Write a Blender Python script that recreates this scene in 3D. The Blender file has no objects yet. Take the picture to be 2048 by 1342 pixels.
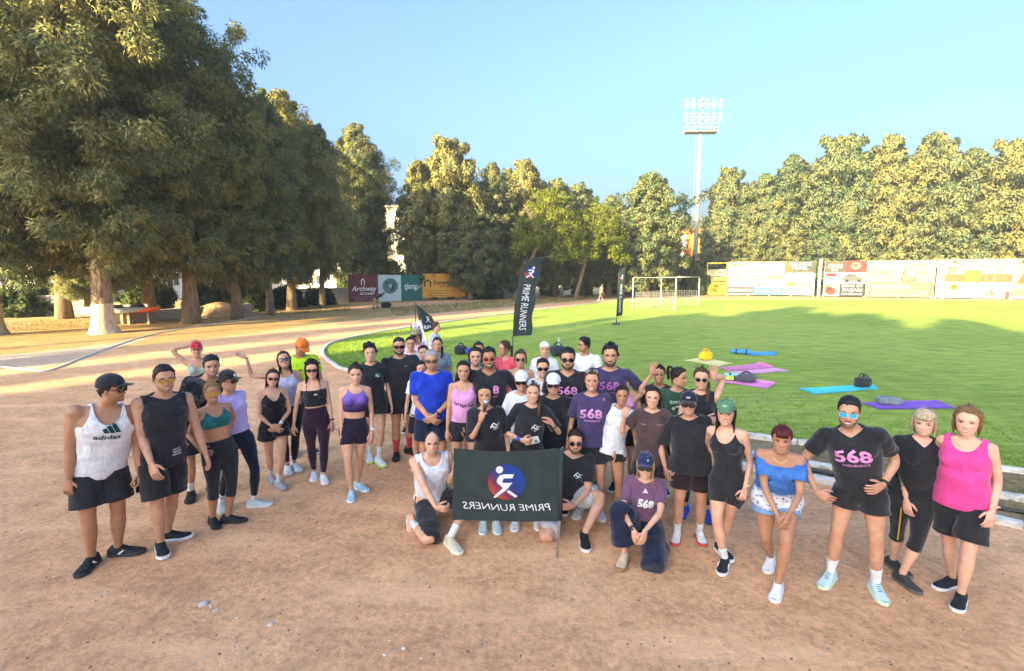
import bpy, bmesh, math, random
import numpy as np
from mathutils import Vector, Matrix
from mathutils.bvhtree import BVHTree

# ------------------------------------------------------------------ camera, sky, sun, exposure
SC = bpy.context.scene
COL = SC.collection
RAD = math.radians
CAM_H, PITCH, FPX = 2.6, RAD(6.9), 1000.0
cam_d = bpy.data.cameras.new('camera')
cam_d.sensor_width = 36.0
cam_d.lens = FPX / 2048 * 36.0
cam_d.clip_end = 3000
cam_o = bpy.data.objects.new('camera', cam_d)
cam_o.location = (0, 0, CAM_H)
cam_o.rotation_euler = (RAD(90) - PITCH, 0, 0)
COL.objects.link(cam_o)
SC.camera = cam_o

SUN_AZ, SUN_EL = 218.0, 15.0          # clockwise from +Y: low sun behind the camera, to the left
world = bpy.data.worlds.new('World')
SC.world = world
world.use_nodes = True
wn = world.node_tree
sky = wn.nodes.new('ShaderNodeTexSky')
sky.sky_type = 'NISHITA'
sky.sun_disc = False
sky.sun_elevation = RAD(SUN_EL)
sky.sun_rotation = RAD(SUN_AZ)
sky.altitude = 0
sky.air_density = 1.0
sky.dust_density = 10.0
sky.ozone_density = 4.7
wn.links.new(sky.outputs[0], wn.nodes['Background'].inputs[0])
wn.nodes['Background'].inputs[1].default_value = 0.15
sun_d = bpy.data.lights.new('sun', 'SUN')
sun_d.energy = 5.0
sun_d.angle = RAD(0.6)
sun_d.color = (1.0, 0.78, 0.40)
sun_o = bpy.data.objects.new('sun', sun_d)
_az = RAD(SUN_AZ)
_el = RAD(SUN_EL)
SUN_DIR = Vector((-math.sin(_az) * math.cos(_el), -math.cos(_az) * math.cos(_el), -math.sin(_el)))
sun_o.rotation_euler = SUN_DIR.to_track_quat('-Z', 'Y').to_euler()
sun_o.location = (-60, -80, 40)
COL.objects.link(sun_o)
SC.view_settings.view_transform = 'Standard'
SC.view_settings.look = 'None'
SC.view_settings.exposure = 2.36
SC.view_settings.gamma = 1.0
SC.view_settings.use_curve_mapping = False
SC.render.engine = 'CYCLES'
SC.cycles.max_bounces = 6
SC.cycles.transparent_max_bounces = 8
SC.cycles.use_denoising = True

# ------------------------------------------------------------------ small helpers
CF = np.array((0, math.cos(PITCH), -math.sin(PITCH)))
CU = np.array((0, math.sin(PITCH), math.cos(PITCH)))
CR = np.array((1.0, 0, 0))
C0 = np.array((0, 0, CAM_H))


def ray(px, py):
    return CF + (px - 1024) / FPX * CR + (671 - py) / FPX * CU


def gp(px, py, z=0.0):
    d = ray(px, py)
    return C0 + d * ((z - CAM_H) / d[2])


def dp(px, py, Y):
    d = ray(px, py)
    return C0 + d * (Y / d[1])


def unit(v):
    v = np.asarray(v, float)
    return v / (np.linalg.norm(v) + 1e-12)


def tag(o, label=None, cat=None, group=None, kind=None):
    if label: o['label'] = label
    if cat: o['category'] = cat
    if group: o['group'] = group
    if kind: o['kind'] = kind
    return o


def empty(name, loc, rz=0.0):
    o = bpy.data.objects.new(name, None)
    o.empty_display_size = 0.2
    o.location = loc
    o.rotation_euler = (0, 0, rz)
    COL.objects.link(o)
    return o


def link(name, me, parent=None, mats=None):
    o = bpy.data.objects.new(name, me)
    COL.objects.link(o)
    if parent is not None: o.parent = parent
    if mats is not None:
        for m in (mats if isinstance(mats, (list, tuple)) else [mats]):
            me.materials.append(m)
    return o


def mk(name, V, F, smooth=True, midx=None):
    """mesh from arrays; F is (n,3) or (n,4) array, or a list of tuples"""
    me = bpy.data.meshes.new(name)
    V = np.asarray(V, np.float32)
    if isinstance(F, np.ndarray):
        n, k = F.shape
        me.vertices.add(len(V))
        me.vertices.foreach_set('co', V.ravel())
        me.loops.add(n * k)
        me.loops.foreach_set('vertex_index', F.astype(np.int32).ravel())
        me.polygons.add(n)
        me.polygons.foreach_set('loop_start', np.arange(0, n * k, k, dtype=np.int32))
        me.update(calc_edges=True)
    else:
        me.from_pydata([tuple(map(float, v)) for v in V], [], F)
    if smooth:
        me.polygons.foreach_set('use_smooth', np.ones(len(me.polygons), bool))
    if midx is not None:
        me.polygons.foreach_set('material_index', np.asarray(midx, np.int32))
    me.update()
    return me


class MB:
    """collects shapes into one mesh"""
    def __init__(s):
        s.V, s.F, s.M, s.n = [], [], [], 0

    def add(s, V, F, m=0):
        V = np.asarray(V, float)
        s.V.append(V)
        s.F += [tuple(int(i) + s.n for i in f) for f in F]
        s.M += [m] * len(F)
        s.n += len(V)
        return s

    def box(s, c, size, m=0, R=None, taper=1.0):
        x, y, z = np.asarray(size, float) / 2
        V = np.array([(-x, -y, -z), (x, -y, -z), (x, y, -z), (-x, y, -z),
                      (-x * taper, -y * taper, z), (x * taper, -y * taper, z), (x * taper, y * taper, z), (-x * taper, y * taper, z)])
        if R is not None: V = V @ np.asarray(R).T
        return s.add(V + np.asarray(c), [(3, 2, 1, 0), (4, 5, 6, 7), (0, 1, 5, 4), (1, 2, 6, 5), (2, 3, 7, 6), (3, 0, 4, 7)], m)

    def tube(s, P, r, n=8, m=0, cap=True):
        V, F = tube(P, r, n, cap)
        return s.add(V, F, m)

    def ball(s, c, r, n=10, k=7, m=0, R=None):
        V, F = ball(c, r, n, k, R)
        return s.add(V, F, m)

    def build(s, name, mats, parent=None, smooth=False):
        V = np.concatenate(s.V)
        if parent is not None and getattr(s, 'org', None) is not None: V = V - s.org
        me = mk(name, V, s.F, smooth, s.M)
        return link(name, me, parent, mats)


def tube(P, r, n=8, cap=True):
    P = np.asarray(P, float)
    r = np.broadcast_to(np.asarray(r, float), (len(P),))
    T = np.gradient(P, axis=0)
    T /= np.linalg.norm(T, axis=1)[:, None] + 1e-12
    ref = np.array((0, 0, 1.0)) if abs(T[0][2]) < .8 else np.array((0, 1.0, 0))
    V = []
    X = None
    for i in range(len(P)):
        if X is None:
            X = unit(np.cross(ref, T[i]))
        else:
            X = unit(X - T[i] * (X @ T[i]))
        Y = np.cross(T[i], X)
        a = np.arange(n) / n * 2 * math.pi
        V.append(P[i] + r[i] * (np.cos(a)[:, None] * X + np.sin(a)[:, None] * Y))
    V = np.concatenate(V)
    F = []
    for i in range(len(P) - 1):
        for j in range(n):
            k = (j + 1) % n
            F.append((i * n + j, i * n + k, (i + 1) * n + k, (i + 1) * n + j))
    if cap:
        F.append(tuple(range(n))[::-1])
        F.append(tuple(range((len(P) - 1) * n, len(P) * n)))
    return V, F


def ball(c, r, n=10, k=7, R=None):
    r = np.broadcast_to(np.asarray(r, float), (3,))
    V = [(0, 0, -1)]
    for i in range(1, k):
        t = -math.pi / 2 + math.pi * i / k
        for j in range(n):
            a = 2 * math.pi * j / n
            V.append((math.cos(t) * math.cos(a), math.cos(t) * math.sin(a), math.sin(t)))
    V.append((0, 0, 1))
    V = np.array(V) * r
    if R is not None: V = V @ np.asarray(R).T
    F = [(0, 1 + (j + 1) % n, 1 + j) for j in range(n)]
    for i in range(k - 2):
        for j in range(n):
            a, b = 1 + i * n + j, 1 + i * n + (j + 1) % n
            F.append((a, b, b + n, a + n))
    top = len(V) - 1
    F += [(top, 1 + (k - 2) * n + j, 1 + (k - 2) * n + (j + 1) % n) for j in range(n)]
    return V + np.asarray(c), F


def noise3(P, seed, sc):
    rng = np.random.RandomState(seed)
    out = np.zeros(len(P))
    for i in range(6):
        d = rng.normal(size=3)
        d /= np.linalg.norm(d)
        out += np.sin(P @ d * sc * rng.uniform(.6, 1.7) + rng.uniform(0, 6.28))
    return out / 3.0


# ------------------------------------------------------------------ materials
MATS = {}


def base_mat(name, rough=.8, spec=.3):
    m = bpy.data.materials.new(name)
    m.use_nodes = True
    nt = m.node_tree
    b = nt.nodes['Principled BSDF']
    b.inputs['Roughness'].default_value = rough
    b.inputs['Specular IOR Level'].default_value = spec
    return m, nt, b


def node(nt, t, **kw):
    n = nt.nodes.new(t)
    for k, v in kw.items():
        if k in n.inputs.keys() if isinstance(k, str) else False:
            n.inputs[k].default_value = v
        else:
            setattr(n, k, v)
    return n


def ramp(nt, fac, stops):
    r = nt.nodes.new('ShaderNodeValToRGB')
    el = r.color_ramp.elements
    while len(el) < len(stops): el.new(.5)
    for e, (p, c) in zip(el, stops):
        e.position = p
        e.color = (*c, 1) if len(c) == 3 else c
    nt.links.new(fac, r.inputs[0])
    return r.outputs[0]


def tex(nt, scale, detail=4, rough=.55, coord='Object', typ='ShaderNodeTexNoise', stretch=None):
    tc = nt.nodes.new('ShaderNodeTexCoord')
    n = nt.nodes.new(typ)
    n.inputs['Scale'].default_value = scale
    if typ == 'ShaderNodeTexNoise':
        n.inputs['Detail'].default_value = detail
        n.inputs['Roughness'].default_value = rough
    src = tc.outputs[coord]
    if stretch is not None:
        mp = nt.nodes.new('ShaderNodeMapping')
        mp.inputs['Scale'].default_value = stretch
        nt.links.new(src, mp.inputs['Vector'])
        src = mp.outputs[0]
    nt.links.new(src, n.inputs['Vector'])
    return n


def mixc(nt, fac, a, b, mode='MIX'):
    m = nt.nodes.new('ShaderNodeMix')
    m.data_type = 'RGBA'
    m.blend_type = mode
    for s, v in ((0, fac), (6, a), (7, b)):
        if isinstance(v, (int, float)):
            m.inputs[s].default_value = v
        elif isinstance(v, (tuple, list)):
            m.inputs[s].default_value = (*v, 1)
        else:
            nt.links.new(v, m.inputs[s])
    return m.outputs[2]


def bump(nt, b, h, strength=.3, dist=.01):
    bp = nt.nodes.new('ShaderNodeBump')
    bp.inputs['Strength'].default_value = strength
    bp.inputs['Distance'].default_value = dist
    nt.links.new(h, bp.inputs['Height'])
    nt.links.new(bp.outputs[0], b.inputs['Normal'])


def mat(col, kind='cloth', rough=None):
    """simple coloured material with procedural grain: kinds cloth, plain, metal, skin, hair, plastic, gloss, print"""
    key = (tuple(round(c, 4) for c in col), kind, rough)
    if key in MATS: return MATS[key]
    r, s = {'cloth': (.9, .15), 'plain': (.7, .3), 'metal': (.35, .5), 'skin': (.5, .35), 'hair': (.5, .3), 'plastic': (.4, .5),
            'gloss': (.08, .8), 'print': (.6, .3), 'shoe': (.65, .3)}[kind]
    m, nt, b = base_mat(kind, rough if rough is not None else r, s)
    c = tuple(col)
    if kind == 'cloth':
        n = tex(nt, 9, 5)
        dark = tuple(x * .82 for x in c)
        lite = tuple(min(1, x * 1.12 + .004) for x in c)
        nt.links.new(ramp(nt, n.outputs[0], [(.3, dark), (.7, lite)]), b.inputs['Base Color'])
        n2 = tex(nt, 8, 4, .55, stretch=(1, 1, .5))
        bump(nt, b, n2.outputs[0], .8, .045)
        b.inputs['Sheen Weight'].default_value = .25
        b.inputs['Sheen Roughness'].default_value = .5
    elif kind == 'skin':
        n = tex(nt, 16, 4)
        dark = (c[0] * .93, c[1] * .85, c[2] * .80)
        lite = tuple(min(1, x * 1.06) for x in c)
        cc = ramp(nt, n.outputs[0], [(.35, dark), (.65, lite)])
        for an, tint in (('blush', (c[0] * .92, c[1] * .62, c[2] * .60)), ('stubble', (c[0] * .36, c[1] * .34, c[2] * .36))):
            at_ = nt.nodes.new('ShaderNodeAttribute')
            at_.attribute_name = an
            cc = mixc(nt, at_.outputs['Fac'], cc, tint)
        nt.links.new(cc, b.inputs['Base Color'])
        b.inputs['Sheen Weight'].default_value = .05
        n2 = tex(nt, 90, 3)
        bump(nt, b, n2.outputs[0], .25, .004)
    elif kind == 'hair':
        n = tex(nt, 40, 4, stretch=(3, 3, .3))
        nt.links.new(ramp(nt, n.outputs[0], [(.35, tuple(x * .55 for x in c)), (.65, tuple(min(1, x * 1.4) for x in c))]), b.inputs['Base Color'])
        bump(nt, b, n.outputs[0], .8, .01)
    elif kind in ('plain', 'shoe', 'print'):
        n = tex(nt, 6 if kind == 'plain' else 25, 5)
        nt.links.new(ramp(nt, n.outputs[0], [(.3, tuple(x * .88 for x in c)), (.7, tuple(min(1, x * 1.06) for x in c))]), b.inputs['Base Color'])
        if kind != 'print': bump(nt, b, n.outputs[0], .2, .01)
    else:
        b.inputs['Base Color'].default_value = (*c, 1)
        if kind == 'metal': b.inputs['Metallic'].default_value = .85
    MATS[key] = m
    return m


# ------------------------------------------------------------------ lettering
def text_mesh(body, size=1.0, shear=0.0, bold=0.0, maxedge=None):
    c = bpy.data.curves.new('lettering', 'FONT')
    c.body = body
    c.size = 1
    c.resolution_u = 2
    c.shear = shear
    c.offset = bold
    o = bpy.data.objects.new('lettering', c)
    me = o.to_mesh()
    bm = bmesh.new()
    bm.from_mesh(me)
    bmesh.ops.triangulate(bm, faces=bm.faces[:])
    if maxedge:
        for _ in range(2):
            es = [e for e in bm.edges if e.calc_length() * size > maxedge]
            if not es: break
            bmesh.ops.subdivide_edges(bm, edges=es, cuts=1)
            bmesh.ops.triangulate(bm, faces=bm.faces[:])
    V = np.array([v.co[:2] for v in bm.verts]).reshape(-1, 2)
    bm.verts.index_update()
    F = [tuple(v.index for v in f.verts) for f in bm.faces]
    bm.free()
    o.to_mesh_clear()
    bpy.data.objects.remove(o)
    bpy.data.curves.remove(c)
    V = V - (V.min(0) + V.max(0)) / 2
    return V * size, F


def fit_text(body, w, h=None, shear=0, bold=0, maxedge=None):
    """text scaled to width w (and height h when given)"""
    V, F = text_mesh(body, 1, shear, bold)
    e = V.max(0) - V.min(0)
    sx = w / e[0]
    sy = sx if h is None else h / e[1]
    return V * (sx, sy), F


def runner_logo(s=1.0):
    """striding runner sign, height about 1"""
    polys = []
    a = np.arange(16) / 16 * 2 * math.pi
    polys.append(np.c_[-.2 + .1 * np.cos(a), .36 + .1 * np.sin(a)])
    polys.append([(.2, .23), (.16, .12), (-.08, .12), (-.12, .04), (-.1, -.02), (-.2, -.06), (-.26, .0), (-.27, .08), (-.2, .2), (-.1, .23)])
    polys.append([(-.14, .0), (.16, .0), (-.02, -.22), (-.3, -.46), (-.36, -.44), (-.1, -.15), (-.2, -.05)])
    polys.append([(.06, -.2), (.3, -.38), (.24, -.43), (-.0, -.26)])
    V, F, n = [], [], 0
    for p in polys:
        p = np.asarray(p, float) * s
        V.append(p)
        F.append(tuple(range(n, n + len(p))))
        n += len(p)
    return np.concatenate(V), F


def flat(V2, org, X, Y, off=0.0):
    """2-D shape placed on a plane"""
    X, Y = np.asarray(X, float), np.asarray(Y, float)
    N = unit(np.cross(X, Y))
    return np.asarray(org) + V2[:, :1] * X + V2[:, 1:2] * Y + N * off

# ------------------------------------------------------------------ ground materials
def dirt_material(name, c1, c2, c3, scale=1.0, pebbles=True):
    m, nt, b = base_mat(name, .95, .1)
    n1 = tex(nt, .35 * scale, 6, .6)
    n2 = tex(nt, 3.2 * scale, 8, .7)
    n3 = tex(nt, 16 * scale, 9, .78)
    base = ramp(nt, n1.outputs[0], [(.32, c1), (.52, c2), (.72, c3)])
    mid = ramp(nt, n2.outputs[0], [(.28, (.66, .64, .64)), (.5, (1, 1, 1)), (.72, (1.25, 1.22, 1.2))])
    c = mixc(nt, .8, base, mid, 'MULTIPLY')
    fine = ramp(nt, n3.outputs[0], [(.30, (.45, .42, .40)), (.5, (.98, .98, .98)), (.72, (1.45, 1.42, 1.38))])
    c = mixc(nt, .75, c, fine, 'MULTIPLY')
    # scuffed, paler drifts of dust dragged along the running direction
    n4 = tex(nt, 1.1 * scale, 5, .6, stretch=(.5, 1.6, 1))
    f4 = ramp(nt, n4.outputs[0], [(.50, (0, 0, 0)), (.68, (.6, .6, .6))])
    c = mixc(nt, f4, c, tuple(min(1, x * 1.35 + .03) for x in c2))
    if pebbles:
        v = tex(nt, 26, typ='ShaderNodeTexVoronoi')
        pf = ramp(nt, v.outputs['Distance'], [(.1, (1, 1, 1)), (.17, (0, 0, 0))])
        vc = nt.nodes.new('ShaderNodeSeparateColor')
        nt.links.new(v.outputs['Color'], vc.inputs[0])
        sel = ramp(nt, vc.outputs[0], [(.86, (0, 0, 0)), (.88, (1, 1, 1))])
        pf = mixc(nt, 1.0, pf, sel, 'MULTIPLY')
        c = mixc(nt, pf, c, (.50, .44, .38))
    nt.links.new(c, b.inputs['Base Color'])
    ad = nt.nodes.new('ShaderNodeMath')
    ad.operation = 'ADD'
    nt.links.new(n2.outputs[0], ad.inputs[0])
    nt.links.new(n3.outputs[0], ad.inputs[1])
    bump(nt, b, ad.outputs[0], .75, .025)
    return m


def grass_material():
    m, nt, b = base_mat('grass_turf', .9, .15)
    n1 = tex(nt, .12, 5, .6)
    n2 = tex(nt, 1.3, 6, .65)
    n3 = tex(nt, 38, 5, .75)
    base = ramp(nt, n1.outputs[0], [(.3, (.25, .35, .06)), (.5, (.31, .41, .075)), (.7, (.37, .42, .10))])
    mid = ramp(nt, n2.outputs[0], [(.3, (.75, .8, .75)), (.5, (1, 1, 1)), (.72, (1.3, 1.18, 1.0))])
    c = mixc(nt, .85, base, mid, 'MULTIPLY')
    fine = ramp(nt, n3.outputs[0], [(.3, (.5, .55, .5)), (.5, (1, 1, 1)), (.7, (1.5, 1.45, 1.3))])
    c = mixc(nt, .8, c, fine, 'MULTIPLY')
    n5 = tex(nt, 3.5, 7, .7, stretch=(.3, 1.7, 1))
    streak = ramp(nt, n5.outputs[0], [(.34, (.66, .72, .6)), (.5, (1, 1, 1)), (.66, (1.32, 1.24, 1.2))])
    c = mixc(nt, .9, c, streak, 'MULTIPLY')
    n6 = tex(nt, .3, 5, .65)
    bare = ramp(nt, n6.outputs[0], [(.60, (0, 0, 0)), (.72, (.55, .55, .55))])
    c = mixc(nt, bare, c, (.33, .30, .11))
    nt.links.new(c, b.inputs['Base Color'])
    bump(nt, b, n3.outputs[0], .9, .04)
    return m


M_TRACK = dirt_material('red_track_dirt', (.64, .345, .18), (.74, .415, .215), (.74, .455, .265))
M_GROUND = dirt_material('dry_ground', (.36, .27, .11), (.44, .32, .14), (.33, .27, .13), .8, False)
M_ORANGE = dirt_material('ochre_soil', (.42, .26, .10), (.48, .30, .12), (.40, .27, .12), .9, False)
M_VERGE = dirt_material('verge_soil', (.20, .15, .09), (.27, .20, .12), (.17, .15, .07), 1.6)
M_GRASS = grass_material()


def chaikin(P, n=3, closed=False):
    P = np.asarray(P, float)
    for _ in range(n):
        if closed:
            Q = np.roll(P, -1, 0)
            P = np.stack([.75 * P + .25 * Q, .25 * P + .75 * Q], 1).reshape(-1, P.shape[1])
        else:
            A, B = P[:-1], P[1:]
            P = np.concatenate([P[:1], np.stack([.75 * A + .25 * B, .25 * A + .75 * B], 1).reshape(-1, P.shape[1]), P[-1:]])
    return P


def sheet(name, pts, z, m, sub=None):
    V = [(x, y, z) for x, y in pts]
    me = mk(name, V, [tuple(range(len(V)))], False)
    o = link(name, me, None, m)
    tag(o, kind='structure')
    return o


sheet('ground', [(-600, -300), (600, -300), (600, 900), (-600, 900)], -.008, M_GROUND)
# inner edge of the track, the kerb of the pitch: from the right of the picture round to the far side
KERB = [gp(2330, 992)[:2], gp(2048, 945)[:2], gp(1520, 880)[:2], (-1.2, 10.9), gp(690, 745)[:2], gp(655, 722)[:2], gp(640, 703)[:2], gp(662, 684)[:2],
        gp(760, 664)[:2], gp(900, 643)[:2], gp(1030, 626)[:2], gp(1200, 605)[:2]]
KERB = chaikin(KERB, 3)
far = [(20, 54), (60, 50), (120, 40), (120, -20)]
OUT = chaikin([gp(-400, 850)[:2], gp(0, 722)[:2], gp(300, 690)[:2], gp(500, 668)[:2], gp(700, 640)[:2], gp(900, 624)[:2], gp(1060, 611)[:2], gp(1210, 597)[:2]], 3)
trk = [(-60, -60), (-60, OUT[0][1])] + [tuple(p) for p in OUT] + [(22, 57), (70, 52), (140, 40), (140, -60)]
sheet('track', trk, 0.0, M_TRACK)
pit = [tuple(p) for p in KERB] + far
sheet('pitch', pit, .005, M_GRASS)
soil = chaikin([gp(-500, 830)[:2], gp(0, 714)[:2], gp(300, 686)[:2], gp(520, 660)[:2], gp(720, 631)[:2], gp(900, 612)[:2], gp(760, 602)[:2], gp(500, 616)[:2], gp(240, 640)[:2], gp(-100, 640)[:2], gp(-700, 680)[:2]], 2, True)
sheet('soil', soil, -.004, M_ORANGE)
lane = chaikin([gp(700, 622)[:2], gp(900, 607)[:2], gp(1060, 597)[:2], gp(1210, 589)[:2], gp(1210, 585)[:2], gp(1050, 590)[:2], gp(900, 598)[:2], gp(700, 612)[:2]], 2, True)
sheet('path', lane, -.003, M_TRACK)
M_GRAVEL = dirt_material('grey_gravel', (.46, .34, .24), (.52, .39, .28), (.50, .38, .28), 1.2)
gr = chaikin([gp(-300, 790)[:2], gp(0, 730)[:2], gp(90, 742)[:2], gp(300, 676)[:2], gp(330, 670)[:2], gp(200, 690)[:2], gp(0, 712)[:2], gp(-400, 740)[:2]], 1, True)
sheet('gravel', gr, .003, M_GRAVEL)

M_KERB, _nt, _b = base_mat('white_kerb', .85, .2)
_n = tex(_nt, 7, 7, .7)
_nt.links.new(ramp(_nt, _n.outputs[0], [(.32, (.34, .29, .23)), (.5, (.60, .57, .52)), (.7, (.72, .70, .66))]), _b.inputs['Base Color'])
bump(_nt, _b, _n.outputs[0], .5, .02)


def kerb_run(name, P, w, h, label, seg_len=1.0):
    """a row of kerb stones, each its own part, laid along P"""
    P = np.asarray(P, float)
    d = np.r_[0, np.cumsum(np.linalg.norm(np.diff(P, axis=0), axis=1))]
    n = int(d[-1] / seg_len)
    root = empty(name, (P[0][0], P[0][1], 0))
    tag(root, label, 'kerb')
    rng = random.Random(len(label))
    at = lambda s: np.array((np.interp(s, d, P[:, 0]), np.interp(s, d, P[:, 1])))
    rest = MB()
    for i in range(n):
        a, b = at(i * seg_len + .008), at((i + 1) * seg_len - .008)
        t = unit(b - a)
        nr = np.array((-t[1], t[0]))
        hh = h + rng.uniform(-.008, .008)
        off = nr * rng.uniform(-.008, .008)
        ww = w / 2
        c = .012
        V = []
        for q in (a, b):
            for s, z in ((-ww, -.05), (-ww, hh - c), (-ww + c, hh), (ww - c, hh), (ww, hh - c), (ww, -.05)):
                V.append((*(q + off + nr * s), z))
        V = np.array(V)
        F = [(k, k + 1, k + 7, k + 6) for k in range(5)] + [(5, 4, 3, 2, 1, 0), (6, 7, 8, 9, 10, 11)]
        if i < 280:
            me = mk('kerb_stone', V - (P[0][0], P[0][1], 0), F, False)
            link('kerb_stone', me, root, M_KERB)
    return root


kerb_run('pitch_kerb', KERB, .10, .065, 'white kerb curving round the edge of the green pitch', .95)
k2 = [gp(2330, 1050)[:2], gp(2048, 1003)[:2], gp(1800, 962)[:2], gp(1600, 928)[:2], gp(1470, 905)[:2], (-1.0, 9.3)]
k3 = [gp(2330, 1112)[:2], gp(2048, 1058)[:2], gp(1880, 1018)[:2], gp(1740, 985)[:2], gp(1560, 945)[:2], (-1.0, 8.6)]
verge = [tuple(p) for p in KERB[:40] if p[0] > -2] 
vg = [tuple(gp(2330, 995)[:2]), tuple(gp(2048, 947)[:2]), tuple(gp(1520, 881)[:2]), (-1.0, 10.7)] + [tuple(p) for p in k3[::-1]]
sheet('verge', vg, .003, M_VERGE)
kerb_run('drain_kerb', chaikin(k2, 2), .11, .07, 'worn white kerb in the middle of the bare verge', .95)
kerb_run('track_kerb', chaikin(k3, 2), .12, .07, 'white kerb between red track and bare verge', .95)
hose = MB()
hp = chaikin([(*gp(2300, 1075)[:2], .03), (*gp(2048, 1030)[:2], .03), (*gp(1900, 1003)[:2], .025), (*gp(1700, 960)[:2], .03), (*gp(1600, 940)[:2], .03), (*gp(1480, 915)[:2], .03)], 2)
o = hose.tube(hp, .022, 6).build('hose', mat((.02, .02, .022), 'plastic'), None, True)
tag(o, 'black hose lying along the bare verge between kerbs', 'hose')
# white rope marking the left corner
rope = MB()
rp = chaikin([(*gp(-60, 728)[:2], .02), (*gp(0, 735)[:2], .02), (*gp(55, 740)[:2], .02), (*gp(90, 745)[:2], .02), (*gp(120, 735)[:2], .02), (*gp(190, 706)[:2], .02), (*gp(300, 668)[:2], .02), (*gp(420, 650)[:2], .02), (*gp(520, 634)[:2], .02)], 2)
o = rope.tube(rp, .022, 6).build('rope', mat((.75, .73, .70), 'plain'), None, True)
tag(o, 'white rope laid in a corner on the grey gravel at left', 'rope')

# ------------------------------------------------------------------ loose stones and tufts
def rock(bmb, c, r, rng):
    V, F = ball((0, 0, 0), 1, 6 if r < .012 else 8, 4 if r < .012 else 6)
    V = V * np.array((r * rng.uniform(.8, 1.5), r * rng.uniform(.7, 1.1), r * rng.uniform(.25, .55)))
    V *= 1 + .22 * noise3(V / r, rng.randrange(999), 1.6)[:, None]
    a = rng.uniform(0, 6.3)
    V = V @ np.array([[math.cos(a), math.sin(a), 0], [-math.sin(a), math.cos(a), 0], [0, 0, 1]])
    bmb.add(V + np.array((c[0], c[1], r * .12)), F)


rng = random.Random(4)
for nm, col, n, lo, hi in (('pebbles', (.56, .42, .32), 1100, .003, .009), ('chippings', (.76, .68, .58), 110, .003, .008), ('grit', (.22, .13, .09), 1100, .003, .009)):
    b_ = MB()
    for _ in range(n):
        y = 2.3 + rng.random() ** 1.6 * 7
        x = rng.uniform(-1.15, 1.15) * (y + 1)
        if x > 2 and y > 6.0 - .25 * (x - 4): continue
        rock(b_, (x, y), rng.uniform(lo, hi) * (1 + .06 * y), rng)
    tag(b_.build(nm, mat(col, 'plain'), None, False), kind='stuff')
M_ROCK = mat((.60, .51, .42), 'plain')
for px, py, r, lab in ((406, 1209, .036, 'flat grey stone, largest on the red dirt in front'), (432, 1221, .027, 'grey stone just right of the largest flat stone'),
                       (422, 1213, .015, 'small grey stone wedged between two larger flat stones'), (543, 1248, .026, 'flat grey stone alone in the middle of the dirt'),
                       (213, 1185, .022, 'pale oval stone below the black shoe on the far left')):
    b_ = MB()
    rock(b_, gp(px, py), r, rng)
    tag(b_.build('stone', M_ROCK, None, False), lab, 'stone', 'stones on the track')
M_CHIP = mat((.76, .70, .62), 'plain')
for px, py, r, lab in ((807, 1297, .015, 'white chip of stone, the largest of the four at the bottom'), (769, 1310, .012, 'white chip of stone left of the largest white chip'),
                       (842, 1317, .009, 'white chip of stone right of the largest white chip'), (779, 1281, .008, 'small white chip above the other white chips')):
    b_ = MB()
    rock(b_, gp(px, py), r, rng)
    tag(b_.build('stone', M_CHIP, None, False), lab, 'stone', 'stones on the track')


def tufts(name, n, sampler, hgt, m, blades=4, seed=1):
    r = np.random.RandomState(seed)
    pts = np.array([sampler(r) for _ in range(n)])
    base = np.repeat(pts, blades, 0) + r.normal(0, .02, (n * blades, 2))
    N = len(base)
    a = r.uniform(0, 6.28, N)
    w = r.uniform(.004, .009, N) * (1 + .05 * base[:, 1])
    h = hgt * r.uniform(.5, 1.3, N)
    lean = r.normal(0, .45, (N, 2)) * h[:, None]
    V = np.zeros((N, 3, 3))
    V[:, 0, :2] = base + np.c_[np.cos(a), np.sin(a)] * w[:, None]
    V[:, 1, :2] = base - np.c_[np.cos(a), np.sin(a)] * w[:, None]
    V[:, 2, :2] = base + lean
    V[:, 2, 2] = h
    F = np.arange(N * 3).reshape(-1, 3)
    o = link(name, mk(name, V.reshape(-1, 3), F, False), None, m)
    tag(o, kind='stuff')


def leaf_mat(name, c1, c2, c3, trans=.3):
    m, nt, b = base_mat(name, .75, .15)
    oi = nt.nodes.new('ShaderNodeObjectInfo')
    n = tex(nt, .9, 4, .6)
    n2 = tex(nt, 9, 2, .5)
    ad = nt.nodes.new('ShaderNodeMath')
    ad.operation = 'MULTIPLY_ADD'
    nt.links.new(oi.outputs['Random'], ad.inputs[0])
    ad.inputs[1].default_value = .12
    ad2 = nt.nodes.new('ShaderNodeMath')
    ad2.operation = 'MULTIPLY_ADD'
    nt.links.new(n2.outputs[0], ad2.inputs[0])
    ad2.inputs[1].default_value = .6
    nt.links.new(n.outputs[0], ad2.inputs[2])
    ad3 = nt.nodes.new('ShaderNodeMath')
    ad3.operation = 'MULTIPLY'
    nt.links.new(ad2.outputs[0], ad3.inputs[0])
    ad3.inputs[1].default_value = .55
    nt.links.new(ad3.outputs[0], ad.inputs[2])
    c = ramp(nt, ad.outputs[0], [(.24, c1), (.42, c2), (.62, c3)])
    nt.links.new(c, b.inputs['Base Color'])
    tr = nt.nodes.new('ShaderNodeBsdfTranslucent')
    nt.links.new(c, tr.inputs[0])
    mx = nt.nodes.new('ShaderNodeMixShader')
    mx.inputs[0].default_value = trans
    nt.links.new(b.outputs[0], mx.inputs[1])
    nt.links.new(tr.outputs[0], mx.inputs[2])
    nt.links.new(mx.outputs[0], nt.nodes['Material Output'].inputs['Surface'])
    return m


M_BLADE = leaf_mat('grass_blade', (.13, .24, .035), (.20, .33, .05), (.28, .38, .07), .35)
M_DRY = leaf_mat('dry_blade', (.22, .18, .07), (.30, .24, .10), (.16, .17, .05), .2)
KB = np.array(KERB)


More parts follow.
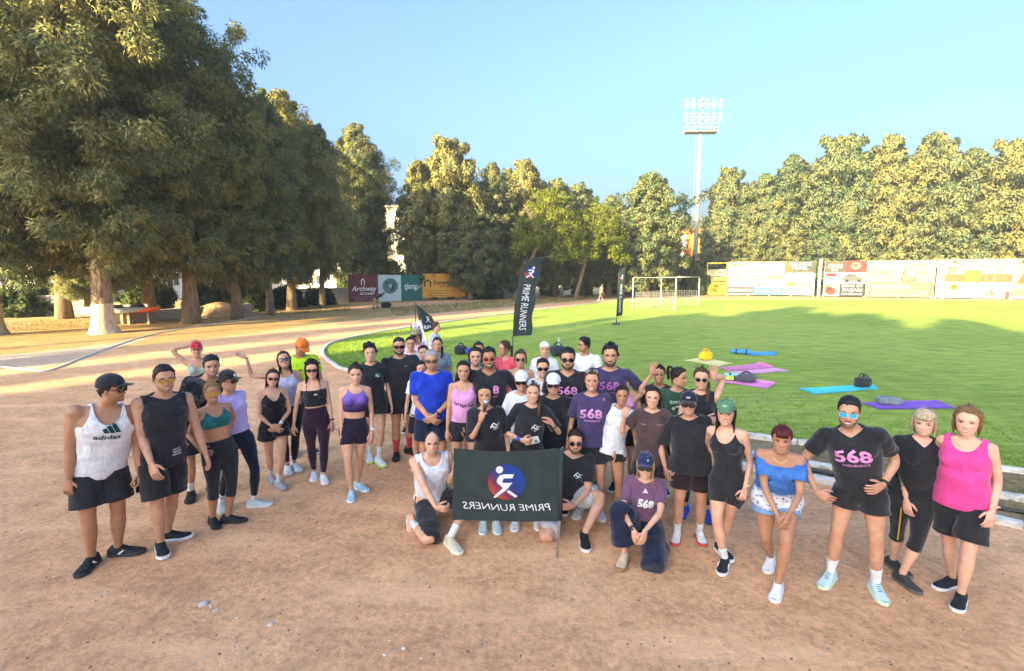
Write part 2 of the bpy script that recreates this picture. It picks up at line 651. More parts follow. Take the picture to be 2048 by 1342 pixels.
def on_pitch(r):
    while True:
        i = r.randint(0, len(KB) - 25)
        p = KB[i] + (KB[i + 1] - KB[i]) * r.rand()
        t = unit(KB[i + 1] - KB[i])
        nr = np.array((t[1], -t[0]))
        d = abs(r.exponential(1.2)) + .09
        return p + nr * d


def in_verge(r):
    while True:
        s, t = r.rand(), r.rand()
        a = gp(2300, 992)[:2] * (1 - s) + gp(1520, 881)[:2] * s
        b = gp(2300, 1090)[:2] * (1 - s) + gp(1560, 945)[:2] * s
        return a * (1 - t) + b * t


tufts('grass', 9000, on_pitch, .045, M_BLADE, 4, 3)
tufts('weeds', 700, in_verge, .035, M_DRY, 4, 5)
tufts('dry_grass', 2500, lambda r: (lambda s, t: gp(-50, 668 - 20 * t)[:2] * (1 - s) + gp(700, 622 - 12 * t)[:2] * s)(r.rand(), r.rand()), .06, M_DRY, 4, 6)


def far_band(r):
    s, t = r.rand(), r.rand()
    a = gp(780, 614 + 20 * t)[:2]
    b = gp(1190, 588 + 10 * t)[:2]
    return a * (1 - s) + b * s


tufts('dry_grass', 2500, far_band, .10, M_DRY, 4, 8)

# ------------------------------------------------------------------ trees
M_CYP = leaf_mat('cypress_leaf', (.040, .108, .085), (.135, .190, .095), (.34, .30, .10), .28)
M_PINE = leaf_mat('pine_needle', (.075, .115, .012), (.14, .19, .018), (.21, .23, .03), .3)
M_BUSH = leaf_mat('bush_leaf', (.035, .060, .018), (.065, .095, .026), (.11, .13, .04), .3)
M_BARK, _nt, _b = base_mat('bark', .95, .1)
_n = tex(_nt, 4, 7, .7, stretch=(2.5, 2.5, .5))
_nt.links.new(ramp(_nt, _n.outputs[0], [(.3, (.10, .07, .045)), (.5, (.24, .18, .125)), (.72, (.36, .29, .21))]), _b.inputs['Base Color'])
bump(_nt, _b, _n.outputs[0], 1.0, .06)
M_LIME, _nt, _b = base_mat('limewash', .9, .1)
_n = tex(_nt, 4, 7, .7, stretch=(2, 2, .6))
_nt.links.new(ramp(_nt, _n.outputs[0], [(.3, (.24, .18, .13)), (.48, (.46, .39, .30)), (.72, (.60, .54, .45))]), _b.inputs['Base Color'])
bump(_nt, _b, _n.outputs[0], .8, .05)


def sprays(tips, rad, n_leaf, L, W, rng, droop=.8, out=None):
    """leaf sprays (thin triangles) in a clump round each tip"""
    n = len(tips)
    N = n * n_leaf
    c = np.repeat(tips, n_leaf, 0)
    rr = np.repeat(rad, n_leaf)
    d = rng.normal(size=(N, 3))
    d /= np.linalg.norm(d, axis=1)[:, None]
    p = c + d * (rr * rng.uniform(.15, 1, N) ** .6)[:, None] * np.array((1, 1, .8))
    g = d * .75 + rng.normal(size=(N, 3)) * .45
    g[:, 2] -= droop * rng.uniform(.3, 1.3, N)
    if out is not None: g += np.repeat(out, n_leaf, 0) * .5
    g /= np.linalg.norm(g, axis=1)[:, None]
    s = np.cross(g, rng.normal(size=(N, 3)))
    s /= np.linalg.norm(s, axis=1)[:, None] + 1e-9
    ln = L * rng.uniform(.6, 1.35, N)
    w = W * rng.uniform(.7, 1.3, N)
    V = np.stack([p + s * w[:, None], p - s * w[:, None], p + g * ln[:, None]], 1)
    # faces look outward from their clump, with rounded shading like a real spray's many scales
    o = d * .9 + rng.normal(size=(N, 3)) * .35
    if out is not None: o += np.repeat(out, n_leaf, 0) * .6
    o[:, 2] += .25
    o /= np.linalg.norm(o, axis=1)[:, None]
    ng = np.cross(V[:, 1] - V[:, 0], V[:, 2] - V[:, 0])
    fl = (ng * o).sum(1) < 0
    V[fl] = V[fl][:, [1, 0, 2]]
    return V.reshape(-1, 3), np.repeat(o, 3, 0)


def leaf_mesh(name, VN, m):
    V, N = VN
    me = mk(name, V, np.arange(len(V)).reshape(-1, 3), True)
    me.normals_split_custom_set_from_vertices(N.tolist())
    me.materials.append(m)
    return me


def cypress(seed, H, R, zb, nb, ncl, nleaf, L=.34, W=.075, top_round=.5, rise=.25, droop=.8):
    """crown of drooping sprays on many boughs, unit: metres; returns crown mesh, trunk mesh"""
    rng = np.random.RandomState(seed)
    tips, outs, rads = [], [], []
    lobes = rng.uniform(0, 6.28, 8)
    for i in range(nb):
        s = (i + rng.rand()) / nb
        a = i * 2.39996 + rng.normal(0, .3)
        z = zb + (H - zb) * s
        prof = max(.06, max(0.0, math.sin(math.pi * min(1, s * (.80 - .10 * top_round) + .20))) ** .75) * (1 - .35 * s ** 3)
        if s > .93: prof *= .7
        lob = 1 + .16 * math.sin(2 * a + lobes[0] + z * .5) + .13 * math.sin(3 * a + lobes[1] - z * .8)
        ln = R * prof * lob * rng.uniform(.62, 1.12)
        dirv = np.array((math.cos(a), math.sin(a), rise + .5 * s))
        for k in range(ncl):
            u = (.25 + .75 * (k + rng.rand()) / ncl)
            base = np.array((0, 0, z - .12 * R)) + dirv * ln * u
            base += rng.normal(0, 1, 3) * ln * .13
            base[2] -= .22 * ln * u * u
            tips.append(base)
            outs.append((math.cos(a), math.sin(a), 0))
            rads.append(.22 + .10 * ln * rng.uniform(.5, 1.1))
    tips = np.array(tips)
    tips[:, 2] = np.minimum(tips[:, 2], H - .1)
    crown = leaf_mesh('crown', sprays(tips, np.array(rads), nleaf, L, W, rng, droop, np.array(outs)), M_CYP)
    # trunk with a few limbs
    tb = MB()
    zz = np.linspace(0, H * .93, 9)
    wob = np.cumsum(rng.normal(0, .06, (9, 2)), 0)
    wob[0] = 0
    P = np.c_[wob, zz]
    r0 = .022 * H
    rad = r0 * (1 - zz / H) ** .8 + .02
    rad[0] *= 1.35
    tb.tube(P, rad, 9)
    for j in range(14):
        s = rng.uniform(.0, .8)
        a = rng.uniform(0, 6.28)
        z = zb * .9 + (H - zb) * s
        c = np.array((np.interp(z, zz, P[:, 0]), np.interp(z, zz, P[:, 1]), z))
        d = np.array((math.cos(a), math.sin(a), .45))
        ln = R * .75 * (1 - .5 * s)
        tb.tube([c, c + d * ln * .5, c + d * ln + (0, 0, -.15 * ln)], [r0 * .3 * (1 - s) + .02, r0 * .18 * (1 - s) + .015, .012], 5)
    trunk = mk('trunk', np.concatenate(tb.V), tb.F, True)
    trunk.materials.append(M_BARK)
    return crown, trunk, H


def pine_mesh(seed, R, H):
    rng = np.random.RandomState(seed)
    tips, rads = [], []
    for i in range(190):
        a = rng.uniform(0, 6.28)
        q = rng.uniform(0, 1) ** .5
        z = H * (.40 + (.60 if i % 3 else .25) * math.sqrt(max(0, 1 - q * q)) * rng.uniform(.55, 1))
        tips.append((R * q * math.cos(a), R * q * math.sin(a), z - .5 * q))
        rads.append(rng.uniform(.45, .8))
    return leaf_mesh('crown', sprays(np.array(tips), np.array(rads), 130, .26, .05, rng, -.5), M_PINE)


def bush_mesh(seed, m=None, n=70, nl=120, L=.16, W=.05):
    rng = np.random.RandomState(seed)
    d = rng.normal(size=(n, 3))
    d /= np.linalg.norm(d, axis=1)[:, None]
    tips = d * rng.uniform(.35, .85, n)[:, None] * (1, 1, .75)
    tips[:, 2] = np.abs(tips[:, 2]) * 1.05 + .12
    V, N = sprays(tips, rng.uniform(.14, .28, n), nl, L, W, rng, .0)
    V[:, 2] = np.maximum(V[:, 2], 0)
    return leaf_mesh('foliage', (V, N), m or M_BUSH)


NEAR = [cypress(11, 16, 4.6, 3.6, 104, 11, 150, .19, .032, .5, .2, 1.1), cypress(23, 15, 4.0, 2.6, 96, 11, 145, .19, .032, .3, .25, 1.0)]
FAR_ = [cypress(31, 13, 3.4, 2.0, 84, 9, 105, .26, .066, .45), cypress(47, 13, 3.0, 1.8, 80, 9, 105, .26, .066, .2), cypress(59, 13, 4.2, 1.8, 90, 10, 108, .27, .068, .75)]
PROF = {0: 4.6, 1: 4.0}
rt = random.Random(9)


def plant_tree(x, y, H, R, var, label, group='cypress trees round the stadium', trunk_part=True, base_r=None):
    crown, trunk, h0 = var
    r0 = {id(NEAR[0][0]): 4.6, id(NEAR[1][0]): 4.0, id(FAR_[0][0]): 3.4, id(FAR_[1][0]): 3.0, id(FAR_[2][0]): 4.2}[id(crown)]
    root = empty('cypress_tree', (x, y, -.01), rt.uniform(0, 6.28))
    tag(root, label, 'tree', group)
    root.scale = (R / r0, R / r0, H / h0)
    link('crown', crown, root)
    if trunk_part: link('trunk', trunk, root)
    return root


def tree_px(px, py, Y, R, var, label, **k):
    p = dp(px, py, Y)
    return plant_tree(p[0], Y, p[2], R, var, label, **k)


# left row, near to far
t1 = plant_tree(-18.3, 22.3, 17.5, 5.2, NEAR[0], 'biggest dark cypress, with a whitewashed trunk beside the boat', trunk_part=False)
t0 = plant_tree(-22.6, 21.6, 15.8, 4.4, NEAR[1], 'cypress at the far left edge with a whitewashed trunk base', trunk_part=False)


def white_trunk(root, x, y, r, htot, seed):
    rng = np.random.RandomState(seed)
    for nm, z0, z1, m in (('whitewashed_base', 0, 1.35, M_LIME), ('trunk', 1.35, htot, M_BARK)):
        zz = np.linspace(z0, z1, 14 if z0 == 0 else 10)
        n = 20
        V = []
        for z in zz:
            a = np.arange(n) / n * 6.2832
            fl = 1 + .58 * math.exp(-z / .34) 
            rr = r * fl * (1 - .045 * z) * (1 + .10 * np.sin(4 * a + seed) * (0.35 + math.exp(-z / .6)) + .06 * np.sin(7 * a + z * .8) + .03 * np.sin(11 * a - z * 2))
            rr = np.maximum(rr, .05)
            V.append(np.c_[rr * np.cos(a) + .03 * z, rr * np.sin(a), np.full(n, z)])
        V = np.concatenate(V)
        F = [(i * n + j, i * n + (j + 1) % n, (i + 1) * n + (j + 1) % n, (i + 1) * n + j) for i in range(len(zz) - 1) for j in range(n)]
        o = link(nm, mk(nm, V, F, True), None, m)
        o.parent = root
        s = root.scale
        o.scale = (1 / s[0], 1 / s[1], 1 / s[2])
        o.rotation_euler = (0, 0, -root.rotation_euler[2])


white_trunk(t1, -18.3, 22.3, .40, 12.5, 1)
white_trunk(t0, -22.6, 21.6, .34, 11.5, 4)
LEFT = [(330, -45, 27, 4.3, 1, 'tall dark cypress right behind the biggest one'), (60, -10, 30, 4.4, 0, 'tall cypress behind the two whitewashed trunks'),
        (440, 118, 29.5, 3.2, 1, 'dark cypress with its tip at the tall trees\' right shoulder'), (515, 178, 33, 2.9, 0, 'narrow dark cypress left of the sunlit cypress top'),
        (560, 172, 37, 3.6, 1, 'cypress with a broad sunlit top in the left row'), (628, 240, 40, 2.8, 0, 'shaded cypress between two sunlit tops in the left row'),
        (705, 242, 51, 4.2, 1, 'cypress with a pale sunlit top above the maroon board'), (736, 290, 55, 2.6, 0, 'last thin cypress of the left row before the gap'),
        (250, 60, 33, 4.2, 0, 'tall cypress seen through the big crowns at left'), (150, 300, 31, 3.2, 1, 'low cypress behind the boat')]
for px, py, Y, R, v, lab in LEFT:
    tree_px(px, py, Y, R, NEAR[v], lab)
FARROW = [(834, 318, 52, 2.5, 0, 'slim cypress with open boughs above the orange board'), (897, 276, 54, 4.2, 2, 'broad cypress with a sunlit head behind the orange board'),
          (985, 322, 56, 3.2, 1, 'cypress behind the tall feather flag\'s left side'), (1052, 316, 58, 3.6, 0, 'tall cypress rising behind the bright pine'),
          (1112, 358, 60, 3.2, 2, 'cypress with its top just right of the bright pine'), (1222, 388, 62, 3.2, 1, 'small sunlit cypress top between pine and round cypress'),
          (1300, 348, 58, 4.4, 2, 'round sunlit cypress left of the floodlight mast'), (940, 420, 52, 2.6, 0, 'low dark cypress right of the orange board'),
          (1250, 440, 66, 3.0, 0, 'low sunlit cypress behind the far goal'), (1330, 410, 62, 2.4, 1, 'thin sunlit cypress beside the floodlight mast'),
          (1460, 335, 74, 4.0, 2, 'round topped sunlit cypress right of the floodlight mast'), (1530, 345, 71, 3.8, 0, 'sunlit cypress second right of the floodlight mast'),
          (1588, 305, 72, 5.0, 1, 'sunlit cypress left of the window in the trees'), (1688, 270, 70, 5.6, 2, 'broadest sunlit cypress over the boards'),
          (1745, 300, 70, 3.0, 1, 'thin cypress between two broad sunlit crowns'), (1785, 266, 67, 4.6, 0, 'tall sunlit cypress over the pink lettered board'),
          (1872, 268, 66, 5.2, 2, 'sunlit cypress over the board with the yellow bull'), (1950, 292, 64, 4.8, 1, 'sunlit cypress second from the right edge'),
          (2045, 276, 62, 5.2, 2, 'sunlit cypress at the right edge of the view'), (2150, 285, 60, 5.0, 0, 'sunlit cypress just beyond the right edge'),
          (862, 352, 55, 2.8, 1, 'cypress between the slim one and the broad sunlit one'), (1018, 338, 61, 3.4, 2, 'cypress filling the row behind the tall feather flag'), (1158, 366, 63, 3.6, 2, 'cypress behind the gap between the two pines'),
          (1440, 430, 66, 3.0, 1, 'low leafy cypress behind the yellow board'), (1500, 440, 65, 3.2, 2, 'low leafy cypress behind the white board'),
          (1572, 418, 64, 3.4, 0, 'low leafy cypress behind the orange and grey board'), (1655, 412, 63, 3.6, 2, 'low leafy cypress behind the red and black boards'),
          (1730, 425, 62, 3.6, 1, 'low leafy cypress behind the pale board'), (1820, 440, 61, 3.4, 0, 'low leafy cypress behind the white column'),
          (1900, 420, 60, 3.6, 2, 'low leafy cypress behind the bull board'), (1990, 430, 58, 3.6, 1, 'low leafy cypress behind the last board'),
          (2090, 420, 57, 3.6, 0, 'low leafy cypress beyond the last board')]
for px, py, Y, R, v, lab in FARROW:
    if 'low leafy' in lab: Y += 6
    tree_px(px, py, Y, R, FAR_[v], lab)

# pines with leaning trunks
for px, py, Y, R, bx, lab, sd in ((1098, 372, 51, 3.6, 1028, 'bright green pine with a trunk leaning from the left', 71), (1190, 398, 54, 3.5, 1150, 'bright green pine nearer the thin feather flag', 72)):
    p = dp(px, py, Y)
    base = dp(bx, 600, Y)
    H = p[2]
    root = empty('pine_tree', (base[0], Y, 0))
    tag(root, lab, 'tree', 'pines beyond the track')
    cm = pine_mesh(sd, R, H)
    c = link('crown', cm, root)
    c.location = (p[0] - base[0], 0, 0)
    dx = p[0] - base[0]
    tb = MB()
    tb.tube([(0, 0, -.1), (dx * .35, 0, H * .25), (dx * .7, .2, H * .5), (dx * .95, .1, H * .72), (dx, 0, H * .88)], [.24, .20, .16, .12, .05], 8)
    for k in range(7):
        a = k * .9
        tb.tube([(dx * .8, .1, H * (.52 + .02 * k)), (dx + math.cos(a) * R * .45, math.sin(a) * R * .4, H * .72), (dx + math.cos(a) * R * .75, math.sin(a) * R * .7, H * .82)], [.11, .07, .02], 5)
    link('trunk', mk('trunk', np.concatenate(tb.V), tb.F, True), root, M_BARK)

BUSH = [bush_mesh(81), bush_mesh(82), bush_mesh(83, None, 60, 110, .2, .06)]


def bush(px, py_base, w, h, lab, v=0, cat='bush', Y=None):
    if 690 < px < 790: Y = 57.5
    p = gp(px, py_base) if Y is None else dp(px, py_base, Y)
    root = empty('bush', (p[0], p[1], -.02), rt.uniform(0, 6.28))
    tag(root, lab, cat, 'bushes along the edge of the ground')
    root.scale = (w / 2, w / 2, h)
    link('foliage', BUSH[v], root)


for i, (px, py, w, h, lab) in enumerate([
        (500, 622, 3.4, 2.4, 'dark round bush left of the slender trunks'), (575, 615, 3.2, 2.0, 'dark bush beneath the middle of the left trees'), (640, 610, 3.0, 1.7, 'low bush beside the maroon board\'s left end'),
        (775, 600, 6.0, 4.6, 'broad dark bush above the white and green board'), (715, 602, 4.5, 4.2, 'dark bush above the maroon board'), (952, 598, 3.0, 1.5, 'low bush at the right end of the orange board'),
        (985, 598, 2.6, 1.8, 'green bush at the foot of the leaning pine'), (1165, 590, 3.0, 2.0, 'bush between the pines near the walking person'), (1225, 588, 3.5, 2.6, 'sunlit bush beside the thin feather flag'),
        (1268, 588, 4.0, 4.0, 'sunlit bush left of the goal'), (1320, 588, 3.6, 3.4, 'sunlit bush behind the goal'), (1368, 590, 4.2, 5.6, 'tall sunlit bush at the foot of the mast'),
        (1395, 590, 3.0, 5.0, 'sunlit feathery bush right of the mast'), (60, 632, 4.0, 2.2, 'sunlit bush in front of the grey wall at left'), (120, 628, 2.6, 2.4, 'pale bush behind the boat'),
        (300, 622, 3.6, 2.6, 'bush behind the red kayak'), (420, 618, 4.0, 2.2, 'bush behind the dirt mound'), (1100, 591, 3.0, 1.4, 'low bush under the bright pine')]):
    bush(px, py, w, h, lab, i % 3)

# trees behind the camera whose shade falls over the crowd and the pitch
SDX, SDY = math.sin(RAD(SUN_AZ - 180)), math.cos(RAD(SUN_AZ - 180))


def behind(c, t, H, R, v):
    x, y = c * SDY - t * SDX, -c * SDX - t * SDY
    plant_tree(x, y, H, R, v, 'cypress standing behind the camera, out of view', 'trees behind the camera')


for c, t, H, R, v in [(-20.9, 37, 17, 1.2, FAR_[1]), (-17.6, 40, 18, 1.1, FAR_[1]), (-13.6, 38, 18, 1.8, FAR_[0]), (-10.6, 40, 20, 3.4, FAR_[2]), (-6.5, 38, 23, 4.2, FAR_[0]), (-2, 41, 22, 4.4, FAR_[2]), (2.5, 38, 21, 4.2, FAR_[1]), (7, 41, 17, 3.6, FAR_[0]),
                       (-4.2, 45, 20, 4.2, FAR_[1]), (4.6, 45, 20, 4.2, FAR_[2])]:
    behind(c, t, H, R, v)

for c_, t_, h_, r_ in ((-25.3, 36, 23, 2.7), (-30.2, 39, 23.5, 2.6)):     # two tall bare-stemmed trees farther left, seen only by their shade
    tr_ = plant_tree(c_ * SDY - t_ * SDX, -c_ * SDX - t_ * SDY, h_, r_, FAR_[1], 'tall bare-stemmed cypress behind the camera, out of view', 'trees behind the camera')
    cr_ = [q for q in tr_.children if q.name.startswith('crown')][0]
    cr_.scale = (1, 1, .42)
    cr_.location = (0, 0, 7.4)

# ------------------------------------------------------------------ walls, buildings
M_WALL = mat((.30, .28, .25), 'plain')
M_STUC = mat((.60, .57, .50), 'plain')
M_GREYW = mat((.52, .53, .54), 'plain')
M_GLASS, _nt, _b = base_mat('window_glass', .08, .6)
_b.inputs['Base Color'].default_value = (.05, .075, .085, 1)
M_FRAME = mat((.70, .70, .68), 'plain')


def wall_run(name, a, b, h, th, m, lab, cap=None):
    a, b = np.asarray(a, float), np.asarray(b, float)
    d = b - a
    L = np.linalg.norm(d)
    root = empty(name, (a[0], a[1], 0), math.atan2(d[1], d[0]))
    tag(root, lab, 'wall')
    w = MB()
    n = max(2, int(L / 1.2))
    rng = random.Random(int(L * 100))
    for i in range(n):
        w.box(((i + .5) * L / n, 0, h / 2 - .1 + rng.uniform(-.012, .012)), (L / n - .006, th + rng.uniform(-.02, .02), h + .2))
    w.build('wall_block_row', m, root)
    if cap:
        MB().box((L / 2, 0, h + .045), (L, th + .1, .07)).build('coping', cap, root)
    return root


wall_run('boundary_wall', gp(-500, 648)[:2] + (0, 1), gp(150, 634)[:2] + (0, 1.2), 1.25, .25, M_WALL, 'dark grey boundary wall at left behind the whitewashed trunks', M_WALL)
wall_run('boundary_wall', gp(420, 616)[:2] + (0, 1.5), gp(690, 605)[:2] + (0, 1.5), 1.3, .25, M_WALL, 'grey boundary wall below the shaded trees', M_WALL)
wall_run('retaining_wall', gp(238, 646)[:2], gp(262, 646)[:2], .85, .5, mat((.62, .52, .36), 'plain'), 'short yellowish wall end beside the boat')
wall_run('retaining_wall', gp(264, 645)[:2], gp(500, 625)[:2], .62, .4, mat((.46, .41, .34), 'plain'), 'low pale retaining wall left of the dirt mound')
wall_run('boundary_wall', gp(935, 600)[:2] + (0, 1.0), gp(1050, 592)[:2] + (0, 1.0), 1.3, .25, M_GREYW, 'low stone wall right of the orange board', M_WALL)

# dirt mound
xs = np.linspace(-1, 1, 22)
mp = gp(440, 632)
gx, gy = np.meshgrid(xs, xs)
hz = np.exp(-(gx ** 2 + gy ** 2) * 3.2) * .95
V = np.c_[(gx * 3.4 + mp[0]).ravel(), (gy * 1.9 + mp[1]).ravel(), (hz - .06).ravel()]
V[:, 2] += .07 * noise3(V, 5, 2.5) * hz.ravel()
F = np.array([(i * 22 + j, i * 22 + j + 1, (i + 1) * 22 + j + 1, (i + 1) * 22 + j) for i in range(21) for j in range(21)])
o = link('dirt_mound', mk('dirt_mound', V, F), None, dirt_material('mound_soil', (.26, .17, .10), (.33, .23, .14), (.24, .18, .09), 1.5))
tag(o, kind='structure')


def building(name, x0, x1, y, depth, h, m, lab, wins=(), roof=None, balc=(), rz=0.0, cat='building'):
    """box house; front face on y, wins = (cx, cz, w, h) from the left end of the front"""
    W = x1 - x0
    root = empty(name, (x0, y, 0), rz)
    tag(root, lab, cat)
    MB().box((W / 2, depth / 2, h / 2), (W, depth, h)).build('wall', m, root)
    ov = .5 if W > 3 else .06
    MB().box((W / 2, depth / 2, h + .12), (W + ov, depth + ov, .24)).build('roof', roof or m, root)
    for cx, cz, w, hh in wins:
        f = MB()
        for s in (-1, 1):
            f.box((cx + s * (w / 2 - .04), -.05, cz), (.08, .12, hh))
            f.box((cx, -.05, cz + s * (hh / 2 - .04)), (w - .16, .118, .08))
        f.box((cx, -.04, cz), (.06, .08, hh - .16))
        fo = f.build('window', M_FRAME, root)
        MB().box((cx, -.012, cz), (w - .1, .02, hh - .1)).build('pane', M_GLASS, fo)
    for cx, cz, w in balc:
        bo = MB().box((cx, -.7, cz), (w, 1.4, .2)).box((cx, -1.36, cz + .6), (w, .08, 1.0)).build('balcony', m, root)
    return root


p0, p1 = dp(745, 430, 64), dp(868, 430, 64)
building('white_house', p0[0], p1[0], 64, 8, 11, M_STUC, 'white house seen in the gap between the left and far trees', [(1.8, 7.2, 1.2, 1.6), (5.2, 7.2, 1.2, 1.6), (1.8, 3.6, 1.2, 1.6), (5.2, 3.6, 1.2, 1.6)], balc=[(4.6, 5.6, 4)])
p0, p1 = dp(880, 500, 68), dp(1018, 500, 68)
building('pale_house', p0[0], p1[0], 66, 8, 9.5, mat((.56, .62, .64), 'plain'), 'pale blue grey house behind the far dark cypresses', [(2, 3, 1.3, 1.7), (6.2, 3, 1.3, 1.7), (2, 6.6, 1.3, 1.7), (6.2, 6.6, 1.3, 1.7)])
p0, p1 = dp(-180, 540, 46), dp(135, 540, 46)
building('long_white_building', p0[0], p1[0], 46, 8, 6.2, M_STUC, 'long white building glimpsed behind the trees at far left', [(3 + 3 * i, 2 + 2.6 * j, 1.4, 1.3) for i in range(5) for j in range(2)])
p0, p1 = dp(150, 560, 56), dp(420, 560, 56)
building('white_building', p0[0], p1[0], 56, 8, 6.0, mat((.78, .76, .70), 'plain'), 'white building glimpsed between trunks behind the dirt mound', [(2 + 3 * i, 2 + 2.4 * j, 1.4, 1.2) for i in range(5) for j in range(2)])
p0, p1 = dp(470, 560, 64), dp(690, 560, 64)
building('far_white_building', p0[0], p1[0], 64, 8, 6.5, mat((.78, .74, .68), 'plain'), 'white building glimpsed between the slender shaded trunks', [(2 + 3 * i, 2 + 2.4 * j, 1.4, 1.2) for i in range(4) for j in range(2)], roof=mat((.5, .16, .07), 'plain'))
p0, p1 = dp(1372, 470, 84), dp(1428, 470, 84)
building('orange_building', p0[0] + 1.8, p1[0], 84, 8, 10.4, mat((.62, .22, .04), 'plain'), 'orange building with a brown top behind the floodlight mast', [(2.2, 4.4, 1.2, 1.5)], roof=mat((.42, .16, .06), 'plain'))
p0, p1 = dp(1340, 500, 82), dp(1385, 500, 82)
building('balcony_building', p0[0], p1[0], 86, 8, 9, M_STUC, 'white building with balconies left of the orange building', [(1.5, 3, 1, 1.5), (1.5, 6, 1, 1.5)], balc=[(1.9, 4.2, 3.4), (1.9, 7.0, 3.4)])
p0, p1 = dp(1627, 374, 69.8), dp(1645, 374, 69.8)
zt = p0[2]
building('grey_block', p0[0], p1[0], 69.8, .5, zt, mat((.10, .14, .17), 'plain'), 'tall grey block with one window showing through the sunlit trees', [(.60, dp(1640, 386, 69.8)[2], 1.0, 1.0), (.60, dp(1640, 386, 69.8)[2] - 4, 1.0, 1.0)])

# ------------------------------------------------------------------ morning haze
HZ = MB().box((0, 300, 15.5), (1220, 1220, 33))
hzo = HZ.build('haze', None, None)
hzo.data.materials.clear()
hm = bpy.data.materials.new('haze')
hm.use_nodes = True
hnt = hm.node_tree
hnt.nodes.remove(hnt.nodes['Principled BSDF'])
hv = hnt.nodes.new('ShaderNodeVolumePrincipled')
hv.inputs['Color'].default_value = (.72, .86, 1.0, 1)
hv.inputs['Density'].default_value = .0007
hnt.links.new(hv.outputs[0], hnt.nodes['Material Output'].inputs['Volume'])
hzo.data.materials.append(hm)
tag(hzo, kind='stuff')

# ------------------------------------------------------------------ people: body, clothes, hair, shoes
def prof(z, T):
    T = np.asarray(T)
    return np.interp(z, T[:, 0], T[:, 1])


# torso profile: height fraction, half width, half depth, forward offset (fractions of standing height)
TM = np.array([(.455, .050, .050, .000), (.475, .080, .062, -.004), (.50, .098, .069, -.006), (.53, .097, .067, -.004), (.565, .090, .061, .002), (.61, .085, .058, .004), (.65, .088, .060, .004),
               (.70, .098, .066, .004), (.74, .105, .070, .004), (.775, .106, .064, .000), (.80, .100, .053, -.004), (.82, .078, .043, -.008), (.835, .052, .037, -.010), (.85, .036, .034, -.008), (.87, .033, .033, -.003), (.90, .032, .034, .004)])
TF = np.array([(.455, .052, .050, .000), (.475, .086, .064, -.006), (.50, .104, .072, -.008), (.53, .101, .068, -.006), (.565, .088, .058, .000), (.61, .075, .051, .003), (.65, .076, .053, .003),
               (.70, .085, .059, .002), (.74, .090, .062, .002), (.775, .091, .056, -.001), (.80, .087, .047, -.005), (.82, .066, .038, -.008), (.835, .043, .032, -.009), (.85, .030, .029, -.007), (.87, .0275, .028, -.002), (.90, .027, .029, .004)])
ARM_M = [(0, .033), (.3, .033), (.6, .029), (1, .0225), (1.25, .0245), (1.6, .0195), (2, .0150)]
ARM_F = [(0, .0265), (.3, .0255), (.6, .0235), (1, .0185), (1.25, .0200), (1.6, .0165), (2, .0125)]
LEG_M = [(0, .053), (.2, .054), (.5, .047), (.85, .035), (1, .0325), (1.12, .031), (1.35, .0345), (1.6, .0275), (1.85, .0205), (2, .0200)]
LEG_F = [(0, .056), (.2, .057), (.5, .049), (.85, .035), (1, .0315), (1.12, .030), (1.35, .0335), (1.6, .0260), (1.85, .0185), (2, .0185)]


def ik(a, c, l1, l2, pole):
    d = c - a
    D = np.linalg.norm(d)
    D2 = min(max(D, abs(l1 - l2) + .02), (l1 + l2) * .998)
    u = d / (D + 1e-9)
    c = a + u * D2
    x = (l1 * l1 - l2 * l2 + D2 * D2) / (2 * D2)
    y = math.sqrt(max(0, l1 * l1 - x * x))
    p = pole - u * (pole @ u)
    return a + u * x + unit(p) * y, c


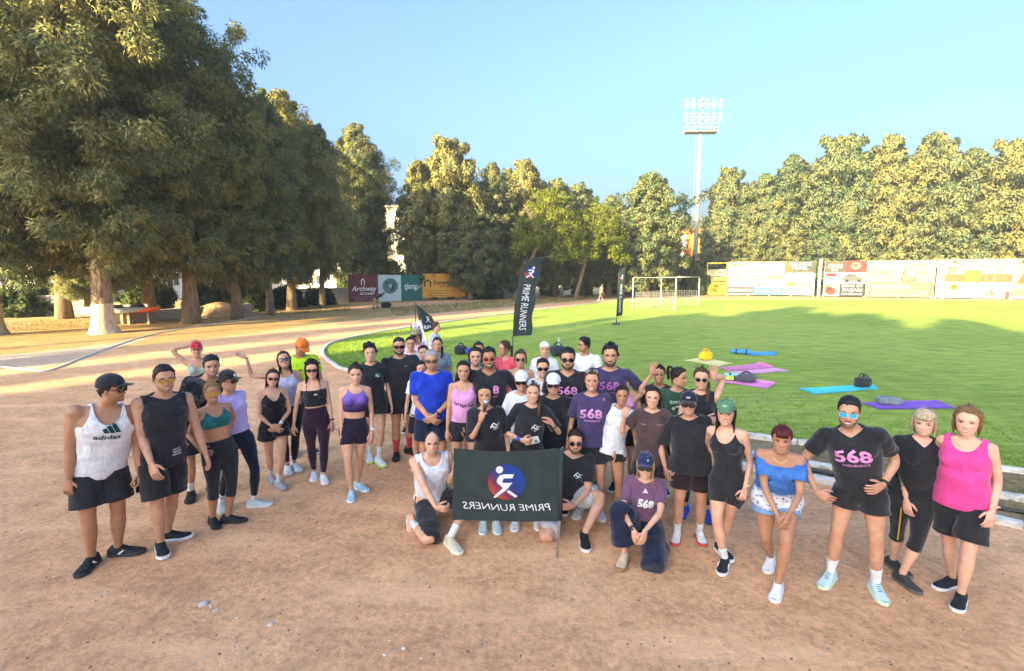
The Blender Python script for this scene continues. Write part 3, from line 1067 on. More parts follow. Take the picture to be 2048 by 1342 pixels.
def skeleton(s):
    """joints of a person from the spec s"""
    J = {}
    sex = s.get('sex', 'f')
    hx, hy = s['head']
    feet = s.get('feet')
    if 'at' in s:
        base = gp(*s['at'])
    elif feet:
        base = (gp(*feet[0][:2]) + gp(*feet[1][:2])) / 2
        d0 = s.get('dbase')
        if d0: base = base + np.array((d0[0], d0[1], 0))
    else:
        d = ray(hx, hy)
        base = C0 + d * ((s['h'] - CAM_H) / d[2])
        base[2] = 0
    if 'h' in s:
        h = s['h']
    else:
        h = min(1.92, max(1.38, dp(hx, hy, base[1])[2]))
    J['h'] = h
    g = s.get('girth', 1.0)
    psi0 = -math.atan2(base[0], base[1])
    psi = psi0 + RAD(s.get('yaw', 0))
    R = np.array((math.cos(psi), math.sin(psi), 0))
    F = np.array((math.sin(psi), -math.cos(psi), 0))
    Z = np.array((0, 0, 1.0))
    J['R'], J['F'] = R, F
    lt, ls, ah = .245 * h, .246 * h, .046 * h
    hw = .052 * h
    # ankles
    ank, fdir = [], []
    fy = s.get('fyaw', (-12, 12))
    for k, sd in enumerate((-1, 1)):
        if feet:
            f = feet[k]
            p = gp(f[0], f[1])
            a = RAD(f[2] if len(f) > 2 else fy[k]) + psi0
        else:
            p = base + R * sd * s.get('stance', .075) * h
            a = RAD(fy[k]) + psi
        fd = np.array((math.sin(a), -math.cos(a), 0))
        ank.append(p - fd * .045 * h + Z * ah)
        fdir.append(fd)
    fup = [Z, Z]
    hipz = s.get('hipz', .525 * h)
    P = base.copy()
    P[:2] += (R * s.get('hipx', 0) + F * s.get('hipy', 0))[:2]
    legs = s.get('legs', {})
    for k, sd in enumerate((-1, 1)):
        L = legs.get(k)
        if L and 'kneel' in L:
            kn = gp(*L['kneel']) + Z * .052
            hd = np.linalg.norm((P + R * sd * hw - kn)[:2])
            hipz = kn[2] + math.sqrt(max(.03, lt * lt - hd * hd))
            bk = unit(-F + R * sd * L.get('out', .05))
            ank[k] = kn + bk * ls * .985 + Z * .04
            fdir[k] = unit(F * .42 - Z * .9)
            fup[k] = unit(F * .9 + Z * .42)
            J.setdefault('fixk', {})[k] = kn
        elif L:
            w = L['ankle']
            ank[k] = gp(w[0], w[1], w[2])
            fdir[k] = unit(R * L['dir'][0] + F * L['dir'][1] + Z * L['dir'][2])
            up = R * L['up'][0] + F * L['up'][1] + Z * L['up'][2]
            fup[k] = unit(up - fdir[k] * (up @ fdir[k]))
        else:
            hd = np.linalg.norm((P + R * sd * hw - ank[k])[:2])
            m = ank[k][2] + math.sqrt(max(.01, (.995 * (lt + ls)) ** 2 - hd * hd))
            if 'hipz' not in s and not any('kneel' in q for q in legs.values()): hipz = min(hipz, m)
    P[2] = hipz
    J['P'] = P
    J['hip'] = [P + R * sd * hw - Z * .0 for sd in (-1, 1)]
    J['knee'], J['ank'] = [], []
    for k, sd in enumerate((-1, 1)):
        pole = F + R * sd * (.12 if not legs else s.get('kneeout', .3))
        if k in J.get('fixk', {}):
            J['knee'].append(J['fixk'][k])
            J['ank'].append(ank[k])
            continue
        if k in legs: pole = R * legs[k]['pole'][0] + F * legs[k]['pole'][1] + Z * legs[k]['pole'][2]
        kn, an = ik(J['hip'][k], ank[k], lt, ls, pole)
        J['knee'].append(kn)
        J['ank'].append(an)
    J['fdir'], J['fup'] = fdir, fup
    # spine: leans so that the head comes where the photo shows it
    LT = .305 * h
    hd_c = dp(hx, hy, P[1] - F[1] * 0)
    lx = (hd_c[0] - P[0]) * .74 if s.get('lean', True) else 0
    lx = max(-.32 * LT, min(.32 * LT, lx))
    fl = s.get('fwd', .02) * LT / .3
    v = np.array((lx, 0, 0)) + F * fl
    n2 = v @ v
    N = P + v + Z * math.sqrt(max(.2 * LT * LT, LT * LT - n2))
    J['N'] = N
    U = unit(N - P)
    J['U'] = U
    sp = psi + RAD(s.get('twist', 0))
    Rs = np.array((math.cos(sp), math.sin(sp), s.get('roll', 0.0)))
    Rs = unit(Rs - U * (Rs @ U))
    J['Rs'] = Rs
    J['Fs'] = np.cross(U, Rs) * -1.0
    if J['Fs'] @ F < 0: J['Fs'] = -J['Fs']
    sw = (.104 if sex == 'm' else .088) * h * s.get('sw', 1.0) * (1 + .35 * (g - 1))
    J['sh'] = [N - U * .028 * h + Rs * sd * sw - J['Fs'] * .008 * h for sd in (-1, 1)]
    la, lf = .172 * h, .150 * h
    J['elb'], J['wri'], J['hdir'], J['hnor'] = [], [], [], []
    for k, sd in enumerate((-1, 1)):
        a = s.get('arms', ('down', 'down'))[k]
        if isinstance(a, str): a = (a,)
        S = J['sh'][k]
        O = Rs * sd
        Fs = J['Fs']
        hv = None
        curl_n = -O          # palm normal faces the thigh
        if a[0] == 'down':
            T = S + O * .060 * h * (.6 + .4 * g) + Fs * .035 * h - Z * .309 * h
            pole = -Fs + O * .35
        elif a[0] == 'hip':
            T = P + R * sd * .112 * h * (.5 + .5 * g) + Z * .068 * h + F * .03 * h
            pole = O * 1.0 - Fs * .55
            hv = unit(-O * .45 + Fs * .75 - Z * .35)
            curl_n = -O
        elif a[0] == 'clasp':
            T = P + F * (.105 * h * (.6 + .4 * g)) + R * sd * .022 * h + Z * (.015 + .008 * sd) * h
            pole = O - Fs * .5
            hv = unit(-O * .85 + Fs * .1 - Z * .5)
            curl_n = -Fs
        elif a[0] == 'behind':
            T = P - F * .09 * h + R * sd * .05 * h + Z * .03 * h
            pole = O * .9 - Fs * .6
        elif a[0] == 'mouth':
            T = N + Fs * .135 * h + Rs * sd * .02 * h + U * .004 * h
            pole = O * .6 - Z * 1.0
            hv = unit(U * .8 - O * .35)
            curl_n = -Fs - O * .5
        elif a[0] == 'cross':
            T = P + U * .16 * h + F * .10 * h - R * sd * .03 * h
            pole = O - Z * .4
            hv = unit(-O)
            curl_n = -Fs
        elif a[0] == 'px':        # wrist pixel, elbow pixel, forward offsets of both
            dS = S[1]
            T = dp(a[1][0], a[1][1], dS - a[3])
            E = dp(a[2][0], a[2][1], dS - a[4])
            pole = E - (S + T) / 2
            if len(a) > 5: hv = unit(np.array(a[5], float))
            if len(a) > 6: curl_n = np.array(a[6], float)
            else: curl_n = -Fs * .6 - O * .6
        elif a[0] == 'pt':        # wrist at a world point
            T = np.array(a[1], float)
            pole = O * a[2][0] + Fs * a[2][1] + Z * a[2][2]
            if len(a) > 3: hv = unit(np.array(a[3], float))
            if len(a) > 4: curl_n = np.array(a[4], float)
        E, T = ik(S, T, la, lf, pole)
        J['elb'].append(E)
        J['wri'].append(T)
        d = unit(T - E) if hv is None else hv
        J['hdir'].append(d)
        n = np.asarray(curl_n, float)
        n = n - d * (n @ d)
        J['hnor'].append(unit(n))
    # head frame
    hyaw = psi0 + RAD(s.get('hyaw', s.get('yaw', 0) * .4))
    hp, hr = RAD(s.get('hpitch', 3)), RAD(s.get('hroll', 0))
    Rh = np.array((math.cos(hyaw), math.sin(hyaw), 0))
    Fh = np.array((math.sin(hyaw), -math.cos(hyaw), 0))
    Fp = Fh * math.cos(hp) - Z * math.sin(hp)
    Up = Z * math.cos(hp) + Fh * math.sin(hp)
    R2 = Rh * math.cos(hr) - Up * math.sin(hr)
    U2 = Up * math.cos(hr) + Rh * math.sin(hr)
    J['HM'] = np.stack([R2, Fp, U2], 1)           # columns: right, forward, up
    HH = .126 * h * s.get('hs', 1.0)
    J['HH'] = HH
    rv = random.Random(s['seed'])
    J['fv'] = np.array((rv.uniform(.93, 1.02) * (1 + .25 * (g - 1)), rv.uniform(.96, 1.03), 1.0))
    J['piv'] = N + U * .060 * h + (Fh + J['Fs']) * .006 * h
    J['hside'] = psi0
    return J


def h2w(J, p):
    p = np.asarray(p, float)
    return J['piv'] + ((p - np.array((0, -.04, .20))) * J['HH'] * J['fv']) @ J['HM'].T


HEADT = np.array([(-.015, .09, .27, -.03), (.0, .155, .335, .01), (.04, .205, .365, .07), (.10, .25, .375, .18), (.18, .285, .375, .28), (.28, .308, .372, .36), (.38, .325, .370, .41), (.48, .332, .366, .44),
                  (.58, .340, .378, .455), (.68, .340, .372, .46), (.77, .325, .345, .445), (.85, .288, .295, .40), (.915, .228, .225, .325), (.96, .155, .15, .23), (.99, .07, .07, .12), (1.0, .01, .01, .03)])
NPH = 40


def head_grid(sex):
    zs = np.concatenate([np.linspace(-.015, .10, 5), np.linspace(.135, .60, 19), np.linspace(.64, .9, 8), (.94, .97, .99, 1.0)])
    ph = np.linspace(-math.pi, math.pi, NPH, endpoint=False)
    ph = ph - .32 * np.sin(2 * ph) * .5 * (np.abs(ph) < 9)        # denser at the face
    V, Z, PH = [], [], []
    for z in zs:
        w, f, b = (np.interp(z, HEADT[:, 0], HEADT[:, i]) for i in (1, 2, 3))
        s, c = np.sin(ph), np.cos(ph)
        x = w * np.sign(s) * np.abs(s) ** .92
        y = np.where(c > 0, f * np.abs(c) ** .85, -b * np.abs(c) ** .92)
        front = np.clip(c, 0, 1)
        nose = .105 * np.exp(-(x / .052) ** 2) * np.interp(z, [.27, .295, .33, .40, .50, .56], [0, .75, 1.0, .62, .25, .0])
        wing = .035 * np.exp(-((np.abs(x) - .06) / .03) ** 2) * np.exp(-((z - .315) / .03) ** 2)
        eye = -.034 * np.exp(-((np.abs(x) - .155) / .075) ** 2) * np.exp(-((z - .49) / .045) ** 2)
        brow = .016 * np.exp(-((np.abs(x) - .15) / .11) ** 2) * np.exp(-((z - .575) / .035) ** 2)
        cheek = .022 * np.exp(-((np.abs(x) - .19) / .08) ** 2) * np.exp(-((z - .36) / .07) ** 2)
        lip = .020 * np.exp(-(x / .10) ** 2) * np.exp(-((z - .19) / .035) ** 2) - .016 * np.exp(-(x / .1) ** 2) * np.exp(-((z - .115) / .025) ** 2)
        chin = .022 * np.exp(-(x / .1) ** 2) * np.exp(-((z - .045) / .04) ** 2) * (1.3 if sex == 'm' else .8)
        y = y + (nose + wing + eye + brow + cheek + lip + chin) * (front > 0)
        if sex == 'm': x = x * (1 + .05 * np.exp(-((z - .12) / .1) ** 2))
        V.append(np.c_[x, y, np.full(NPH, z)])
        Z.append(np.full(NPH, z))
        PH.append(np.abs(ph))
    n = len(zs)
    F = np.array([(i * NPH + j, i * NPH + (j + 1) % NPH, (i + 1) * NPH + (j + 1) % NPH, (i + 1) * NPH + j) for i in range(n - 1) for j in range(NPH)])
    return np.concatenate(V), F, np.concatenate(Z), np.concatenate(PH)


HEADS = {k: head_grid(k) for k in 'mf'}


def face_y(sex, x, z):
    V, F, Z, PH = HEADS[sex]
    zs = np.unique(Z)
    z0 = zs[np.argmin(abs(zs - z))]
    m = (Z == z0) & (PH < 1.6)
    o = np.argsort(V[m][:, 0])
    return float(np.interp(x, V[m][o, 0], V[m][o, 1]))


def tri(F):
    F = np.asarray(F)
    if F.shape[1] == 3: return F
    return np.concatenate([F[:, [0, 1, 2]], F[:, [0, 2, 3]]])


def vnorm(V, T):
    n = np.cross(V[T[:, 1]] - V[T[:, 0]], V[T[:, 2]] - V[T[:, 0]])
    N = np.zeros_like(V)
    for i in range(3): np.add.at(N, T[:, i], n)
    return N / (np.linalg.norm(N, axis=1)[:, None] + 1e-12)


def clip(V, T, f, extra=()):
    """keep the part of a triangle mesh where f > 0, cut along f = 0"""
    f = np.where(np.abs(f) < 1e-6, 1e-6, f)
    pos = f > 0
    c = pos[T].sum(1)
    out = [T[c == 3]]
    newv, key = [], []
    base = len(V)

    def cut(a, b):
        lo, hi = np.minimum(a, b), np.maximum(a, b)
        return lo * base + hi
    parts = []
    for npos in (1, 2):
        t = T[c == npos]
        if not len(t): continue
        p = pos[t]
        lone = (p if npos == 1 else ~p).argmax(1)
        t = np.stack([t[np.arange(len(t)), (lone + i) % 3] for i in range(3)], 1)
        k1, k2 = cut(t[:, 0], t[:, 1]), cut(t[:, 0], t[:, 2])
        parts.append((npos, t, k1, k2))
    if parts:
        keys = np.unique(np.concatenate([np.concatenate([p[2], p[3]]) for p in parts]))
        a, b = keys // base, keys % base
        w = (f[a] / (f[a] - f[b]))[:, None]
        nv = V[a] * (1 - w) + V[b] * w
        ex = [e[a] * (1 - w[:, 0] if e.ndim == 1 else 1 - w) + e[b] * (w[:, 0] if e.ndim == 1 else w) for e in extra]
        for npos, t, k1, k2 in parts:
            i1, i2 = np.searchsorted(keys, k1) + base, np.searchsorted(keys, k2) + base
            if npos == 1:
                out.append(np.stack([t[:, 0], i1, i2], 1))
            else:
                out.append(np.stack([i1, t[:, 1], t[:, 2]], 1))
                out.append(np.stack([i1, t[:, 2], i2], 1))
        V = np.concatenate([V, nv])
        extra = [np.concatenate([e, x]) for e, x in zip(extra, ex)]
    T = np.concatenate(out)
    use, inv = np.unique(T, return_inverse=True)
    return V[use], inv.reshape(-1, 3), [e[use] for e in extra]


def edges_of(T):
    E = np.concatenate([T[:, [0, 1]], T[:, [1, 2]], T[:, [2, 0]]])
    S = np.sort(E, 1)
    k = S[:, 0].astype(np.int64) * (T.max() + 1) + S[:, 1]
    u, idx, cnt = np.unique(k, return_index=True, return_counts=True)
    return S[idx], E[idx], cnt


def smooth(V, T, it, lam=.5, mu=None, fix=None):
    S, _, cnt = edges_of(T)
    n = len(V)
    deg = np.bincount(S.ravel(), minlength=n).astype(float)[:, None] + 1e-9
    for k in range(it):
        for l in ((lam,) if mu is None else (lam, mu)):
            A = np.zeros_like(V)
            for d in range(3):
                A[:, d] = np.bincount(S[:, 0], V[S[:, 1], d], n) + np.bincount(S[:, 1], V[S[:, 0], d], n)
            D = A / deg - V
            if fix is not None: D[fix] *= .25
            V = V + l * D
    return V


def limb(P, r, n=12, dense=6):
    """closed tapered tube through joints with radii by parameter"""
    P = [np.asarray(p) for p in P]
    pts, rad = [], []
    for i in range(len(P) - 1):
        for k in range(dense):
            t = k / dense
            pts.append(P[i] * (1 - t) + P[i + 1] * t)
            rad.append(i + t)
    pts.append(P[-1])
    rad.append(len(P) - 1)
    pts = np.array(pts)
    # round the joint
    q = pts.copy()
    for i in range(1, len(pts) - 1): q[i] = .5 * pts[i] + .25 * (pts[i - 1] + pts[i + 1])
    rr = np.interp(rad, [a for a, b in r], [b for a, b in r])
    return tube(q, rr, n)


def torso_table(s):
    T = (TM if s.get('sex', 'f') == 'm' else TF).copy()
    g = s.get('girth', 1.0)
    k = np.where(T[:, 0] < .8, g, 1 + (g - 1) * .4)
    T[:, 1] *= k * .95
    T[:, 2] *= k * .96
    if 'sw' in s:
        m = (T[:, 0] > .68) & (T[:, 0] < .83)
        T[m, 1] *= s['sw']
    bl = s.get('belly', 0)
    T[:, 2] += bl * np.exp(-((T[:, 0] - .60) / .06) ** 2) * .5
    T[:, 3] += bl * np.exp(-((T[:, 0] - .60) / .06) ** 2) * .5
    T[:, 1] += bl * .4 * np.exp(-((T[:, 0] - .59) / .06) ** 2)
    return T


def spine_pt(J, z):
    """point on the spine at height fraction z"""
    h = J['h']
    if z <= .83:
        return J['P'] + (J['N'] - J['P']) * ((z - .525) / .305)
    t = (z - .83) / .07
    return J['N'] * (1 - t) + (J['piv']) * t


def body_shell(s, J):
    """overlapping closed shapes that the remesh fuses into one skin"""
    mb = MB()
    h = J['h']
    T = torso_table(s)
    n = 18
    a = np.arange(n) / n * 2 * math.pi
    V = []
    for z, A, B, off in T:
        t = min(1, max(0, (z - .55) / .22))
        R = unit(J['R'] * (1 - t) + J['Rs'] * t)
        F = unit(J['F'] * (1 - t) + J['Fs'] * t)
        ca, sa = np.cos(a), np.sin(a)
        e = .85
        V.append(spine_pt(J, z) + F * off * h + (np.sign(ca) * np.abs(ca) ** e * A * h)[:, None] * R + (np.sign(sa) * np.abs(sa) ** e * B * h)[:, None] * F)
    V = np.concatenate(V)
    m = len(T)
    F = [(i * n + j, i * n + (j + 1) % n, (i + 1) * n + (j + 1) % n, (i + 1) * n + j) for i in range(m - 1) for j in range(n)]
    # orientation outward
    F = [f[::-1] if np.cross(J['R'], J['F'])[2] < 0 else f for f in F]
    c0 = tuple(range(n))
    c1 = tuple(range((m - 1) * n, m * n))
    F += [c0, c1]
    mb.add(V, F)
    g = s.get('girth', 1.0)
    fem = s.get('sex', 'f') != 'm'
    ar = [(t, r * h * .93 * (.45 + .55 * g) * s.get('arm', 1)) for t, r in (ARM_F if fem else ARM_M)]
    lr = [(t, r * h * .94 * (.4 + .6 * g) * s.get('leg', 1)) for t, r in (LEG_F if fem else LEG_M)]
    J['ar'], J['lr'] = ar, lr
    for k in range(2):
        mb.add(*limb([J['sh'][k], J['elb'][k], J['wri'][k]], ar, 10))
        # shoulder cap and trapezius
        mb.add(*ball(J['sh'][k], ar[0][1] * 1.08, 10, 7))
        mb.add(*limb([J['N'] - J['U'] * .012 * h, J['sh'][k] + J['U'] * .004 * h], [(0, .032 * h), (1, .023 * h)], 8, 3))
        kn = J['knee'][k]
        back = unit(np.cross(J['ank'][k] - J['hip'][k], J['R']))
        if back @ J['F'] > 0: back = -back
        mb.add(*limb([J['hip'][k], kn, J['ank'][k]], lr, 12))
        cm = kn * .66 + J['ank'][k] * .34 + back * .013 * h
        ax = unit(J['ank'][k] - kn)
        mb.add(*ball(cm, (.0255 * h, .0255 * h, .062 * h) if not fem else (.024 * h, .024 * h, .06 * h), 10, 7, np.stack([np.cross(ax, back), -back, ax], 1)))
        sd = (-1, 1)[k]
        mb.add(*ball(J['hip'][k] - J['F'] * .040 * h - np.array((0, 0, .012 * h)), (.046 * h * g, .046 * h * g, .048 * h * g), 10, 7))
        if fem:
            c = spine_pt(J, .735) + J['Rs'] * sd * .043 * h + J['Fs'] * .047 * h * (.4 + .6 * g)
            r = .033 * h * s.get('bust', 1.0) * (.5 + .5 * g)
            mb.add(*ball(c, (r * 1.05, r, r), 10, 7))
        else:
            c = spine_pt(J, .752) + J['Rs'] * sd * .045 * h + J['Fs'] * .048 * h
            mb.add(*ball(c, (.045 * h, .024 * h, .030 * h), 10, 7, np.stack([J['Rs'], J['Fs'], J['U']], 1)))
    return mb


def hand_mesh(J, k, pose, sc):
    """palm, four fingers of unequal length and a thumb"""
    d = J['hdir'][k]
    n = J['hnor'][k]
    w = np.cross(d, n) * (1 if k == 0 else -1)      # towards the thumb
    if pose.get('flip'): w = -w
    o = J['wri'][k]
    u = sc
    mb = MB()
    secs = [(-.015, .024, .017), (.02, .031, .017), (.05, .040, .0155), (.085, .042, .0135), (.097, .036, .011)]
    V = []
    for t, a, b in secs:
        an = np.arange(10) / 10 * 6.2832
        ca, sa = np.cos(an), np.sin(an)
        V.append(o + d * t * u + (np.sign(ca) * np.abs(ca) ** .75 * a * u)[:, None] * w + (np.sign(sa) * np.abs(sa) ** .85 * b * u)[:, None] * n)
    V = np.concatenate(V)
    F = [(i * 10 + j, i * 10 + (j + 1) % 10, (i + 1) * 10 + (j + 1) % 10, (i + 1) * 10 + j) for i in range(4) for j in range(10)]
    F += [tuple(range(10))[::-1], tuple(range(40, 50))]
    mb.add(V, F)
    cu = pose.get('curl', .35)
    sp = pose.get('spread', .06)
    for i, (x, L, r) in enumerate(((.031, .073, .0088), (.0105, .082, .0092), (-.0105, .076, .0088), (-.031, .060, .0078))):
        p = o + d * .090 * u + w * x * u
        dirv = unit(d + w * (x / .03) * sp)
        pts, rad = [p - dirv * .012 * u, p], [r * u, r * u]
        c = cu * (1 + .08 * i)
        ang = 0
        for f, l in enumerate((.45, .31, .24)):
            ang += c * (.75 if f == 0 else 1)
            dv = dirv * math.cos(ang) + n * math.sin(ang)
            p = p + dv * L * l * u
            pts.append(p)
            rad.append(r * u * (.93, .84, .66)[f])
        mb.add(*tube(pts, rad, 6))
    tc = pose.get('thumb', .45)
    p = o + d * .028 * u + w * .026 * u + n * .004 * u
    dv = unit(d * .62 + w * .78 + n * tc * .5)
    d2 = unit(d * .85 + w * (.45 - tc * .5) + n * tc * .7)
    mb.add(*tube([p - dv * .01 * u, p + dv * .030 * u, p + dv * .036 * u + d2 * .030 * u, p + dv * .036 * u + d2 * .052 * u], [.0125 * u, .0115 * u, .0098 * u, .007 * u], 6))
    return mb


HANDS = {'relaxed': dict(curl=.38), 'fist': dict(curl=1.35, thumb=1.0), 'open': dict(curl=.07, spread=.28, thumb=.1), 'grip': dict(curl=.95, thumb=.9), 'flat': dict(curl=.15, spread=.1, thumb=.2)}


def remesh_all(items):
    """fuse every body at once: list of (MB, voxel) -> list of (V, quads)"""
    obs = []
    for mb, vx in items:
        me = mk('shell', np.concatenate(mb.V), mb.F, False)
        o = bpy.data.objects.new('shell', me)
        COL.objects.link(o)
        md = o.modifiers.new('fuse', 'REMESH')
        md.mode = 'VOXEL'
        md.voxel_size = vx
        obs.append(o)
    dg = bpy.context.evaluated_depsgraph_get()
    dg.update()
    res = []
    for o in obs:
        e = o.evaluated_get(dg)
        me = e.to_mesh()
        V = np.empty(len(me.vertices) * 3, np.float32)
        me.vertices.foreach_get('co', V)
        L = np.empty(len(me.loops), np.int32)
        me.loops.foreach_get('vertex_index', L)
        n = len(me.polygons)
        res.append((V.reshape(-1, 3).astype(float), L.reshape(n, -1)))
        e.to_mesh_clear()
    for o in obs:
        me = o.data
        bpy.data.objects.remove(o)
        bpy.data.meshes.remove(me)
    return res


def labels(s, J, V):
    """per vertex: which limb it belongs to and where along it"""
    h = J['h']
    T = torso_table(s)
    U = unit(J['N'] - J['P'])
    rel = V - J['P']
    zt = .525 + (rel @ U) / np.linalg.norm(J['N'] - J['P']) * .305
    t = np.clip((zt - .55) / .22, 0, 1)[:, None]
    R = J['R'] * (1 - t) + J['Rs'] * t
    F = J['F'] * (1 - t) + J['Fs'] * t
    ax = rel - (rel @ U)[:, None] * U
    xl = (ax * R).sum(1)
    A, B, O = (np.interp(zt, T[:, 0], T[:, i]) * h for i in (1, 2, 3))
    yl = (ax * F).sum(1) - O
    q = [np.sqrt((xl / A) ** 2 + (yl / B) ** 2) + 20 * np.clip(.47 - zt, 0, 9)]

    def along(a, b, c, r):
        out = []
        for p, e in ((a, b), (b, c)):
            d = e - p
            u = np.clip(((V - p) @ d) / (d @ d), 0, 1)
            out.append((u, np.linalg.norm(V - p - u[:, None] * d, axis=1)))
        second = out[1][1] < out[0][1]
        tt = np.where(second, 1 + out[1][0], out[0][0])
        dd = np.where(second, out[1][1], out[0][1])
        rr = np.interp(tt, [x for x, y in r], [y for x, y in r])
        return tt, dd, rr
    res = dict(male=s.get('sex', 'f') == 'm', zt=zt, xl=xl, yl=yl, A=A, B=B, h=h)
    for nm, a, b, c, r in (('a', 'sh', 'elb', 'wri', J['ar']), ('l', 'hip', 'knee', 'ank', J['lr'])):
        for k in range(2):
            tt, dd, rr = along(J[a][k], J[b][k], J[c][k], r)
            res[nm + str(k)] = (tt, dd, rr)
            pen = .25 * np.clip(.02 - tt, 0, 1) * 0
            q.append(dd / rr + pen)
    lab = np.argmin(np.stack(q), 0)          # 0 torso, 1/2 arms, 3/4 legs
    res['lab'] = lab
    res['ta'] = np.where(lab == 2, res['a1'][0], res['a0'][0])
    res['tl'] = np.where(lab == 4, res['l1'][0], res['l0'][0])
    return res


def top_field(c, D):
    h = D['h']
    zt, xl, yl, lab, ta = D['zt'], D['xl'], D['yl'], D['lab'], D['ta']
    t = c['t']
    hem = c.get('hem', .50)
    x = np.abs(xl) / h
    fr = yl > 0
    neck = c.get('neck', 'crew')
    nd = c.get('nd', .045)
    if neck == 'crew':
        zn = np.where(fr, .834 - .014 * np.clip(1 - x / .05, 0, 1), .842)
    elif neck == 'v':
        zn = np.where(fr, .838 - nd * np.clip(1 - x / .048, 0, 1), .842)
    elif neck == 'scoop':
        zn = np.where(fr, .838 - nd * np.sqrt(np.clip(1 - (x / .055) ** 2, 0, 1)), .840 - .3 * nd * np.sqrt(np.clip(1 - (x / .055) ** 2, 0, 1)))
    else:
        zn = np.full_like(zt, .99)
    body = np.minimum(zt - hem, zn - zt) * h
    leg = np.minimum((zt - hem) * h, (.34 - D['tl']) * .245 * h)
    if c.get('noleg'): leg = np.full_like(zt, -.02)
    arm = (c.get('sleeve', .55) - ta) * .172 * h
    if t == 'tee' and c.get('sleeve', .55) < .2:      # armholes at the shoulder
        lim = .096 if D['male'] else .079
        hole = np.where(zt > .755, (lim + .3 * np.clip(.78 - zt, 0, 1) - x) * h, .05)
        body = np.minimum(body, hole)
        arm = np.where((zt > .80) & (ta < .2), (lim - x) * h, -.012)
    if t == 'off':                # off the shoulder
        body = np.minimum(body, (c.get('line', .785) - zt) * h)
        arm = np.minimum(arm, (c.get('line', .785) + .015 - zt) * h)
    if t in ('tank', 'bra'):      # straps
        sw0, sw1 = c.get('strap', (.082, .052)) if isinstance(c.get('strap'), tuple) else (.082, .052)
        w = np.interp(zt, [.70, .755, .80, .83], [.30, sw0, sw1 + .005, sw1])
        body = np.minimum(body, (w - x) * h)
        arm = np.full_like(ta, -.012)
        if False:
            arm = (.06 - ta) * .172 * h
            body = np.minimum(zt - hem, zn - zt) * h
    if t == 'strap':              # thin spaghetti straps over a straight neckline
        line = .765 + 0 * x
        band = (.0035 - np.abs(x - .050))
        body = np.minimum(zt - hem, np.maximum(line - zt, np.minimum(band, .84 - zt))) * h
        arm = np.full_like(ta, -.012)
    return np.where((lab == 1) | (lab == 2), arm, np.where(lab >= 3, leg, body))


def bot_field(c, D):
    h = D['h']
    w = c.get('waist', .585)
    end = c['end']
    body = (w - D['zt']) * h
    leg = np.where(D['tl'] < .18, np.minimum((end - D['tl']) * .245, w - D['zt']), (end - D['tl']) * .245) * h
    return np.where(D['lab'] >= 3, leg, np.where(D['lab'] == 0, body, -.02))


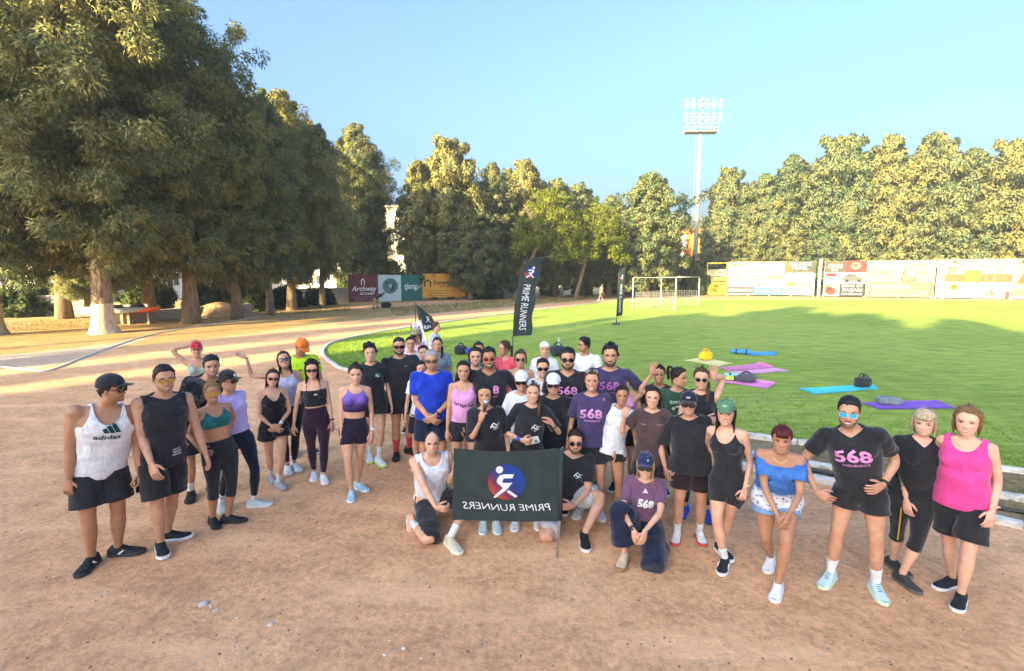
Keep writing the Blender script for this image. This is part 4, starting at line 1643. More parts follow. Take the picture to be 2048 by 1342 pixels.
def cloth(V, T, N, f, D, J, s, kind, off, ease=0.0, flare=0.0, wr=.003, it=3, seed=0, end=1.0, hemz=.5):
    ease, flare = ease * .62, flare * .6
    keys = ('zt', 'xl', 'yl', 'A', 'B')
    ex = [N, D['lab'].astype(float), D['ta'], D['tl']] + [D[k] for k in keys]
    V2, T2, ex = clip(V, T, f, ex)
    if len(T2) == 0: return None
    N2, lab, ta, tl, zt, xl, yl, A, B = ex
    N2 /= np.linalg.norm(N2, axis=1)[:, None] + 1e-9
    h = J['h']
    P = V2 + N2 * off
    lab = np.rint(lab).astype(int)
    if ease > 0 and kind == 'top':
        tt = np.clip((zt - .55) / .22, 0, 1)[:, None]
        R = J['R'] * (1 - tt) + J['Rs'] * tt
        F = J['F'] * (1 - tt) + J['Fs'] * tt
        TT = torso_table(s)
        zz = np.linspace(.78, .40, 40)
        a = np.interp(zz, TT[:, 0], TT[:, 1]) * h
        b = np.interp(zz, TT[:, 0], TT[:, 2]) * h
        o = np.interp(zz, TT[:, 0], TT[:, 3]) * h
        if s.get('sex', 'f') != 'm': b = b + np.exp(-((zz - .735) / .03) ** 2) * .016 * h
        dec = lambda q: np.array([max(q[:i + 1] - .10 * h * (zz[:i + 1] - zz[i])) for i in range(len(q))])
        am = np.maximum(dec(a * .985), a) + ease * np.clip((.78 - zz) / .12, 0, 1) + flare * np.clip((.72 - zz) / .2, 0, 1)
        bm = np.maximum(dec(b * .985), b) + ease * np.clip((.78 - zz) / .12, 0, 1) + flare * np.clip((.72 - zz) / .2, 0, 1)
        AA, BB = np.interp(-zt, -zz, am), np.interp(-zt, -zz, bm)
        tors = ((lab == 0) | (lab >= 3)) & (zt < .78)
        q = np.sqrt((xl / AA) ** 2 + (yl / BB) ** 2) + 1e-6
        k = np.where(tors & (q < 1), (1 / q - 1), 0) * np.clip((.78 - zt) / .05, 0, 1)
        P = P + (xl * k)[:, None] * R + (yl * k)[:, None] * F
        for i in range(2 if end > .2 else 0):        # sleeves hang looser towards the hem
            m = lab == 1 + i
            if not m.any(): continue
            S, E, W = J['sh'][i], J['elb'][i], J['wri'][i]
            d = E - S
            u = np.clip((P[m] - S) @ d / (d @ d), 0, 1.2)
            c = S + u[:, None] * d
            r = P[m] - c
            L = np.linalg.norm(r, axis=1)[:, None] + 1e-6
            want = (np.interp(u, [x for x, y in J['ar']], [y for x, y in J['ar']]) + off + ease * 1.0 * np.clip((u - .1) / max(.3, end), 0, 1.2))[:, None]
            P[m] = np.where(L < want, c + r / L * want, P[m])
    if ease > 0 and kind == 'bot':
        for i in range(2):
            m = (lab == 3 + i) & (tl > .05)
            if not m.any(): continue
            for lo, hi, A0, B0 in ((0, 1, J['hip'][i], J['knee'][i]), (1, 2, J['knee'][i], J['ank'][i])):
                mm = m & (tl >= lo) & (tl < hi + 1e-6)
                if not mm.any(): continue
                d = B0 - A0
                u = np.clip((P[mm] - A0) @ d / (d @ d), 0, 1)
                c = A0 + u[:, None] * d
                r = P[mm] - c
                L = np.linalg.norm(r, axis=1)[:, None] + 1e-6
                w0 = np.interp(lo + u, [x for x, y in J['lr']], [y for x, y in J['lr']])
                hang = np.maximum(w0, J['lr'][1][1] * .97 if flare >= 0 else w0)
                want = (np.where(lo + u < 1.0, hang, np.maximum(w0, hang * (.92 if flare > .02 else .85))) + off + ease * np.clip((lo + u) / .35, 0, 1) + max(0, flare) * (lo + u) / max(.2, end))[:, None]
                P[mm] = np.where(L < want, c + r / L * want, P[mm])
    S_, E_, cnt = edges_of(T2)
    bnd = np.unique(S_[cnt == 1])
    fix = np.zeros(len(P), bool)
    fix[bnd] = True
    P = smooth(P, T2, it, .5, None, fix)
    # keep hems even: average the border along itself
    be = S_[cnt == 1]
    if len(be):
        for _ in range(3):
            acc = np.zeros_like(P)
            dg = np.zeros(len(P))
            for a, b in ((0, 1), (1, 0)):
                np.add.at(acc, be[:, a], P[be[:, b]])
                np.add.at(dg, be[:, a], 1)
            k = dg >= 2
            P[k] = .5 * P[k] + .5 * acc[k] / dg[k][:, None]
    if wr > 0:
        NN = vnorm(P, T2)
        w = noise3(V2 * (1, 1, .45), seed, 24) * .65 + noise3(V2 * (1, 1, 1.3), seed + 7, 48) * .35
        P = P + NN * (w * wr * (~fix) + .3 * wr)[:, None]
    # turn the hem inwards so the cloth has an edge
    eb = E_[cnt == 1]
    if len(eb):
        ids = np.unique(eb)
        mp = {int(v): len(P) + i for i, v in enumerate(ids)}
        inn = V2[ids] - N2[ids] * .004
        P = np.concatenate([P, inn])
        q = []
        for a, b in eb:
            a2, b2 = mp[int(a)], mp[int(b)]
            q.append((b, a, a2))
            q.append((b, a2, b2))
        T2 = np.concatenate([T2, np.array(q)])
    return P, T2


# ---- hair
def hairline(ph, st):
    d = np.degrees(ph)
    if st == 'm':
        return np.interp(d, [0, 30, 50, 66, 80, 98, 115, 140, 180], [.845, .84, .80, .70, .46, .40, .36, .17, .12])
    if st == 'bald':
        return np.interp(d, [0, 30, 50, 66, 80, 98, 115, 140, 180], [1.2, 1.1, .90, .72, .50, .42, .36, .19, .14])
    return np.interp(d, [0, 30, 50, 66, 82, 100, 120, 150, 180], [.86, .85, .79, .68, .55, .46, .30, .12, .08])


def hair_mesh(J, sex, st, col, rng):
    """st: dict(k=style, ...)"""
    V, F, Z, PH = HEADS[sex]
    T = tri(F)
    k = st['k']
    hl = hairline(PH, 'bald' if k == 'buzz_bald' else ('m' if sex == 'm' and k in ('short', 'quiff', 'fade', 'buzz') else 'f'))
    f = Z - hl + .018 * noise3(V, rng.randrange(999), 34)
    N = vnorm(V, T)
    if (N[:, 2] * (Z - .5)).sum() < 0: N = -N
    top = np.clip((Z - .72) / .2, 0, 1)
    th = {'short': .035 + .045 * top, 'fade': .012 + .055 * top, 'quiff': .022 + .09 * top, 'buzz': .012 + .006 * top, 'buzz_bald': .010 + 0 * top, 'tied': .030 + .012 * top, 'long': .050 + .025 * top,
          'bob': .050 + .03 * top, 'curly': .06 + .05 * top, 'puff': .05 + .06 * top, 'shag': .055 + .045 * top}[k] * st.get('th', 1)
    th = th * np.clip(f / .05 + .15, .15, 1)
    az = np.arctan2(V[:, 0], V[:, 1])
    if k in ('tied', 'long', 'bob'):
        th = th + .006 * np.sin(az * 26 + Z * 6) + .008 * noise3(V, 5, 18)
        if k == 'bob': th -= .02 * np.exp(-(V[:, 0] / .015) ** 2) * top
    else:
        th = th + (.03 if k in ('curly', 'puff', 'shag') else .014) * noise3(V, rng.randrange(99), 22) * np.clip(f / .05, 0, 1)
    P = V + N * th[:, None]
    P2, T2, _ = clip(P, T, f)
    mb = MB()
    mb.add(P2, T2.tolist())
    hang = st.get('len', 1.0)

    def lock(ph, z0, length, r, side_out=.05, back=0, wave=.0, fwd=None):
        """a lock that lies on the head, then hangs"""
        pts = []
        w0 = np.interp(z0, HEADT[:, 0], HEADT[:, 1])
        x0, y0 = math.sin(ph), math.cos(ph)
        for i in range(11):
            t = i / 10
            z = z0 - length * t
            zc = max(z, .20)
            w, b, ff = (np.interp(zc, HEADT[:, 0], HEADT[:, i2]) for i2 in (1, 3, 2))
            if z < .30: w, b = max(w, .30), max(b, .40)
            oo = 1.10 + side_out * t
            x = w * x0 * oo
            y = (b if y0 < 0 else ff * .9) * y0 * oo - .02
            if fwd is not None and z < .05:
                y += fwd * min(1, (.05 - z) / .35)
            elif z < .0:
                y -= back * min(1, -z / .3)
            wv = wave * math.sin(t * 14 + ph * 5 + rng.random() * .8) * t
            pts.append((x + wv * .6 + rng.gauss(0, .006), y + wv + rng.gauss(0, .006), z))
        tt = np.linspace(0, 1, 11)
        rad = r * np.interp(tt, [0, .15, .6, 1], [.5, 1, 1, .25])
        mb.add(*tube(pts, rad, 6))
    if k == 'long':
        n = st.get('n', 30)
        for i in range(n):
            u = (i + .5) / n
            ph = math.pi * (.47 + 1.06 * u)
            front = min(abs(u), abs(1 - u)) < .26 and st.get('front', True)
            lock(ph, .80 - .12 * rng.random(), (.95 + .25 * rng.random()) * hang, .052, .12, .10, st.get('wave', .015), .20 if front else None)
    if k == 'bob':
        for i in range(30):
            u = (i + .5) / 30
            lock(math.pi * (.42 + 1.16 * u), .78, (.70 + .05 * rng.random()) * hang, .055, .05, 0, .006)
    if k == 'shag':
        for i in range(26):
            u = (i + .5) / 26
            lock(math.pi * (.45 + 1.1 * u), .8, (.62 + .3 * rng.random()) * hang, .055, .10, 0, .02)
    if k in ('curly', 'puff'):
        idx = [i for i in range(len(V)) if f[i] > .03]
        c0 = st.get('c', (0, 0, 0))
        for _ in range(st.get('n', 90)):
            i = rng.choice(idx)
            p = P[i] + N[i] * rng.uniform(-.01, .05) * st.get('big', 1)
            if 'side' in st and p[0] * st['side'] < -.05 and rng.random() < .8: continue
            mb.ball(p, rng.uniform(.035, .075) * st.get('big', 1), 6, 4)
        if st.get('hang'):
            for i in range(34):
                u = (i + .5) / 34
                lock(math.pi * (.45 + 1.1 * u), .78, rng.uniform(.85, 1.35) * st['hang'], .05, .16, .05, .05, .18 if (u < .25 or u > .75) else None)
    ctr = np.array((0, -.04, .52))
    DN = (V - ctr) / np.linalg.norm(V - ctr, axis=1)[:, None]

    def on_cap(d, lift):
        i = int(np.argmax(DN @ d))
        return V[i] + N[i] * (th[i] + lift)
    if k == 'tied':          # combed strands running back to the tie
        end = unit(np.array((0, -.95, .12)))
        for q in range(34):
            ph = -1.9 + 3.8 * (q + rng.random()) / 34
            z0 = float(np.interp(abs(ph), [0, .6, 1.0, 1.4, 1.9], [.86, .85, .76, .58, .44]))
            i0 = int(np.argmin((np.abs(np.arctan2(V[:, 0], V[:, 1]) - ph)) + 3 * np.abs(Z - z0)))
            d0 = DN[i0]
            pts = []
            for t in np.linspace(0, 1, 8):
                d = unit(d0 * (1 - t) + end * t + np.array((0, 0, .35)) * math.sin(t * math.pi) * .5)
                pts.append(on_cap(d, .006 + .010 * rng.random()))
            mb.add(*tube(chaikin(pts, 1), .017, 5))
    if k in ('short', 'fade', 'quiff', 'buzz'):
        idx = [i for i in range(len(V)) if f[i] > .02]
        for _ in range(150 if k in ('short', 'quiff') else 60):
            i = rng.choice(idx)
            t_ = np.array((rng.gauss(0, .3), -.8 if V[i, 2] > .8 else -.3, .35 if V[i, 2] > .85 else -.55))
            p = V[i] + N[i] * th[i] * .7
            l_ = rng.uniform(.04, .09) * (1 if k in ('short', 'quiff') else .5)
            q_ = p + unit(N[i] * .8 + t_) * l_
            mb.add(*tube([p, (p + q_) / 2 + N[i] * .008, q_], [.020, .018, .004], 4))
    if k == 'quiff' or k == 'short':
        for _ in range(36):
            ph = rng.uniform(-1.2, 1.2)
            z = rng.uniform(.84, .98)
            w, ff = np.interp(z, HEADT[:, 0], HEADT[:, 1]), np.interp(z, HEADT[:, 0], HEADT[:, 2])
            p = np.array((w * math.sin(ph), ff * math.cos(ph) * .95, z + .02))
            q = p + np.array((rng.gauss(0, .04), rng.uniform(-.12, -.02), rng.uniform(.03, .09) * (1.3 if k == 'quiff' else .7)))
            mb.add(*tube([p, (p + q) / 2 + (0, .0, .015), q], [.030, .032, .006], 5))
    if 'pony' in st:        # tail: 'b' back, 'l'/'r' over a shoulder, 'u' high
        pd = st['pony']
        if pd == 'u': pts = [(0, -.42, .92), (0, -.60, 1.0), (.05, -.70, .85), (.08, -.70, .55), (.08, -.62, .2)]
        elif pd == 'b': pts = [(0, -.44, .60), (0, -.58, .55), (.0, -.62, .3), (.02, -.58, .0), (.02, -.52, -.35)]
        else:
            sg = -1 if pd == 'l' else 1
            pts = [(0, -.44, .50), (sg * .22, -.45, .35), (sg * .37, -.22, .12), (sg * .36, .05, -.15), (sg * .33, .22, -.5), (sg * .30, .24, -.85)]
        pts = chaikin(pts, 2)
        tt = np.linspace(0, 1, len(pts))
        for q in range(7):
            o_ = np.array([math.cos(q * .9), .6 * math.sin(q * .9), 0]) * .045
            mb.add(*tube(pts + o_ * np.interp(tt, [0, .3, 1], [.4, 1, .8])[:, None] + .008 * np.array([[rng.gauss(0, 1) for _ in range(3)] for _ in pts]), .06 * np.interp(tt, [0, .2, .7, 1], [.6, 1, .9, .2]), 6))
    if k in ('long', 'shag', 'tied', 'bob', 'curly', 'puff'):      # flyaways
        idx = [i for i in range(len(V)) if f[i] > .05]
        for _ in range(36):
            i = rng.choice(idx)
            p = V[i] + N[i] * th[i] * .9
            dn = np.array((rng.gauss(0, .35), rng.gauss(-.2, .35), -1.0 if V[i, 2] < .75 else .1))
            q1 = p + unit(N[i] + dn * .6) * rng.uniform(.04, .10)
            q2 = q1 + unit(N[i] * .2 + dn) * rng.uniform(.06, .16)
            mb.add(*tube([p, q1, q2], [.010, .008, .003], 4))
    if 'bun' in st:
        c = st['bun']
        for _ in range(16):
            mb.ball(np.array(c) + np.array([rng.gauss(0, .05) for _ in range(3)]), rng.uniform(.06, .1), 7, 5)
    if 'fringe' in st:
        for i in range(14):
            x = -.22 + .44 * i / 13
            y = face_y(sex, x, .84)
            mb.add(*tube([(x * .8, y - .10, .97), (x * .95, y + .03, .90), (x + .02, face_y(sex, x, .72) + .04, .76), (x * 1.08 + .03, face_y(sex, x, .66) + .035, .655)], [.035, .04, .032, .008], 5))
    if 'strands' in st:
        for _ in range(st['strands']):
            sg = rng.choice((-1, 1))
            y = rng.uniform(-.15, .18)
            mb.add(*tube([(sg * .30, y, .80), (sg * .38, y + .03, .6), (sg * (.37 + rng.uniform(0, .06)), y + .05, .35), (sg * (.34 + rng.uniform(0, .08)), y + .02, .1)], [.02, .022, .016, .005], 5))
    Vw = h2w(J, np.concatenate(mb.V))
    return Vw, mb.F


# ---- accessories on the head, in head units
def head_part(J, mb, name, mats, root, org, smooth_=True):
    me = mk(name, h2w(J, np.concatenate(mb.V)) - org, mb.F, smooth_, mb.M)
    return link(name, me, root, mats)


def glasses(J, sex, g, root, org):
    zc = .485 if not g.get('up') else .93
    fm = mat(g.get('frame', (.02, .02, .022)), 'plastic')
    lm_key = ('lens', g.get('lens', (.01, .01, .012)))
    if lm_key not in MATS:
        m, nt, b = base_mat('lens', .04, .9)
        b.inputs['Base Color'].default_value = (*lm_key[1], 1)
        b.inputs['Coat Weight'].default_value = .6
        b.inputs['Coat Roughness'].default_value = .03
        MATS[lm_key] = m
    rx, rz = g.get('size', (.135, .085))
    nn = 20
    sq = g.get('sq', .8)
    yb = .425
    fr = MB()
    lens = []
    for sd in (-1, 1):
        a = np.arange(nn) / nn * 6.2832
        ex = np.sign(np.cos(a)) * np.abs(np.cos(a)) ** sq
        ez = np.sign(np.sin(a)) * np.abs(np.sin(a)) ** sq

        def ringp(k, dy):
            x = sd * .158 + rx * ex * k
            z = zc + rz * ez * k
            y = yb - .9 * np.maximum(0, np.abs(x) - .06) ** 2 + dy
            if g.get('up'):
                y = .20 - .9 * np.abs(x) ** 2 + dy * 1.0 - (z - zc) * .8
            return np.c_[x, y, z + (0.03 if g.get('up') else 0)]
        o1, i1, o2 = ringp(1.13, .012), ringp(.97, .012), ringp(1.13, -.02)
        V = np.concatenate([o1, i1, o2])
        F = [(j, (j + 1) % nn, nn + (j + 1) % nn, nn + j) for j in range(nn)] + [(j, (j + 1) % nn, 2 * nn + (j + 1) % nn, 2 * nn + j) for j in range(nn)]
        fr.add(V, F)
        L = MB()
        lv = ringp(1.0, .004)
        c = lv.mean(0) + (0, .012, 0)
        L.add(np.concatenate([lv, [c]]), [(j, (j + 1) % nn, nn) for j in range(nn)])
        lens.append(L)
    if g.get('up'):
        fr.tube([(-.05, .20, zc + .03), (.05, .20, zc + .03)], .014, 6)
    else:
        fr.tube([(-.045, yb + .005, zc + .02), (0, yb + .02, zc + .03), (.045, yb + .005, zc + .02)], .013, 6)
        for sd in (-1, 1):
            fr.tube([(sd * (.158 + rx), yb - .055, zc + .03), (sd * .345, .22, zc + .03), (sd * .352, -.02, zc + .03), (sd * .34, -.08, zc - .03)], .014, 6)
    o = head_part(J, fr, 'sunglasses' if g.get('dark', True) else 'glasses', fm, root, org)
    for L in lens:
        l = head_part(J, L, 'lens', MATS[lm_key], o, org)
    return o


def cap(J, c, root, org):
    V, F, Z, PH = HEADS['m']
    T = tri(F)
    ph = PH
    zl = np.interp(np.degrees(ph), [0, 60, 100, 180], [.72, .70, .62, .56])
    f = Z - zl
    N = -vnorm(V, T)
    P = V + N * (.055 + .03 * np.clip((Z - .75) / .2, 0, 1))[:, None]
    P[:, 2] += .035 * np.clip((Z - .7) / .3, 0, 1)
    P2, T2, _ = clip(P, T, f)
    mb = MB()
    mb.add(P2, T2.tolist())
    mb.ball((0, -.03, 1.075), .022, 8, 5)
    cm = mat(c['col'], 'cloth')
    o = head_part(J, mb, 'cap', cm, root, org)
    br = MB()
    nu, nv = 13, 5
    rows = []
    for j in range(nv):
        v = j / (nv - 1)
        for i in range(nu):
            a = -1.15 + 2.3 * i / (nu - 1)
            x = .37 * math.sin(a) * (1 - .10 * v)
            y = .34 * math.cos(a) + .40 * v * math.cos(a * .95) ** .7
            z = .745 - .05 * v * math.cos(a) - .10 * (math.sin(a) ** 2) * (1 - .15 * v)
            rows.append((x, y, z))
    top = np.array(rows)
    V2 = np.concatenate([top, top - (0, 0, .018)])
    n = nu * nv
    F2 = [(j * nu + i, j * nu + i + 1, (j + 1) * nu + i + 1, (j + 1) * nu + i) for j in range(nv - 1) for i in range(nu - 1)]
    F2 += [tuple(x + n for x in f_[::-1]) for f_ in F2]
    edge = [i for i in range(nu)] + [j * nu + nu - 1 for j in range(1, nv)] + [(nv - 1) * nu + i for i in range(nu - 2, -1, -1)] + [j * nu for j in range(nv - 2, 0, -1)]
    for a_, b_ in zip(edge, edge[1:] + edge[:1]): F2.append((a_, a_ + n, b_ + n, b_))
    br.add(V2, F2)
    head_part(J, br, 'brim', mat(c.get('brim', c['col']), 'cloth'), o, org)
    if c.get('logo'):
        Vt, Ft = fit_text(c['logo'], c.get('lw', .20), None, 0, .02)
        lg = MB()
        pts = []
        for x, z in Vt + (c.get('lx', 0), .87):
            yy = np.interp(z, HEADT[:, 0], HEADT[:, 2]) * math.sqrt(max(.05, 1 - (x / .34) ** 2)) + .10
            pts.append((x, yy, z + .02))
        lg.add(pts, Ft)
        head_part(J, lg, 'logo', mat(c.get('lcol', (.8, .8, .8)), 'print'), o, org, False)
    return o


def bandana(J, col, root, org):
    V, F, Z, PH = HEADS['f']
    T = tri(F)
    f = Z - np.interp(np.degrees(PH), [0, 60, 100, 180], [.74, .70, .50, .30])
    N = -vnorm(V, T)
    P = V + N * (.045 + .01 * np.sin(Z * 40))[:, None]
    P2, T2, _ = clip(P, T, f)
    mb = MB().add(P2, T2.tolist())
    head_part(J, mb, 'headscarf', mat(col, 'cloth'), root, org)


def shoe(root, org, A, d, up, L, c):
    """running shoe: sole, upper, laces; A is the ankle joint"""
    side = np.cross(d, up)
    M = np.stack([side, d, up], 1)
    ah = .046 / .155
    xs = np.linspace(0, 1, 12)
    wid = np.interp(xs, [0, .08, .25, .5, .7, .88, 1], [.09, .145, .155, .155, .19, .165, .06])
    hgt = np.interp(xs, [0, .06, .2, .34, .5, .7, .88, 1], [.22, .35, .375, .36, .285, .205, .165, .10])
    y = -.30 + xs * 1.08
    spring = np.interp(xs, [0, .1, .7, 1], [.02, 0, 0, .045])
    n = 12
    V = []
    for i in range(12):
        for j in range(n):
            a = math.pi * j / (n - 1)
            ca, sa = math.cos(a), math.sin(a)
            V.append((wid[i] * np.sign(ca) * abs(ca) ** .6, y[i], spring[i] + .07 + (hgt[i] - .07) * sa ** .75))
    F = [(i * n + j, i * n + j + 1, (i + 1) * n + j + 1, (i + 1) * n + j) for i in range(11) for j in range(n - 1)]
    F += [tuple(range(n)), tuple(range(11 * n, 12 * n))[::-1]]
    V = np.array(V)
    tow = lambda Q: A + ((np.asarray(Q) - (0, 0, ah)) * L) @ M.T - org
    upo = link('shoe', mk('shoe', tow(V), F, True), root, mat(c.get('u', (.8, .8, .8)), 'shoe'))
    V = []
    sw = wid * 1.08 + .008
    for i in range(12):
        for (k, z) in ((.93, 0), (1, .03), (1, .085), (.95, .11)):
            V.append((sw[i] * k, y[i] * 1.03, spring[i] + z))
        for (k, z) in ((.95, .11), (1, .085), (1, .03), (.93, 0)):
            V.append((-sw[i] * k, y[i] * 1.03, spring[i] + z))
    F = [(i * 8 + j, (i + 1) * 8 + j, (i + 1) * 8 + (j + 1) % 8, i * 8 + (j + 1) % 8) for i in range(11) for j in range(8)]
    F += [tuple(range(8)), tuple(range(88, 96))[::-1]]
    link('sole', mk('sole', tow(V), F, False), upo, mat(c.get('s', (.8, .8, .8)), 'shoe'))
    lb = MB()
    for i in range(4):
        t = .40 + .07 * i
        yy = -.30 + t * 1.08
        hh = np.interp(t, xs, hgt) + .008
        lb.tube([(-.07, yy, hh - .02), (0, yy + .012, hh), (.07, yy, hh - .02)], .012, 5)
    link('laces', mk('laces', tow(np.concatenate(lb.V)), lb.F, True), upo, mat(c.get('l', c.get('u', (.8, .8, .8))), 'plain'))
    if 'stripe' in c:
        for sd in (-1, 1):
            for i in range(c.get('ns', 1)):
                t = .42 + .08 * i
                yy = -.30 + t * 1.08
                w = np.interp(t, xs, wid) * 1.03
                sb = MB().box((sd * w, yy, .17), (.02, .045 if c.get('ns', 1) > 1 else .20, .11 if c.get('ns', 1) > 1 else .05), 0, np.array([[1, 0, 0], [0, .8, -.6], [0, .6, .8]]))
                link('stripe', mk('stripe', tow(np.concatenate(sb.V)), sb.F, False), upo, mat(c['stripe'], 'plain'))


def print_on(J, bvh, V2, F, zt, col, parent, org, name='print', x0=0.0, J_F=None, off=.005, mname='print'):
    """flat print laid on the front of a garment"""
    Fs = J['Fs'] if J_F is None else J_F
    Rs = J['Rs']
    U = unit(np.cross(Rs, Fs)) if np.cross(Rs, Fs)[2] > 0 else -unit(np.cross(Rs, Fs))
    c = spine_pt(J, zt)
    pts = []
    for u, v in V2:
        p = c + Rs * (u + x0) + U * v + Fs * .7
        hit = bvh.ray_cast(Vector(p), Vector(-Fs), 1.2)
        q = np.array(hit[0]) if hit[0] is not None else (pts[-1] if pts else c + Fs * .15)
        pts.append(q + Fs * off)
    o = link(name, mk(name, np.array(pts) - org, F, False), parent, col if not isinstance(col, tuple) else mat(col, mname))
    return o


SKIN = {'l': (.67, .395, .265), 'm': (.57, .315, .20), 't': (.45, .235, .135), 'd': (.30, .165, .10), 'p': (.72, .44, .31)}
HAIRC = {'black': (.012, .010, .010), 'dark': (.028, .018, .013), 'brown': (.085, .045, .024), 'blonde': (.42, .27, .12), 'grey': (.34, .33, .32), 'red': (.10, .016, .014), 'ash': (.50, .40, .26)}
DEC = {}


def build_person(s, J, bodyq):
    h = J['h']
    sex = s.get('sex', 'f')
    seed = s['seed']
    rng = random.Random(seed)
    org = np.array((J['P'][0], J['P'][1], 0.0))
    root = empty('person', tuple(org))
    tag(root, s['label'], 'person', 'people posing for the group photo' if not s.get('away') else None)
    V, Q = bodyq
    T = tri(Q)
    V = smooth(V, T, 4, .55, -.57)
    D = labels(s, J, V)
    N = vnorm(V, T)
    if ((V - V.mean(0)) * N).sum() < 0:
        N = -N
        T = T[:, ::-1]
    sk = mat(SKIN[s.get('skin', 'm')] if isinstance(s.get('skin', 'm'), str) else s['skin'], 'skin')
    garments = []
    for i, c in enumerate(s.get('tops', [])):
        f = top_field(c, D)
        garments.append((c.get('name', 'shirt'), c, f, 'top'))
    for i, c in enumerate(s.get('bottoms', [])):
        for tp in s.get('tops', []):        # under an untucked top the waistband stays hidden
            if tp.get('hem', .5) < .57: c = dict(c, waist=min(c.get('waist', .58), tp.get('hem', .5) + .02))
        f = bot_field(c, D)
        garments.append((c.get('name', 'shorts'), c, f, 'bot'))
    sock = s.get('socks')
    if sock:
        f = np.where(D['lab'] >= 3, (D['tl'] - sock.get('from', 1.72)) * .246 * h, -.02)
        garments.append(('sock', sock, f, 'sock'))
    cover = np.full(len(V), -1.0)
    made = {}
    for nm, c, f, kd in garments:
        cover = np.maximum(cover, f)
        loose = c.get('ease', 0)
        off = c.get('off', .004 if kd == 'sock' else (.006 if kd == 'bot' else (.012 if loose else .007)))
        r = cloth(V, T, N, f, D, J, s, kd, off, loose, c.get('flare', 0), c.get('wr', .0095 if loose else .0022), c.get('it', 4 if loose else 2), seed + len(made), c.get('sleeve', c.get('end', 1.0)))
        if r is None: continue
        P2, T2 = r
        m = c['m'] if 'm' in c else mat(c['col'], 'cloth')
        if kd == 'sock':
            for sd in (-1, 1):
                mk_ = ((P2 - J['ank'][0]) ** 2).sum(1) < ((P2 - J['ank'][1]) ** 2).sum(1)
                sel = mk_ if sd < 0 else ~mk_
                tt = T2[sel[T2].all(1)]
                if not len(tt): continue
                use, inv = np.unique(tt, return_inverse=True)
                link('sock', mk('sock', P2[use] - org, inv.reshape(-1, 3)), root, m)
            continue
        o = link(nm, mk(nm, P2 - org, T2), root, m)
        made[nm] = (o, P2, T2)
        if c.get('trim'):
            pass
    # the skin: body, hands and head in one mesh, drawn in a little beneath the cloth
    V = V - N * (np.clip(cover / .02, 0, 1) * .006)[:, None]
    mb = MB()
    parts_V, parts_F, n = [V], [T], len(V)
    nh = 0
    for k in range(2):
        hp = s.get('hands', ('relaxed', 'relaxed'))[k]
        hm = hand_mesh(J, k, HANDS[hp], .105 * h / .178 * (1.0 if sex == 'm' else .93))
        hv = np.concatenate(hm.V)
        hf = []
        for f in hm.F:
            for i in range(1, len(f) - 1): hf.append((f[0], f[i], f[i + 1]))
        parts_V.append(hv)
        parts_F.append(np.array(hf) + n)
        n += len(hv)
    HV, HF, HZ, HP = HEADS[sex]
    parts_V.append(h2w(J, HV))
    parts_F.append(tri(HF) + n)
    n += len(HV)
    for sd in (-1, 1):
        ev, ef = ball((sd * .345, -.03, .44), (.022, .058, .085), 8, 6, np.array([[1, 0, 0], [sd * .35, 1, 0], [0, 0, 1]]))
        parts_V.append(h2w(J, ev))
        ef2 = []
        for f in ef:
            for i in range(1, len(f) - 1): ef2.append((f[0], f[i], f[i + 1]))
        parts_F.append(np.array(ef2) + n)
        n += len(ev)
    BV = np.concatenate(parts_V)
    BF = np.concatenate(parts_F)
    bme = mk('body', BV - org, BF)
    tl_, ta_, lb_ = D['tl'], D['ta'], D['lab']
    bl0 = np.where(lb_ >= 3, .35 * np.exp(-((tl_ - 1) / .10) ** 2), np.where(lb_ > 0, .35 * np.exp(-((ta_ - 1) / .10) ** 2), 0))
    ax_ = np.abs(HV[:, 0])
    fr = HV[:, 1] > .1
    hbl = (.55 * np.exp(-((ax_ - .19) / .07) ** 2 - ((HZ - .35) / .07) ** 2) + .45 * np.exp(-(ax_ / .06) ** 2 - ((HZ - .33) / .05) ** 2) + .35 * np.exp(-((ax_ - .155) / .08) ** 2 - ((HZ - .47) / .04) ** 2)) * fr
    hst = np.zeros(len(HV))
    if sex == 'm':
        pd_ = np.degrees(HP)
        jw = np.interp(pd_, [0, 12, 30, 50, 75, 90], [.16, .17, .22, .25, .36, .46])
        hst = np.clip((jw - HZ) / .06, 0, 1) * (pd_ < 95)
        hst = np.maximum(hst, np.exp(-((HZ - .25) / .022) ** 2) * np.clip((.14 - ax_) / .04, 0, 1) * fr)
        hst *= s.get('stub', .38 if not s.get('beard') else .62)
    nh_ = len(BV) - len(V) - len(HV) - 2 * 42
    bl_ = np.concatenate([bl0, np.full(max(0, nh_), .25), hbl, np.full(len(BV), .3)])[:len(BV)]
    st_ = np.concatenate([np.zeros(len(V) + max(0, nh_)), hst, np.zeros(len(BV))])[:len(BV)]
    for an, arr in (('blush', bl_), ('stubble', st_)):
        bme.attributes.new(an, 'FLOAT', 'POINT').data.foreach_set('value', arr.astype(np.float32))
    link('body', bme, root, sk)
    # face
    g = s.get('glasses')
    hc = HAIRC[s.get('hc', 'dark')] if isinstance(s.get('hc', 'dark'), str) else s['hc']
    hm_ = mat(hc, 'hair')
    bc = hm_ if s.get('hc') not in ('blonde', 'ash', 'grey') else mat((.16, .10, .06), 'hair')
